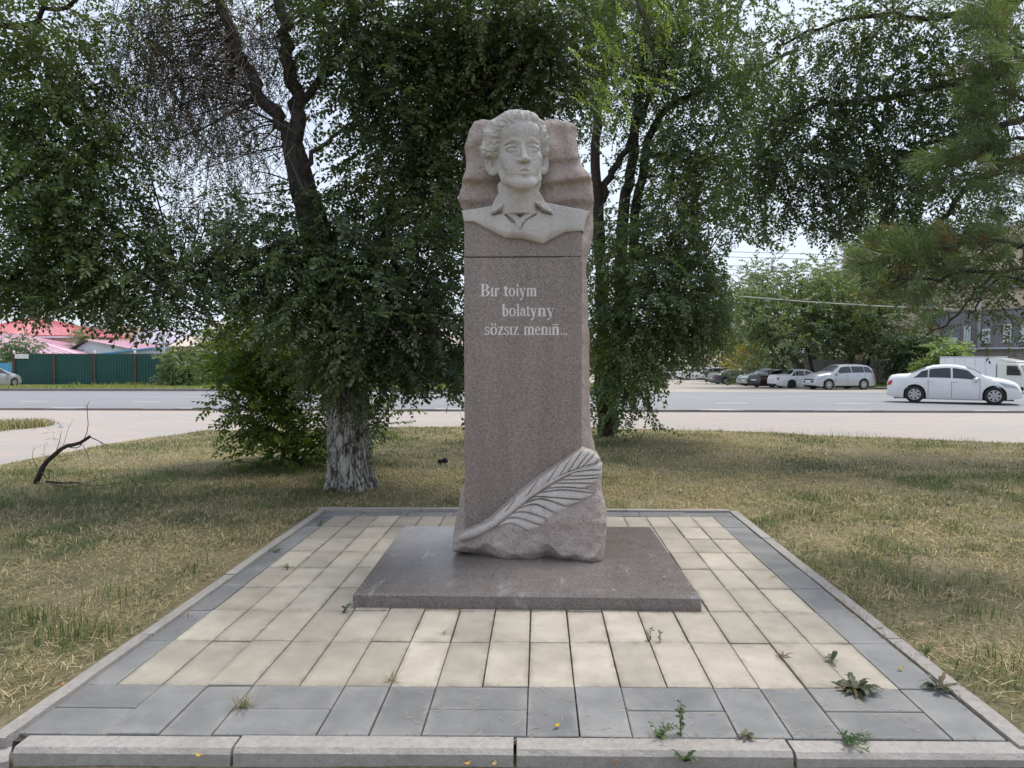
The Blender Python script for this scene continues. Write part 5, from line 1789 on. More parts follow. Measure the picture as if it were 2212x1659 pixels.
# low pink roof in front of it
hy = 68.0
h2 = empty('house', (X(-20, hy), hy, gz(hy)))
tag(h2, 'low building with a wide pale pink metal roof behind the fence', 'house')
x0, x1, ze, za = X(-160, hy), X(165, hy), Z(764, hy), Z(720, hy + 4)
loc(wall_box(h2, x0, x1, hy + 0.3, hy + 8, gz(hy), ze, M['cream']), h2)
loc(roof_sheet(h2, ((x0 - .5, hy - .4, ze), (x1 + .5, hy - .4, ze), (X(35, hy + 4), hy + 4, za), (x0 - .5, hy + 4, za)), M['pink_roof']), h2)
loc(roof_sheet(h2, ((x1 + .5, hy - .4, ze), (x1 + .5, hy + 8.4, ze), (X(35, hy + 4) + .02, hy + 4, za), (X(35, hy + 4), hy + 4, za)), M['pink_roof']), h2)
loc(roof_sheet(h2, ((x1 + .5, hy + 8.4, ze), (x0 - .5, hy + 8.4, ze), (x0 - .5, hy + 4, za), (X(35, hy + 4), hy + 4, za)), M['pink_roof']), h2)
# pale blue gable
hy = 70.0
h3 = empty('house', (X(215, hy), hy, gz(hy)))
tag(h3, 'small pale blue gabled house with a pink roof behind the fence', 'house')
xa, xl, xr = X(192, hy), X(153, hy), X(300, hy)
za, zl, zr = Z(736, hy), Z(760, hy), Z(756, hy)
loc(MB().prism([(xl, gz(hy)), (xr, gz(hy)), (xr, zr), (xa, za), (xl, zl)], hy, 'y', hy + 8).build('wall', M['ice_wall'], h3), h3)
loc(roof_sheet(h3, ((xa, hy - .5, za + .15), (xa, hy + 8.4, za + .15), (xl - .5, hy + 8.4, zl - .05), (xl - .5, hy - .5, zl - .05)), M['dark_trim']), h3)
loc(roof_sheet(h3, ((xa, hy - .5, za + .15), (xa, hy + 8.4, za + .15), (xr + .5, hy + 8.4, zr), (xr + .5, hy - .5, zr)), M['pink_roof']), h3)
# lean-to with blue roof
hy = 62.0
h4 = empty('shed', (X(275, hy), hy, gz(hy)))
tag(h4, 'low shed with a bright blue sloping roof just behind the fence', 'shed')
loc(MB().prism([(X(222, hy), gz(hy)), (X(330, hy), gz(hy)), (X(330, hy), Z(753, hy)), (X(222, hy), Z(765, hy))], hy, 'y', hy + 3).build('wall', M['ice_wall'], h4), h4)
loc(roof_sheet(h4, ((X(214, hy), hy - .4, Z(764, hy)), (X(214, hy), hy + 3.3, Z(764, hy)), (X(336, hy), hy + 3.3, Z(750, hy)), (X(336, hy), hy - .4, Z(750, hy))), M['blue_sheet']), h4)


def gabled(name, label, px0, px1, pxr0, pxr1, hy, ey, ry, wm, rm, dep=8.0):
    """house with its ridge along X; roof outline given at the ridge and the eaves"""
    t = empty(name, (X((px0 + px1) / 2, hy), hy, gz(hy)))
    tag(t, label, 'house', 'houses behind the fence')
    x0, x1, ze, za = X(px0, hy), X(px1, hy), Z(ey, hy), Z(ry, hy + dep / 2)
    loc(wall_box(t, x0, x1, hy, hy + dep, gz(hy) - 0.1, ze, wm), t)
    r0, r1 = X(pxr0, hy + dep / 2), X(pxr1, hy + dep / 2)
    loc(roof_sheet(t, ((x0 - .4, hy - .5, ze), (x1 + .4, hy - .5, ze), (r1, hy + dep / 2, za), (r0, hy + dep / 2, za)), rm), t)
    loc(roof_sheet(t, ((x0 - .4, hy + dep + .5, ze), (x1 + .4, hy + dep + .5, ze), (r1, hy + dep / 2, za), (r0, hy + dep / 2, za)), rm), t)
    for xa_, ra_ in ((x0 - .3, r0 + .05), (x1 + .3, r1 - .05)):
        loc(MB().add([(xa_, hy - .4, ze), (xa_, hy + dep + .4, ze), (ra_, hy + dep / 2, za - .1)], [(0, 1, 2)]).build('gable', rm, t), t)
    for k in range(3):
        xx = x0 + (x1 - x0) * (k + 0.5) / 3
        loc(win(t, xx - .5, xx + .5, hy - 0.03, ze - 1.7, ze - 0.5), t)
    return t


gabled('house', 'house with a steep beige roof showing through the elm leaves', 425, 545, 450, 520, 72, 758, 694, M['cream'], M['beige_roof'])
gabled('house', 'house with a mauve grey roof left of the beige roof', 292, 380, 310, 365, 84, 742, 708, M['brick_wall'], M['mauve_roof'])
gabled('house', 'house with a brown roof between the mauve and the beige roofs', 376, 440, 400, 430, 80, 748, 728, M['brick_wall'], M['beige_roof'])
gabled('house', 'pale house with a beige roof right of the elm trunk', 850, 990, 870, 975, 75, 750, 712, M['cream'], M['beige_roof'])
gabled('house', 'long cream building at the far end of the car park', 1440, 1575, 1445, 1570, 125, 782, 764, M['cream'], M['beige_roof'])
hy = 115.0
h6 = empty('apartment_building', (X(190, hy), hy, gz(hy)))
tag(h6, 'distant pink brick building beside the red roof', 'building')
loc(wall_box(h6, X(170, hy), X(250, hy), hy, hy + 10, gz(hy), Z(703, hy), M['brick_wall']), h6)
for i in range(5):
    for j in range(3):
        xx = X(176 + i * 14, hy)
        loc(win(h6, xx, xx + 0.5, hy - 0.03, Z(722 - j * 0, hy) + j * 1.2, Z(722, hy) + j * 1.2 + 0.8, bars=0), h6)

# lamp posts and wires
pole = at(354, 800, Y=60.0)
pole.z = gz(60)
t = empty('utility_pole', pole)
tag(t, 'pale grey utility pole behind the green fence', 'pole')
MB().lathe([(0.13, 0), (0.11, 4), (0.09, 7.5), (0.0, 7.55)], 10, 'z').build('mast', M['metal_grey'], t, smooth=True)
MB().box(-0.8, 0.8, -0.05, 0.05, 6.9, 7.0).build('cross_arm', M['metal_grey'], t)
M['wire'] = surf('cable', (0.12, 0.12, 0.13), (0.16, 0.16, 0.17), 1.0, 0.6)
M['wire_pale'] = surf('pale_cable', (0.5, 0.48, 0.45), (0.55, 0.53, 0.5), 1.0, 0.6)
for k, (ya, yb, yy) in enumerate(((538, 556, 66), (550, 566, 66.4), (570, 582, 66.8), (578, 592, 67.2))):
    a_, b_ = at(1200, ya - 8, Y=yy), at(2500, yb + 10, Y=yy)
    tag(MB().tube([a_, (a_ * 0.66 + b_ * 0.34) - Vector((0, 0, .15)), (a_ * 0.34 + b_ * 0.66) - Vector((0, 0, .15)), b_], 0.022, 5).build('power_line', M['wire']), ('highest', 'second', 'third', 'lowest')[k] + ' dark power line across the sky above the car park', 'cable', 'power lines over the car park')
tag(MB().tube([at(1600, 640, Y=51.0), at(1750, 652, Y=51.0), at(1900, 661, Y=51.0), at(2060, 668, Y=51.0)], 0.035, 5).build('power_line', M['wire_pale']), 'pale cable strung in front of the trees behind the car park', 'cable')

# concrete wall behind the car park
wy = 58.0
cw = empty('concrete_wall', (X(1850, wy), wy, gz(wy)))
tag(cw, 'grey concrete panel wall behind the trees of the car park', 'wall')
zz = Z(777, wy)
xw = X(1740, wy)
k = 0
while xw < X(2010, wy):
    loc(MB().box(xw + 0.02, xw + 2.75, wy, wy + 0.16, gz(wy) - 0.3, zz + random.uniform(-0.03, 0.03)).build('wall_panel', M['concrete'], cw, bevel=0.02), cw)
    loc(MB().box(xw + 2.76, xw + 2.98, wy - 0.06, wy + 0.2, gz(wy) - 0.3, zz + 0.1).build('post', M['dark_trim'] if k == 2 else M['concrete'], cw), cw)
    xw += 3.0
    k += 1

# grey clad building on the right
A0, A1 = at(2029, 800, Y=60.0), at(2420, 800, Y=50.0)
fd = Vector((A1.x - A0.x, A1.y - A0.y, 0)).normalized()
fn = Vector((fd.y, -fd.x, 0))
bld = empty('office_building', (A0.x, A0.y, gz(60)), math.atan2(fd.y, fd.x))
tag(bld, 'grey panel clad building with beige upper floors at the right edge', 'building')


def fp(px, py):
    """position on the facade (along, up) of a photo point"""
    d = at(px, py, Y=1.0) - Vector((0, 0, CAM_H))
    c = Vector((0, 0, CAM_H))
    t = (A0 - c).dot(fn) / d.dot(fn)
    q = c + d * t
    return (q - A0).dot(fd), q.z - gz(60)


u0, zl = fp(2029, 754)
u1, zt_ = fp(2055, 680)
zt_ = fp(2100, 672)[1]
ue = fp(2400, 700)[0]
ul = fp(1815, 700)[0]
ztop = fp(2100, 500)[1]
MB().box(ul, ue, 0.35, 12, -0.5, ztop).build('wall', M['beige_wall'], bld)
MB().box(ul - .3, ue, 0.05, 12.3, ztop, ztop + 0.35).build('cornice', M['metal_grey'], bld)
nw = 14
cwid = (ue - u0) / nw
rows = [(zl + 0.12, zl + (zt_ - zl) * 0.5), (zl + (zt_ - zl) * 0.5 + 0.02, zt_)]
for i in range(nw):
    for (a_, b_) in rows:
        MB().box(u0 + i * cwid + 0.01, u0 + (i + 1) * cwid - 0.01, 0.0, 0.3, a_, b_).build('cladding_panel', M['cladding'], bld)
MB().box(u0 - .1, ue, -0.25, 0.34, zl - 0.05, zl + 0.10).build('ledge', M['metal_grey'], bld)
MB().box(u0 - .05, ue, 0.06, 0.34, -0.5, zl - 0.06).build('plinth', M['concrete'], bld)
MB().box(u0, ue, -0.12, 0.34, zt_ + 0.01, zt_ + 0.12).build('ledge', M['concrete'], bld)
pu = fp(2117, 700)[0]
MB().tube([(pu, -0.18, zl + 0.05), (pu, -0.18, ztop - 0.2)], 0.13, 10).build('downpipe', M['metal_grey'], bld, smooth=True)


def fwin(x0, y0, x1, y1, frame=None, pane=None, bars=1):
    a_, c_ = fp(x0, y1), fp(x1, y0)
    b = win(bld, a_[0], c_[0], -0.06, a_[1], c_[1], frame, bars, pane)
    return b


M['curtain'] = surf('pale_curtain_glass', (0.5, 0.56, 0.62), (0.62, 0.68, 0.73), 1.0, 0.2)
fwin(2083, 705, 2098, 742, pane=M['curtain'])
fwin(2122.5, 710, 2140, 740, pane=M['curtain'])
fwin(2168, 700, 2186, 738, pane=M['curtain'])
fwin(2205, 697, 2224, 736, pane=M['curtain'])
a_, c_ = fp(2010, 702), fp(2029, 680)
M['rust'] = surf('rusty_frame', (0.25, 0.13, 0.08), (0.33, 0.19, 0.12), 3.0, 0.9)
M['teal'] = surf('teal_glass', (0.12, 0.24, 0.24), (0.2, 0.33, 0.33), 1.0, 0.3)
for (xx0, yy0, xx1, yy1) in ((2008, 678, 2027, 702), (1990, 640, 2010, 668), (2060, 600, 2085, 632), (2120, 595, 2146, 628), (1880, 600, 1900, 630), (1830, 600, 1850, 630), (2180, 590, 2206, 625)):
    a_, c_ = fp(xx0, yy1), fp(xx1, yy0)
    win(bld, a_[0], c_[0], 0.3, a_[1], c_[1], M['rust'], 1, M['teal'])
# air conditioner
a_, c_ = fp(2053, 743), fp(2070, 729)
ac = empty('air_conditioner', (0, 0, 0))
ac.location = bld.location
ac.rotation_euler = bld.rotation_euler
tag(ac, 'white air conditioner box on the grey facade left of the window', 'air conditioner')
MB().box(a_[0], c_[0], -0.42, -0.08, a_[1], c_[1]).build('casing', M['white'], ac, bevel=0.02)
MB().lathe([(0.0, -0.43), (0.20, -0.43), (0.20, -0.425)], 18, 'y', ((a_[0] * 0.6 + c_[0] * 0.4), 0, (a_[1] + c_[1]) / 2)).build('fan_grille', M['metal_grey'], ac)
MB().box(a_[0] + .05, a_[0] + .1, -0.4, 0, a_[1] - .08, a_[1] - .01).box(c_[0] - .1, c_[0] - .05, -0.4, 0, a_[1] - .08, a_[1] - .01).build('bracket', M['metal_grey'], ac)
# kerb and stone by the grass strip at the right end of the car park
strip = MB().box(X(1893, 50), X(2300, 46), 50, 57.8, gz(54) - 0.4, gz(52) + 0.12).build('verge', M['verge'])
tag(strip, 'grassy strip between the car park kerb and the concrete wall', kind='structure')
for k in range(9):
    kerb_stone((X(1893, 50) + 2 * k, 50), (X(1893, 50) + 2 * k + 2, 50), -0.18, gz(50) + 0.17, depth=0.4, ch=-0.01, parent=strip, m=M['kerb'], rough=0.0)
# ================================================================== CARS
def paint(name, c, rough=0.28, metal=0.0):
    m, nt, b, o = new_mat(name)
    cc = ramp(nt, noise(nt, 1.5, 4), [(0.3, tuple(k * 0.94 for k in c)), (0.7, c)])
    nt.links.new(cc, b.inputs['Base Color'])
    b.inputs['Roughness'].default_value = rough
    b.inputs['Metallic'].default_value = metal
    b.inputs['Coat Weight'].default_value = 0.6
    b.inputs['Coat Roughness'].default_value = 0.06
    return m


M['p_white'] = paint('white_car_paint', (0.70, 0.71, 0.72))
M['p_silver'] = paint('silver_car_paint', (0.42, 0.44, 0.47), 0.32, 0.35)
M['p_black'] = paint('black_car_paint', (0.018, 0.018, 0.022))
M['p_grey'] = paint('grey_car_paint', (0.11, 0.115, 0.125), 0.3, 0.3)
M['p_ivory'] = paint('ivory_car_paint', (0.70, 0.71, 0.66))
M['p_sage'] = paint('pale_sage_car_paint', (0.33, 0.37, 0.36), 0.3, 0.3)
M['tint'] = new_mat('tinted_car_glass')[0]
_b = next(n for n in M['tint'].node_tree.nodes if n.type == 'BSDF_PRINCIPLED')
_b.inputs['Base Color'].default_value = (0.014, 0.016, 0.02, 1)
_b.inputs['Roughness'].default_value = 0.04
_b.inputs['Specular IOR Level'].default_value = 0.7
M['shield'] = new_mat('windscreen_glass')[0]
_b = next(n for n in M['shield'].node_tree.nodes if n.type == 'BSDF_PRINCIPLED')
_b.inputs['Base Color'].default_value = (0.07, 0.085, 0.1, 1)
_b.inputs['Roughness'].default_value = 0.05
_b.inputs['Specular IOR Level'].default_value = 1.0
M['rubber'] = surf('tyre_rubber', (0.02, 0.02, 0.021), (0.04, 0.04, 0.042), 6.0, 0.9)
M['trim'] = surf('black_plastic', (0.022, 0.022, 0.024), (0.04, 0.04, 0.042), 4.0, 0.6)
M['rim'] = surf('alloy_rim', (0.45, 0.46, 0.47), (0.58, 0.59, 0.6), 8.0, 0.35, metal=0.6)
M['red_lens'] = surf('red_lens', (0.45, 0.02, 0.02), (0.55, 0.04, 0.04), 5.0, 0.15)
M['lamp'] = surf('clear_lamp', (0.22, 0.24, 0.26), (0.5, 0.52, 0.54), 30.0, 0.12, metal=0.3)
M['plate'] = surf('number_plate', (0.68, 0.68, 0.66), (0.75, 0.75, 0.73), 20.0, 0.5)


class Car:
    """car body as a skin over length stations; local axes: +X forward, +Y left, Z up, origin under the middle"""
    def __init__(s, L, W, H, wb, fo, rw, top, belt, glass, clear=0.2, tumble=0.42, shell=None):
        s.L, s.W, s.H, s.rw = L, W, H, rw
        s.xf = L - fo
        s.xr = s.xf - wb
        s.top = np.array(top, float)
        s.top[:, 0] *= L
        s.top[:, 1] *= H
        s.belt = np.array(belt, float)
        s.belt[:, 0] *= L
        s.belt[:, 1] *= H
        s.clear, s.tumble, s.glass = clear, tumble, glass

    def zt(s, x): return float(np.interp(x, s.top[:, 0], s.top[:, 1]))
    def zs(s, x): return min(float(np.interp(x, s.belt[:, 0], s.belt[:, 1])), s.zt(x) - 0.02)

    def zb(s, x):
        z = s.clear + 0.10 * max(0, (abs(x - s.L / 2) / (s.L / 2)) ** 8)
        for xw in (s.xr, s.xf):
            d = abs(x - xw)
            r = s.rw + 0.055
            if d < r: z = max(z, s.rw + math.sqrt(r * r - d * d) * 0.98)
        return z

    def hw(s, x):
        f = (x - s.L / 2) / (s.L / 2)
        return s.W / 2 * (1 - 0.20 * abs(f) ** 7 - 0.05 * abs(f) ** 2.5)

    def ring(s, x):
        w_, zb, zs, zt = s.hw(x), s.zb(x), s.zs(x), s.zt(x)
        zm = max(zb + 0.02, 0.48 * s.H * 0.78)
        zm = min(zm, zs - 0.02) if zs - 0.02 > zb else zb + 0.01
        up = max(0.0, zt - zs)
        wr = w_ * 0.955 - s.tumble * up
        return [(w_ * 0.955, zb), (w_ * 0.992, min(zb + 0.07, zm)), (w_, zm), (w_ * 0.965, zs), (wr, zt - min(0.05, up * 0.4)), (wr * 0.78, zt + 0.004), (wr * 0.4, zt + 0.022), (0, zt + 0.028)]

    def pt(s, x, k, side=1, off=0.0):
        """point of the skin at station x, k running 0..7 up the side and over to the centre line"""
        def raw(x_, k_):
            r = s.ring(x_)
            i = min(int(k_), len(r) - 2)
            f = k_ - i
            return Vector((x_, side * (r[i][0] * (1 - f) + r[i + 1][0] * f), r[i][1] * (1 - f) + r[i + 1][1] * f))
        p = raw(x, k)
        if off:
            a_ = raw(min(x + 0.02, s.L), k) - raw(max(x - 0.02, 0), k)
            b_ = raw(x, min(k + 0.05, 7)) - raw(x, max(k - 0.05, 0))
            n = a_.cross(b_) * -side
            if n.length > 1e-9: p = p + n.normalized() * off
        return p - Vector((s.L / 2, 0, 0))

    def body(s):
        xs = sorted(set(list(np.linspace(0, s.L, 76)) + [x for xw in (s.xr, s.xf) for x in np.linspace(xw - s.rw - 0.055, xw + s.rw + 0.055, 15)]))
        vs, fs = [], []
        n = 15
        for x in xs:
            r = s.ring(x)
            half = [(x - s.L / 2, a_, b_) for a_, b_ in r]
            vs += half + [(p[0], -p[1], p[2]) for p in half[-2::-1]]
        for i in range(len(xs) - 1):
            for j in range(n - 1):
                fs.append((i * n + j, i * n + j + 1, (i + 1) * n + j + 1, (i + 1) * n + j))
        fs += [tuple(range(n)), tuple((len(xs) - 1) * n + j for j in range(n))]
        return vs, fs

    def patch(s, xs_lo, xs_hi, k_lo, k_hi, side, off, nx=7, nk=3, th=0.0):
        """panel on the skin; its front and back edges may slant: (x at the bottom, x at the top)"""
        vs, fs = [], []
        for i in range(nx + 1):
            for j in range(nk + 1):
                f, g = i / nx, j / nk
                xa = xs_lo[0] * (1 - g) + xs_lo[1] * g
                xb = xs_hi[0] * (1 - g) + xs_hi[1] * g
                vs.append(s.pt(xa * (1 - f) + xb * f, k_lo + (k_hi - k_lo) * g, side, off))
        for i in range(nx):
            for j in range(nk):
                a_ = i * (nk + 1) + j
                fs.append((a_, a_ + 1, a_ + nk + 2, a_ + nk + 1))
        return vs, fs

    def screen(s, x0, x1, k0=4.3, off=0.006):
        """windscreen or rear window across the car between two stations"""
        vs, fs = [], []
        n = 8
        ks = [(k0, 1), (5, 1), (6, 1), (7, 1), (6, -1), (5, -1), (k0, -1)]
        for i in range(n + 1):
            x = x0 + (x1 - x0) * i / n
            for k, sd_ in ks:
                vs.append(s.pt(x, k, sd_, 0) + Vector((0, 0, off * 1.6)))
        q = len(ks)
        for i in range(n):
            for j in range(q - 1):
                fs.append((i * q + j, i * q + j + 1, (i + 1) * q + j + 1, (i + 1) * q + j))
        return vs, fs


def wheel(par, x, y, r, width, style, m_rim):
    """wheel > tyre, rim"""
    wv = empty('wheel', (x, y, r), 0, par)
    s = 1 if y > 0 else -1
    k = width / 2
    MB().lathe([(r * 0.64, -k * 0.9), (r * 0.9, -k), (r * 0.985, -k * 0.8), (r, -k * 0.3), (r, k * 0.3), (r * 0.985, k * 0.8), (r * 0.9, k), (r * 0.64, k * 0.9)], 28, 'y').build('tyre', M['rubber'], wv, smooth=True)
    mb = MB()
    f = s * k
    mb.lathe([(r * 0.66, f * 0.9), (r * 0.60, f * 0.93), (r * 0.57, f * 0.60), (r * 0.56, 0)], 28, 'y')
    n, wd = style
    for i in range(n):
        a0 = 2 * math.pi * i / n
        c, sn = math.cos(a0), math.sin(a0)
        for q0, q1, w0, w1 in ((0.08, 0.60, wd * 1.3, wd),):
            P = []
            for rr, ww in ((q0, w0), (q1, w1)):
                for sg in (1, -1):
                    P.append((r * (rr * c - sg * ww * sn), f * 0.88, r * (rr * sn + sg * ww * c)))
            P2 = [(p[0], f * 0.66, p[2]) for p in P]
            mb.add(P + P2, [(0, 2, 3, 1), (0, 4, 6, 2), (1, 3, 7, 5), (2, 6, 7, 3)])
    mb.lathe([(0.0, f * 0.93), (r * 0.13, f * 0.92), (r * 0.15, f * 0.7)], 16, 'y')
    mb.build('rim', m_rim, wv)
    MB().lathe([(0.0, f * 0.45), (r * 0.58, f * 0.45)], 20, 'y').build('brake_disc', M['trim'], wv)
    return wv


SEDAN_TOP = [(0.0, .52), (0.008, .62), (0.03, .70), (0.09, .735), (0.16, .745), (0.21, .80), (0.28, .905), (0.36, .978), (0.45, 1.0), (0.53, .992), (0.60, .945), (0.67, .855), (0.745, .715), (0.80, .675), (0.88, .635), (0.94, .58), (0.975, .52), (0.99, .44), (1.0, .36)]
SEDAN_BELT = [(0, .50), (0.02, .57), (0.1, .635), (0.2, .64), (0.5, .61), (0.72, .585), (0.85, .56), (0.95, .48), (1, .34)]
NOTCH_TOP = [(0.0, .50), (0.008, .64), (0.03, .70), (0.12, .72), (0.20, .725), (0.255, .80), (0.31, .93), (0.36, .985), (0.45, 1.0), (0.54, .99), (0.60, .93), (0.66, .83), (0.71, .725), (0.80, .70), (0.90, .665), (0.96, .61), (0.985, .5), (1.0, .36)]
SUV_TOP = [(0.0, .40), (0.012, .62), (0.03, .78), (0.07, .90), (0.12, .965), (0.2, .99), (0.35, 1.0), (0.5, .995), (0.58, .965), (0.66, .84), (0.735, .70), (0.80, .665), (0.88, .635), (0.945, .59), (0.975, .52), (0.99, .42), (1.0, .30)]
SUV_BELT = [(0, .38), (0.015, .54), (0.05, .635), (0.2, .645), (0.5, .625), (0.72, .60), (0.85, .57), (0.95, .48), (1, .28)]
HATCH_TOP = [(0.0, .42), (0.012, .60), (0.03, .70), (0.06, .80), (0.11, .90), (0.17, .96), (0.26, .99), (0.4, 1.0), (0.5, .99), (0.58, .94), (0.68, .80), (0.76, .685), (0.84, .64), (0.91, .59), (0.965, .52), (0.985, .43), (1.0, .32)]


def make_car(name, label, kind, colour, loc, head, dims=None, rim=(5, 0.10), group='cars in the car park', win_tint=None, rimmat=None, scale=1.0, cat='car'):
    """car > body, windows, doors' handles, lamps, mirrors, plates and four wheels"""
    L, W, H, wb, fo, rw = dims or {'sedan': (4.45, 1.73, 1.50, 2.62, 0.86, 0.335), 'notch': (4.5, 1.72, 1.42, 2.6, 0.78, 0.31), 'suv': (4.69, 1.82, 1.70, 2.67, 0.95, 0.36), 'hatch': (4.3, 1.78, 1.56, 2.6, 0.85, 0.32)}[kind]
    tops = {'sedan': (SEDAN_TOP, SEDAN_BELT), 'notch': (NOTCH_TOP, SEDAN_BELT), 'suv': (SUV_TOP, SUV_BELT), 'hatch': (HATCH_TOP, SUV_BELT)}[kind]
    c = Car(L, W, H, wb, fo, rw, tops[0], tops[1], None, clear=0.17 if kind != 'suv' else 0.23)
    t = empty(name, loc, head)
    t.scale = (scale,) * 3
    tag(t, label, cat, group)
    vs, fs = c.body()
    bo = MB().add(vs, fs).build('body', colour, t, smooth=True)
    bo.data.set_sharp_from_angle(angle=R(38))
    g = win_tint or M['tint']
    hl = L / 2
    # dark underside and wheel housings
    MB().box(-hl + 0.25, hl - 0.25, -W / 2 + 0.14, W / 2 - 0.14, c.clear - 0.02, 0.46).build('underbody', M['trim'], t)
    # side glass: quarter, rear door, front door
    T = c.top
    spec = {'sedan': ((.205, .265, .315, .318), (.325, .328, .49, .487), (.505, .502, .712, .615)), 'notch': ((.24, .30, .315, .318), (.325, .328, .475, .473), (.49, .488, .69, .60)),
            'suv': ((.055, .11, .205, .20), (.215, .212, .415, .412), (.43, .428, .70, .585)), 'hatch': ((.075, .14, .20, .205), (.215, .215, .43, .428), (.445, .442, .72, .575))}[kind]
    for (a_, b_, d_, e_) in spec:
        for sd_ in (1, -1):
            vs, fs = c.patch((a_ * L, b_ * L), (d_ * L, e_ * L), 3.14, 3.86, sd_, 0.008)
            MB().add(vs, fs).build('side_window', g, t, smooth=True)
    ws = {'sedan': (.715, .605), 'notch': (.70, .60), 'suv': (.725, .59), 'hatch': (.75, .575)}[kind]
    rs = {'sedan': (.185, .30), 'notch': (.215, .315), 'suv': (.035, .095), 'hatch': (.035, .125)}[kind]
    MB().add(*c.screen(ws[0] * L, ws[1] * L)).build('windscreen', M['shield'], t, smooth=True)
    MB().add(*c.screen(rs[0] * L, rs[1] * L)).build('rear_window', g, t, smooth=True)
    for sd_ in (1, -1):
        MB().add(*c.patch((L - 0.62, L - 0.72), (L - 0.10, L - 0.16), 2.42, 2.98, sd_, 0.008, 8, 4)).build('headlight', M['lamp'], t, smooth=True)
        MB().add(*c.patch((0.015, 0.03), (0.15, 0.20), 2.45, 3.0, sd_, 0.008, 6, 4)).build('taillight', M['red_lens'], t, smooth=True)
        for xd in (.335, .515):
            p = c.pt(xd * L, 2.86, sd_)
            MB().box(p.x - 0.1, p.x + 0.1, p.y - 0.025, p.y + 0.025, p.z - 0.018, p.z + 0.018).build('door_handle', colour, t, bevel=0.008)
        p = c.pt(.675 * L, 3.05, sd_)
        mm = MB().lathe([(0.0, -0.10), (0.055, -0.09), (0.075, -0.02), (0.075, 0.05), (0.0, 0.07)], 12, 'x', (p.x, p.y + sd_ * 0.13, p.z + 0.05)).build('mirror', colour, t, smooth=True)
        MB().box(p.x - 0.03, p.x + 0.03, min(p.y, p.y + sd_ * 0.1), max(p.y, p.y + sd_ * 0.1), p.z - 0.03, p.z + 0.01).build('mirror_arm', M['trim'], mm)
        for xd in (.32, .495, .70):
            if kind in ('suv', 'hatch') and xd < .33: xd = .21
            vs, fs = c.patch((xd * L, xd * L), (xd * L + 0.012, xd * L + 0.012), 0.6, 3.0, sd_, 0.003, 1, 10)
            MB().add(vs, fs).build('door_gap', M['trim'], t)
        if kind == 'suv':
            MB().add(*c.patch((c.xr + rw + .09, c.xr + rw + .09), (c.xf - rw - .09, c.xf - rw - .09), 0.0, 1.0, sd_, 0.012, 6, 2)).build('sill_trim', M['trim'], t)
    # nose and tail
    zf = c.zt(L * 0.985)
    gr = MB()
    gw = W * 0.30
    xg = hl - 0.012
    gr.box(xg - 0.2, xg + 0.012, -gw, gw, 0.30 * H, 0.36 * H).box(xg - 0.25, xg - 0.004, -gw * 0.9, gw * 0.9, 0.395 * H, 0.44 * H)
    gr.build('grille', M['trim'], t)
    MB().box(xg - 0.1, xg + 0.022, -0.26, 0.26, 0.31 * H, 0.375 * H).build('number_plate', M['plate'], t)
    MB().box(-hl - 0.014, -hl + 0.1, -0.26, 0.26, 0.40 * H, 0.47 * H).build('number_plate', M['plate'], t)
    MB().box(-hl - 0.006, -hl + 0.15, -W * 0.36, W * 0.36, 0.18 * H, 0.25 * H).build('bumper_trim', M['trim'], t)
    for xw in (c.xr, c.xf):
        for sd_ in (1, -1):
            wheel(t, xw - hl, sd_ * (W / 2 - 0.115), rw, 0.20, rim, rimmat or M['rim'])
    return t


def cpos(px, Y):
    p = at(px, 800, Y=Y)
    return (p.x, Y, gz(Y) + 0.006)


HUB = surf('silver_hubcap', (0.40, 0.41, 0.42), (0.52, 0.53, 0.54), 8.0, 0.45)
mv = make_car('moving_car', 'clean white saloon driving along the road with its side window open', 'sedan', M['p_white'], cpos(2056, 27.0), R(-28), rim=(7, 0.105), group=None, rimmat=HUB, scale=0.94)
make_car('parked_car', 'silver estate with roof and dark lower trim facing left at the end of the row', 'suv', M['p_silver'], cpos(1812, 49.0), R(180 + 15), rim=(9, 0.055))
make_car('parked_car', 'white saloon parked tail first between the black saloon and silver estate', 'notch', M['p_white'], cpos(1728, 53.5), R(12), rim=(5, 0.12), rimmat=M['trim'])
make_car('parked_car', 'black saloon with red tail lamps and plain round wheels', 'notch', M['p_black'], cpos(1674, 57.5), R(31), rim=(16, 0.03), dims=(4.75, 1.78, 1.42, 2.75, 0.8, 0.32))
make_car('parked_car', 'pale sage saloon showing its nose left of the black saloon', 'sedan', M['p_sage'], cpos(1652, 62.5), R(180 + 22))
make_car('parked_car', 'white and silver hatchback facing the road behind the sage saloon', 'hatch', M['p_silver'], cpos(1640, 67), R(180 + 30), dims=(4.4, 1.8, 1.62, 2.6, 0.9, 0.33))
make_car('parked_car', 'dark grey saloon with multi spoke wheels and red tail lamp', 'sedan', M['p_grey'], cpos(1585, 72.5), R(11), rim=(10, 0.045), dims=(4.85, 1.82, 1.48, 2.78, 0.95, 0.34))
make_car('parked_car', 'dark car showing only its roof behind the white hatchback', 'suv', M['p_grey'], cpos(1640, 82), R(20))
make_car('parked_car', 'pale blue silver estate parked left of the grey saloon', 'suv', M['p_silver'], cpos(1555, 86), R(17))
make_car('parked_car', 'ivory hatchback half hidden by hanging leaves', 'hatch', M['p_ivory'], cpos(1497, 92), R(22))
make_car('parked_car', 'white hatchback at the far left end of the row', 'hatch', M['p_white'], cpos(1455, 95), R(25))
make_car('parked_car', 'silver hatchback by the blue fence at the left edge', 'hatch', M['p_silver'], cpos(-22, 52.5), R(82), group='cars beyond the road')
make_car('parked_car', 'white car cut off by the right edge beside the truck', 'hatch', M['p_white'], cpos(2240, 41), R(165), group='cars beyond the road')

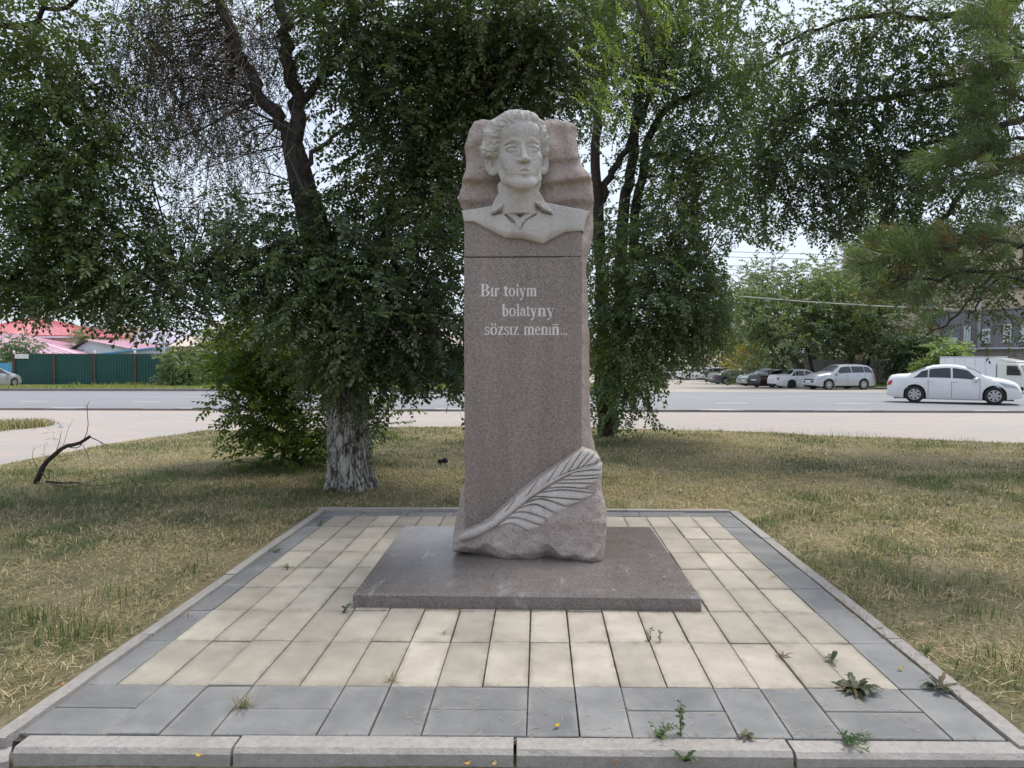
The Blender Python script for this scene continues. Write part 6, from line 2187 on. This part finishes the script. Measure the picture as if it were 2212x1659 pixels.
# ---- small white box truck
tr = empty('box_truck', cpos(2134, 42.0), R(-52))
tag(tr, 'small white box truck with rounded cab behind the moving car', 'truck')
tr.location.z = gz(42) + 0.006
tr.scale = (0.9, 0.9, 0.9)
MB().box(-2.5, 0.75, -0.92, 0.92, 0.62, 2.26).build('cargo_box', M['white'], tr, bevel=0.03)
for k in range(5):
    xx = -2.2 + k * 0.6
    MB().box(xx, xx + 0.02, -0.935, -0.918, 0.66, 2.2).build('box_seam', M['metal_grey'], tr)
MB().box(-2.52, 0.77, -0.94, 0.94, 2.262, 2.31).build('box_rim', M['metal_grey'], tr)
MB().box(-2.5, 1.9, -0.4, 0.4, 0.38, 0.6).build('chassis', M['trim'], tr)
cab = [(0.80, 0.42), (2.36, 0.42), (2.42, 0.55), (2.40, 0.95), (2.30, 1.10), (1.98, 1.80), (1.85, 1.90), (0.85, 1.93), (0.80, 1.85)]
MB().prism(cab, -0.83, 'y', 0.83).build('cab', M['p_ivory'], tr, bevel=0.035)
MB().prism([(0.95, 1.935), (1.85, 1.935), (1.75, 2.05), (1.0, 2.20), (0.95, 2.20)], -0.72, 'y', 0.72).build('wind_deflector', M['p_ivory'], tr, bevel=0.03)
MB().add([(2.305, -0.7, 1.13), (2.305, 0.7, 1.13), (2.012, 0.64, 1.77), (2.012, -0.64, 1.77)], [(0, 1, 2, 3)]).build('windscreen', M['shield'], tr)
MB().add([(1.35, -0.872, 1.15), (2.12, -0.872, 1.15), (1.9, -0.872, 1.72), (1.35, -0.872, 1.74)], [(0, 1, 2, 3)]).build('side_window', M['tint'], tr)
for sd_ in (1, -1):
    MB().box(2.39, 2.43, sd_ * 0.6 - 0.16, sd_ * 0.6 + 0.16, 0.68, 0.86).build('headlight', M['lamp'], tr, bevel=0.01)
    MB().box(2.0, 2.06, sd_ * 0.98 - 0.09, sd_ * 0.98 + 0.09, 1.2, 1.5).build('mirror', M['trim'], tr, bevel=0.01)
MB().box(2.38, 2.45, -0.8, 0.8, 0.40, 0.56).build('bumper', M['p_ivory'], tr, bevel=0.02)
MB().box(2.44, 2.46, -0.25, 0.25, 0.42, 0.52).build('number_plate', M['plate'], tr)
M['red_print'] = surf('faded_red_print', (0.6, 0.2, 0.18), (0.75, 0.35, 0.32), 20.0, 0.6)
for k in range(6):
    q = (-0.46 + k * 0.17)
    MB().add([(1.79, q, 2.005), (1.79, q + 0.12, 2.005), (1.60, q + 0.12, 2.085), (1.60, q, 2.085)], [(0, 1, 2, 3)]).build('red_mark', M['red_print'], tr)
for x_ in (-1.5, 1.45):
    for sd_ in (1, -1):
        wheel(tr, x_, sd_ * 0.72, 0.31, 0.2, (6, 0.1), M['metal_grey'])
# ================================================================== GRASS AND SMALL THINGS ON THE GROUND
def lawn_zv(x, y):
    z = -0.035 + 0.012 * np.sin(x * 1.7 + 0.4) * np.sin(y * 1.3) + 0.008 * np.sin(x * 4.1) * np.cos(y * 3.7)
    return z - 0.06 * ((x > -2.6) & (x < 2.3) & (y < 2.8))


_ex = np.array(sorted([(p.x, p.y) for p in EDGE]))
_px = np.array(sorted([(p.y, p.x) for p in PATH]))


def lawn_mask(x, y, m=0.0):
    ok = (y < np.interp(x, _ex[:, 0], _ex[:, 1]) - m) & (x > np.interp(y, _px[:, 0], _px[:, 1]) + m)
    ys = y - 0.027 * x
    ok &= ~((np.abs(x) < 2.7) & (y > 2.3) & (y < 2.95))
    return ok & ~((x > -2.385) & (x < 2.07) & (ys > 2.80) & (ys < 7.36))


def blades(name, x, y, z, length, width, lean, az, tint, mat, bend=0.5):
    """grass blades as bent slivers: five vertices each"""
    n = len(x)
    d = np.stack([np.cos(az), np.sin(az)], 1)
    sx, sy = -d[:, 1] * width / 2, d[:, 0] * width / 2
    h1, r1 = length * 0.55 * np.cos(lean), length * 0.55 * np.sin(lean)
    l2 = np.minimum(lean + bend, 1.5)
    h2, r2 = h1 + length * 0.45 * np.cos(l2), r1 + length * 0.45 * np.sin(l2)
    V = np.empty((n, 5, 3), np.float32)
    V[:, 0] = np.stack([x + sx, y + sy, z], 1)
    V[:, 1] = np.stack([x - sx, y - sy, z], 1)
    V[:, 2] = np.stack([x + d[:, 0] * r1 - sx * .8, y + d[:, 1] * r1 - sy * .8, z + h1], 1)
    V[:, 3] = np.stack([x + d[:, 0] * r1 + sx * .8, y + d[:, 1] * r1 + sy * .8, z + h1], 1)
    V[:, 4] = np.stack([x + d[:, 0] * r2, y + d[:, 1] * r2, z + h2], 1)
    b = np.arange(n)[:, None] * 5
    Fq = b + np.array([[0, 1, 2, 3]])
    Ft = b + np.array([[3, 2, 4]])
    return np_mesh(name, V.reshape(-1, 3), Fq, Ft, mat, col=np.repeat(tint, 5, 0))


M['blade'] = leaf_mat('grass_blade', 0.15, 0.3, (1.1, 1.2, 0.6))


def field(n, x0, x1, y0, y1, keep=None):
    x, y = rng.uniform(x0, x1, n), rng.uniform(y0, y1, n)
    k = lawn_mask(x, y, 0.0)
    if keep is not None: k &= keep(x, y)
    return x[k], y[k]


def in_view(x, y):
    u = np.abs((x + 0.038 * y) / y)
    return (y > 1.2) & ((u < 0.80) | ((u < 1.5) & (rng.random(len(x)) < 0.45)))


def patchy(x, y, sc, seed):
    return fbm(np.stack([x * sc, y * sc, np.zeros_like(x)], 1).astype(np.float32), 1.0, 4, seed)


STRAW, DRYG, GREEN, DARKG = np.array([0.66, 0.55, 0.34]), np.array([0.37, 0.32, 0.175]), np.array([0.155, 0.20, 0.075]), np.array([0.095, 0.13, 0.055])


def sow(name, n, x0, x1, y0, y1, hgt, wid, flat, seed):
    x, y = field(n, x0, x1, y0, y1, in_view)
    kp = rng.random(len(x)) < np.clip(0.98 + 0.9 * patchy(x, y, 1.6, 120), 0.35, 1)      # worn spots show the soil
    x, y = x[kp], y[kp]
    g = patchy(x, y, 0.75, 100) + 0.5 * patchy(x, y, 2.3, 105)
    g = g - 0.45 * (x > 2.2) * np.clip((7.5 - y) / 4, 0, 1) + 0.22 * (x < -2.4)          # strawier to the right of the terrace
    r = rng.random(len(x))
    isflat = r < flat
    pg = np.clip(0.40 + g * 0.8, 0.05, 0.92)
    green = rng.random(len(x)) < pg
    t = np.where(green[:, None], GREEN[None], np.where((rng.random(len(x)) < 0.55)[:, None], STRAW[None], DRYG[None]))
    t = np.where((green & (rng.random(len(x)) < 0.3))[:, None], DARKG[None], t)
    t = t * rng.uniform(0.65, 1.25, (len(x), 1))
    ln = hgt * rng.uniform(0.35, 1.25, len(x)) * np.where(isflat, 1.5, 0.9) * (1 + 0.35 * np.clip(g, -0.5, 1))
    lean = np.where(isflat, rng.uniform(1.15, 1.5, len(x)), rng.uniform(0.05, 0.9, len(x)))
    z = lawn_zv(x, y) + np.where(isflat, rng.uniform(0.0, 0.025, len(x)), 0)
    return blades(name, x, y, z, ln, wid * rng.uniform(0.7, 1.3, len(x)), lean, rng.uniform(0, 6.283, len(x)), t, M['blade'])


near = sow('grass', 155000, -7.6, 7.2, 1.6, 5.8, 0.066, 0.0042, 0.55, 1)
mid = sow('grass', 165000, -8.3, 10.5, 5.8, 10.0, 0.066, 0.0060, 0.45, 2)
far_ = sow('grass', 115000, -9.0, 13.5, 10.0, 17.0, 0.060, 0.0090, 0.25, 3)
for me, lb in ((near, 'mown straw and green grass blades in the nearest lawn'), (mid, 'shaded grass blades of the middle lawn beside the elm'), (far_, 'grass blades of the far lawn by the walk')):
    tag(link('grass', me), lb, 'grass', kind='stuff')

# brown leaf litter and bits of twig among the grass
n = 2600
x, y = field(n, -8, 10, 2.4, 16, in_view)
n = len(x)
tag(link('leaf_litter', blades('leaf_litter', x, y, lawn_zv(x, y) + rng.uniform(0.01, 0.035, n), rng.uniform(0.02, 0.06, n), rng.uniform(0.006, 0.022, n), rng.uniform(1.0, 1.5, n), rng.uniform(0, 6.28, n), np.array([[0.20, 0.14, 0.085]]) * rng.uniform(0.35, 1.5, (n, 1)), M['blade'])), 'small brown leaf litter scattered over the lawn', 'leaf litter', kind='stuff')

# taller green tufts
tx, ty, tl = [], [], []
for px, py, n, h_ in [(700, 1040, 60, .10), (800, 1035, 60, .10), (750, 1052, 50, .08), (820, 1015, 40, .10), (170, 1370, 110, .16), (40, 1350, 60, .13), (110, 1330, 60, .12), (1750, 1190, 50, .10), (1990, 1265, 60, .10), (1860, 1240, 60, .10), (2150, 1440, 70, .12), (330, 1180, 50, .10), (560, 1100, 50, .09), (1700, 1120, 50, .09), (250, 1290, 60, .12), (60, 1180, 50, .1), (420, 1230, 50, .09), (2060, 1150, 60, .09), (1650, 1130, 40, .1), (1830, 1075, 50, .1), (2120, 1330, 60, .1), (1840, 1310, 40, .09), (820, 940, 80, .13), (870, 935, 60, .12), (1850, 948, 60, .2), (1310, 925, 60, .15), (1480, 930, 60, .14), (1750, 942, 60, .14), (2100, 955, 60, .14), (980, 928, 60, .13), (1650, 938, 60, .13)]:
    c = at(px, py, z=-0.03)
    k = rng.normal(0, 0.10 if py > 1000 else 0.3, (n, 2))
    tx.append(c.x + k[:, 0])
    ty.append(c.y + k[:, 1])
    tl.append(np.full(n, h_) * rng.uniform(0.5, 1.3, n))
for _ in range(160):
    x, y = rng.uniform(-8, 11), rng.uniform(2.8, 16)
    n = 14
    k = rng.normal(0, 0.05, (n, 2))
    tx.append(x + k[:, 0])
    ty.append(y + k[:, 1])
    tl.append(rng.uniform(0.05, 0.12, n))
tx, ty, tl = np.concatenate(tx), np.concatenate(ty), np.concatenate(tl)
k = lawn_mask(tx, ty)
tx, ty, tl = tx[k], ty[k], tl[k]
tt = np.where((rng.random(len(tx)) < 0.75)[:, None], np.array([[0.085, 0.15, 0.035]]), DRYG[None]) * rng.uniform(0.7, 1.2, (len(tx), 1))
tag(link('grass', blades('grass', tx, ty, lawn_zv(tx, ty), tl, rng.uniform(0.003, 0.006, len(tx)), rng.uniform(0, 0.5, len(tx)), rng.uniform(0, 6.28, len(tx)), tt, M['blade'])), 'taller green grass tufts scattered through the lawn', 'grass', kind='stuff')

# weeds and dry grass in the joints and along the kerbs of the terrace
jx, jy, jl, jt = [], [], [], []


def fringe(x0, y0, x1, y1, n, h_, sp, gr):
    t = rng.random(n)
    jx.append(x0 + (x1 - x0) * t + rng.normal(0, sp, n))
    jy.append(y0 + (y1 - y0) * t + rng.normal(0, sp, n))
    jl.append(h_ * rng.uniform(0.4, 1.5, n))
    g_ = rng.random(n) < gr
    jt.append(np.where(g_[:, None], np.array([[0.09, 0.14, 0.04]]), np.array([[0.38, 0.26, 0.13]])) * rng.uniform(0.6, 1.2, (n, 1)))


sh_ = lambda x, y: shear(x, y)
fringe(*sh_(1.962, 3.1), *sh_(1.962, 5.6), 260, 0.045, 0.010, 0.35)
fringe(*sh_(1.962, 3.6), *sh_(1.962, 4.7), 160, 0.06, 0.014, 0.5)
fringe(*sh_(-2.288, 3.0), *sh_(-2.288, 7.0), 220, 0.03, 0.008, 0.1)
fringe(-1.2, 4.40, 1.03, 4.425, 420, 0.045, 0.012, 0.1)
fringe(*sh_(-2.28, 3.388), *sh_(1.95, 3.388), 60, 0.03, 0.006, 0.3)
fringe(*sh_(-2.2, 2.932), *sh_(1.95, 2.932), 170, 0.03, 0.006, 0.3)
fringe(*sh_(XL + 11 * CW, 3.4), *sh_(XL + 11 * CW, 7.0), 50, 0.03, 0.005, 0.4)
fringe(*sh_(XL + 15 * CW, 3.4), *sh_(XL + 15 * CW, 7.0), 70, 0.03, 0.006, 0.3)
fringe(*sh_(XL + 2 * CW, 3.4), *sh_(XL + 2 * CW, 7.0), 60, 0.03, 0.005, 0.3)
fringe(*sh_(-2.2, 7.22), *sh_(1.9, 7.22), 160, 0.04, 0.012, 0.4)
jx, jy, jl, jt = (np.concatenate(a_) for a_ in (jx, jy, jl, jt))
tag(link('joint_grass', blades('joint_grass', jx, jy, np.full(len(jx), -0.012), jl, rng.uniform(0.002, 0.0035, len(jx)), rng.uniform(0.2, 1.45, len(jx)), rng.uniform(0, 6.28, len(jx)), jt, M['blade'])), 'dry wisps and green shoots in the joints of the paving', 'grass', kind='stuff')
# dry clippings strewn on the front border
n = 170
cx_, cy_ = rng.uniform(-0.6, 1.75, n), rng.uniform(2.84, 3.36, n)
cy_ = cy_ + 0.027 * cx_
tag(link('clippings', blades('clippings', cx_, cy_, np.full(n, 0.006), rng.uniform(0.015, 0.06, n), rng.uniform(0.0016, 0.003, n), np.full(n, 1.52), rng.normal(0.3, 0.7, n), np.array([[0.50, 0.42, 0.30]]) * rng.uniform(0.6, 1.2, (n, 1)), M['blade'], 0.02)), 'pale dry grass clippings lying on the grey border slabs', 'clippings', kind='stuff')


def rosette(name, label, px, py, n, ll, lw, rise, tint, seed, tooth=True, z0=0.0):
    """flat-growing weed: toothed leaves from one crown, some withered"""
    r = np.random.RandomState(seed)
    c = at(px, py, z=z0)
    t = empty(name, c)
    tag(t, label, 'weed', 'weeds in the paving')
    me_l = []
    for i in range(n):
        a_ = 2 * math.pi * i / n + r.normal(0, 0.3)
        L, W_ = ll * r.uniform(0.6, 1.2), lw * r.uniform(0.7, 1.2)
        up = rise * r.uniform(0.2, 1.3)
        k = 9
        vs, fs = [], []
        d = Vector((math.cos(a_), math.sin(a_), 0))
        s_ = Vector((-d.y, d.x, 0))
        tw = r.normal(0, 0.5)
        for j in range(k):
            f = j / (k - 1)
            p = d * (L * f * (1 - 0.15 * f)) + Vector((0, 0, 0.006 + up * math.sin(min(1, f * 1.2) * 1.6) * L - 0.25 * L * f ** 3 * (1 - rise)))
            p.z = max(p.z, 0.006)
            wdt = W_ * math.sin(math.pi * min(1, 0.12 + f * 0.9)) * (0.55 + 0.45 * ((j % 2) if tooth else 1))
            tilt = tw * f
            v = s_ * math.cos(tilt) + Vector((0, 0, math.sin(tilt)))
            vs += [p + v * wdt / 2 + Vector((0, 0, 0.1 * wdt)), p, p - v * wdt / 2 + Vector((0, 0, 0.1 * wdt))]
        for j in range(k - 1):
            for q in (0, 1):
                fs.append((3 * j + q, 3 * j + q + 1, 3 * j + q + 4, 3 * j + q + 3))
        col = np.array(tint) * r.uniform(0.7, 1.25) if r.rand() > 0.22 else np.array([0.22, 0.17, 0.11]) * r.uniform(0.7, 1.2)
        V = np.array([tuple(v) for v in vs])
        link('leaf', np_mesh('leaf', V, np.array(fs), mats=M['leaf'], col=np.tile(col, (len(V), 1)), smooth=True), t)
    return t


rosette('dandelion_weed', 'large dusty dandelion rosette on the edge of the grey border', 1850, 1492, 36, 0.125, 0.034, 0.28, (0.075, 0.095, 0.055), 1)
rosette('dandelion_weed', 'smaller dandelion weed at the right corner of the grey border', 2030, 1492, 20, 0.11, 0.026, 0.5, (0.075, 0.095, 0.06), 2)
rosette('seedling', 'small seedling with three oval leaves above the dandelion', 1797, 1430, 4, 0.065, 0.03, 0.75, (0.085, 0.11, 0.06), 3, False)
rosette('seedling', 'withered little plant in a beige joint right of the slab', 1692, 1420, 6, 0.06, 0.012, 0.3, (0.14, 0.11, 0.07), 4, False)
rosette('seedling', 'flat grey green weed on the kerb joint', 1612, 1592, 9, 0.06, 0.022, 0.3, (0.10, 0.13, 0.07), 5, True)
rosette('seedling', 'leafy weed growing from the foot of the kerb at the bottom', 1478, 1648, 7, 0.08, 0.035, 0.5, (0.06, 0.10, 0.045), 6, True, -0.03)


def stalks(name, label, px, py, n, h_, spread, leafn, ll, tint, seed, z0=0.0, lean=(0, 0)):
    """upright or sprawling weed: thin stalks set with small leaves"""
    r = np.random.RandomState(seed)
    c = at(px, py, z=z0)
    t = empty(name, c)
    tag(t, label, 'weed', 'weeds in the paving')
    st = MB()
    P, D, T = [], [], []
    V, F = [], []
    for i in range(n):
        a_ = r.uniform(0, 6.28)
        e = Vector((math.cos(a_) * spread * r.uniform(0.3, 1) + lean[0], math.sin(a_) * spread * r.uniform(0.3, 1) + lean[1], h_ * r.uniform(0.6, 1.0)))
        cv = curve([(0, 0, 0.0), (e.x * 0.35, e.y * 0.35, e.z * 0.65), tuple(e)], 9)
        st.tube(cv, np.linspace(0.0022, 0.0010, 9), 4, False)
        for k in range(leafn):
            f = (k + 1) / (leafn + 0.2) * 8
            p = np.array(cv[min(8, int(f))])
            d = r.normal(0, 1, 3)
            d[2] = abs(d[2]) * 0.4
            d /= np.linalg.norm(d)
            s_ = np.cross(d, r.normal(0, 1, 3))
            s_ /= np.linalg.norm(s_)
            l = ll * r.uniform(0.7, 1.2)
            b = len(V)
            V += [p, p + d * l * 0.5 + s_ * l * 0.16, p + d * l, p + d * l * 0.5 - s_ * l * 0.16]
            F += [(b, b + 1, b + 2), (b, b + 2, b + 3)]
            T += [np.array(tint) * r.uniform(0.75, 1.25)] * 4
    o = st.build('stalk', M['green_stalk'], t)
    o2 = link('foliage', np_mesh('foliage', np.array(V), Ft=np.array(F), mats=M['leaf'], col=np.array(T)), t)
    o2['kind'] = 'stuff'
    return t


M['green_stalk'] = surf('green_stalk', (0.10, 0.14, 0.05), (0.16, 0.19, 0.08), 20.0, 0.8)
stalks('upright_weed', 'tall feathery green weed rising from the front border joint', 1470, 1585, 3, 0.155, 0.03, 26, 0.024, (0.13, 0.19, 0.10), 11)
stalks('sprawling_weed', 'sprawling green weed left of the tall one on the kerb', 1425, 1592, 10, 0.045, 0.11, 12, 0.02, (0.13, 0.19, 0.09), 12)
stalks('sprawling_weed', 'blue green creeping weed hanging over the kerb right of the centre', 1830, 1603, 16, 0.03, 0.12, 14, 0.022, (0.10, 0.17, 0.10), 13, lean=(0.02, -0.03))
stalks('sprig_weed', 'small leafy sprig in a beige joint below the slab', 1404, 1384, 2, 0.085, 0.02, 16, 0.022, (0.09, 0.13, 0.06), 14)
stalks('sprig_weed', 'second leafy sprig just right of the first', 1424, 1386, 2, 0.075, 0.03, 14, 0.02, (0.10, 0.15, 0.06), 15)
stalks('sprig_weed', 'weed at the left front corner of the slab', 745, 1322, 6, 0.06, 0.05, 10, 0.02, (0.10, 0.14, 0.08), 16)
stalks('sprig_weed', 'weed at the right front corner of the slab', 1485, 1315, 5, 0.055, 0.05, 12, 0.025, (0.13, 0.16, 0.04), 17)
stalks('sprig_weed', 'tiny weed in the left paving joint', 690, 1135, 4, 0.05, 0.04, 8, 0.02, (0.08, 0.12, 0.05), 18)
stalks('sprig_weed', 'flat green weed on the left grey border', 595, 1193, 6, 0.03, 0.10, 8, 0.022, (0.10, 0.16, 0.06), 19)
stalks('sprig_weed', 'small green weed between beige slabs on the left', 622, 1230, 4, 0.04, 0.05, 8, 0.02, (0.11, 0.16, 0.05), 20)
stalks('sprig_weed', 'leafy weed in the right kerb gutter', 2000, 1415, 5, 0.05, 0.07, 12, 0.022, (0.10, 0.16, 0.06), 21)


def dry_tuft(label, px, py, n, h_, seed):
    c = at(px, py, z=0.0)
    k = rng.normal(0, 0.012, (n, 2))
    t = np.where((rng.random(n) < 0.4)[:, None], np.array([[0.12, 0.15, 0.06]]), np.array([[0.36, 0.29, 0.18]])) * rng.uniform(0.7, 1.2, (n, 1))
    o = link('grass_tuft', blades('grass_tuft', c.x + k[:, 0], c.y + k[:, 1], np.full(n, -0.005), h_ * rng.uniform(0.5, 1.2, n), np.full(n, 0.0026), rng.uniform(0.3, 1.3, n), rng.uniform(0, 6.28, n), t, M['blade']))
    tag(o, label, 'grass tuft', 'grass tufts in the paving')


dry_tuft('dry grass tuft on the left of the grey border', 527, 1528, 70, 0.11, 1)
dry_tuft('thin dry grass tuft at the beige edge left of centre', 845, 1473, 30, 0.09, 2)
dry_tuft('small green tuft in the beige joint below the slab', 960, 1368, 22, 0.06, 3)
dry_tuft('sparse tuft at the left end of the row by the grey border', 405, 1332, 16, 0.05, 4)

# ---- fallen leaves
M['dead_leaf'] = leaf_mat('fallen_leaf', 0.2, 0.15, (1, 1, 1))
for i, (px, py, z0, c) in enumerate([(1203, 1572, 0.004, (0.55, 0.42, 0.06)), (868, 1301, 0.004, (0.5, 0.33, 0.18)), (985, 1306, 0.004, (0.4, 0.26, 0.13)), (1275, 1315, 0.004, (0.6, 0.45, 0.07)), (1066, 1243, 0.094, (0.22, 0.2, 0.1)), (1435, 1250, 0.094, (0.5, 0.4, 0.3)), (430, 1637, -0.02, (0.55, 0.36, 0.09)), (1010, 1654, -0.05, (0.5, 0.33, 0.1)), (1068, 1655, -0.05, (0.45, 0.33, 0.15)), (1330, 1652, -0.05, (0.4, 0.24, 0.12)), (1945, 1448, 0.004, (0.5, 0.4, 0.1)), (2030, 1490, 0.01, (0.3, 0.2, 0.1)), (1900, 1358, 0.004, (0.45, 0.4, 0.16)), (135, 1482, -0.01, (0.5, 0.27, 0.1)), (1670, 1247, 0.004, (0.55, 0.47, 0.14)), (690, 1108, 0.03, (0.6, 0.5, 0.15))]):
    p = at(px, py, z=z0)
    a_ = rng.uniform(0, 6.28)
    s_ = 0.021
    V = []
    for u in range(5):
        f = u / 4
        wd = s_ * 0.42 * math.sin(math.pi * (0.08 + 0.88 * f))
        for q in (-1, 0, 1):
            xx, yy = (f - 0.5) * s_ * 1.6, q * wd
            V.append((p.x + xx * math.cos(a_) - yy * math.sin(a_), p.y + xx * math.sin(a_) + yy * math.cos(a_), p.z + 0.004 + 0.006 * abs(q) + 0.008 * (f - 0.5) ** 2 * 4))
    F = [(3 * u + q, 3 * u + q + 1, 3 * u + q + 4, 3 * u + q + 3) for u in range(4) for q in (0, 1)]
    o = link('fallen_leaf', np_mesh('fallen_leaf', np.array(V), np.array(F), mats=M['dead_leaf'], col=np.tile(np.array(c), (15, 1)), smooth=True))
    lb = ['yellow leaf by the sprawling weed on the kerb', 'tan leaf at the foot of the slab left of centre', 'brown leaf at the foot of the slab', 'small yellow leaf at the foot of the slab right of centre', 'curled green brown leaf on the slab', 'pale twig like leaf on the right of the slab', 'orange leaf under the left front kerb', 'yellow brown leaf below the central kerb joint', 'tan leaf just right of the central kerb joint', 'brown leaf at the foot of the kerb near the weed',
          'ochre leaf in the right gutter', 'brown leaf under the corner dandelion', 'straw coloured leaf on the right border', 'orange leaf in the left lawn', 'pale leaf on the beige slabs at right', 'yellow leaf on the back left corner kerb'][i]
    tag(o, lb, 'leaf', 'fallen leaves')

# ---- broken branch lying on the lawn
BYr = 8.9
mb = MB()
br_ = lambda pts, r0, r1, sg=6: mb.tube(curve([np.array(at(a_, b_, Y=y)) for a_, b_, y in pts], 12), np.linspace(r0, r1, 12), sg)
br_([(75, 1050, 8.9), (95, 1005, 8.95), (115, 985, 9.0), (140, 965, 9.0), (170, 958, 8.95), (194, 943, 8.9)], 0.035, 0.020, 8)
for pts, r0 in [([(100, 1040, 8.7), (135, 1043, 8.5), (175, 1042, 8.4)], 0.016), ([(150, 966, 8.95), (168, 967, 8.8), (178, 955, 8.7), (190, 925, 8.7), (188, 880, 8.7), (193, 868, 8.7)], 0.007), ([(194, 944, 8.9), (212, 952, 8.6), (235, 965, 8.4)], 0.008), ([(215, 953, 8.6), (232, 975, 8.3), (245, 990, 8.2)], 0.004), ([(137, 962, 9.0), (148, 925, 9.0), (160, 905, 9.0)], 0.003), ([(120, 980, 9.0), (128, 955, 9.0), (133, 930, 9.0)], 0.006), ([(178, 960, 8.7), (190, 985, 8.4), (196, 1020, 8.2)], 0.004), ([(90, 1020, 8.9), (104, 1035, 8.7), (108, 1012, 8.7)], 0.008), ([(110, 1045, 8.6), (150, 1052, 8.3), (230, 1030, 8.1)], 0.006), ([(150, 1040, 8.4), (200, 1050, 8.2), (260, 1042, 8.1)], 0.005), ([(80, 1010, 8.9), (70, 985, 8.9), (74, 965, 8.9)], 0.004), ([(190, 880, 8.7), (183, 872, 8.7), (181, 862, 8.7)], 0.002)]:
    br_(pts, r0, r0 * 0.4, 5)
fb = empty('fallen_branch', at(75, 1052, Y=8.9))
tag(fb, 'broken dark branch lying on the lawn at the left', 'branch')
o = mb.build('wood', M['bark'], fb, smooth=True)
o.matrix_parent_inverse = Matrix.Translation(-Vector(fb.location))
P = np.array([at(a_ + rng.normal(0, 7), b_ + rng.normal(0, 7), Y=9.0) for a_, b_ in [(112, 945), (118, 960), (130, 945), (135, 925), (128, 935), (120, 930), (100, 970), (75, 975), (90, 1040), (140, 960), (105, 955)] for _ in range(2)])
me = leaves_mesh('foliage', MIST, P, rng.normal(0, 1, P.shape) + [0, 0, 0.5], np.full(len(P), 0.28), np.tile(np.array([[0.10, 0.09, 0.06]]), (len(P), 1)), M['leaf'])
o = link('foliage', me, fb)
o['kind'] = 'stuff'
o.matrix_parent_inverse = Matrix.Translation(-Vector(fb.location))

# ---- dark scrap lying in the grass behind the monument
cs = at(956, 1000, z=-0.03)
V, Q = isosurface(lambda P_: np.minimum(ell(P_, (-0.035, 0, 0.03), (0.04, 0.05, 0.035)), ell(P_, (0.038, 0.01, 0.035), (0.038, 0.05, 0.045))) + 0.008 * fbm(P_, 25, 2, 5), (-0.1, -0.09, -0.03), (0.1, 0.09, 0.11), 0.006)
M['black_rag'] = surf('black_scrap', (0.008, 0.008, 0.009), (0.03, 0.03, 0.035), 30.0, 0.6)
o = link('litter', np_mesh('litter', V, Q, mats=M['black_rag'], smooth=True), None, (cs.x, cs.y, -0.03))
tag(o, 'small black crumpled scrap in the grass left of the monument', 'litter')

# ---- grass on the far verge and beside the walk
n = 15000
x, y = rng.uniform(-38, 5, n), rng.uniform(FAR + 0.3, 56.9, n)
tt = np.array([[0.20, 0.24, 0.07]]) * rng.uniform(0.7, 1.3, (n, 1)) * (1 + 0.3 * rng.normal(0, 1, (n, 1)) * [[1, 0.3, 0]])
zz = -0.12 - 0.024 * np.maximum(0, y - 27) + 0.09
tag(link('verge_grass', blades('verge_grass', x, y, zz, rng.uniform(0.06, 0.2, n) * (1 + 1.2 * (y > 55.5)), np.full(n, 0.05), rng.uniform(0, .7, n), rng.uniform(0, 6.28, n), np.clip(tt, .02, 1), M['blade'])), 'light green grass of the verge under the fence', 'grass', kind='stuff')
n = 5000
x, y = rng.uniform(X(1893, 50), X(2300, 46), n), rng.uniform(50.3, 57.6, n)
tag(link('verge_grass', blades('verge_grass', x, y, np.full(n, gz(52) + 0.11), rng.uniform(0.1, 0.35, n), np.full(n, 0.05), rng.uniform(0, .7, n), rng.uniform(0, 6.28, n), np.array([[0.11, 0.19, 0.05]]) * rng.uniform(0.7, 1.3, (n, 1)), M['blade'])), 'green grass before the concrete wall behind the car park', 'grass', kind='stuff')
c0_, c1_ = at(-60, 925, z=-0.05), at(75, 922, z=-0.05)
n = 6000
t = rng.random(n)
x = c0_.x + (c1_.x - c0_.x) * t + rng.normal(0, 0.15, n)
y = c0_.y + (c1_.y - c0_.y) * t + rng.uniform(-1.1, 1.1, n) * np.minimum(1, (1 - t) * 3 + 0.15)
tag(link('walk_grass', blades('walk_grass', x, y, np.full(n, -0.055), rng.uniform(0.05, 0.22, n), np.full(n, 0.012), rng.uniform(0, .9, n), rng.uniform(0, 6.28, n), np.where((rng.random(n) < 0.5)[:, None], STRAW[None] * .8, np.array([[0.10, 0.13, 0.05]])) * rng.uniform(0.7, 1.2, (n, 1)), M['blade'])), 'patch of dry grass on the walk at the left edge', 'grass', kind='stuff')
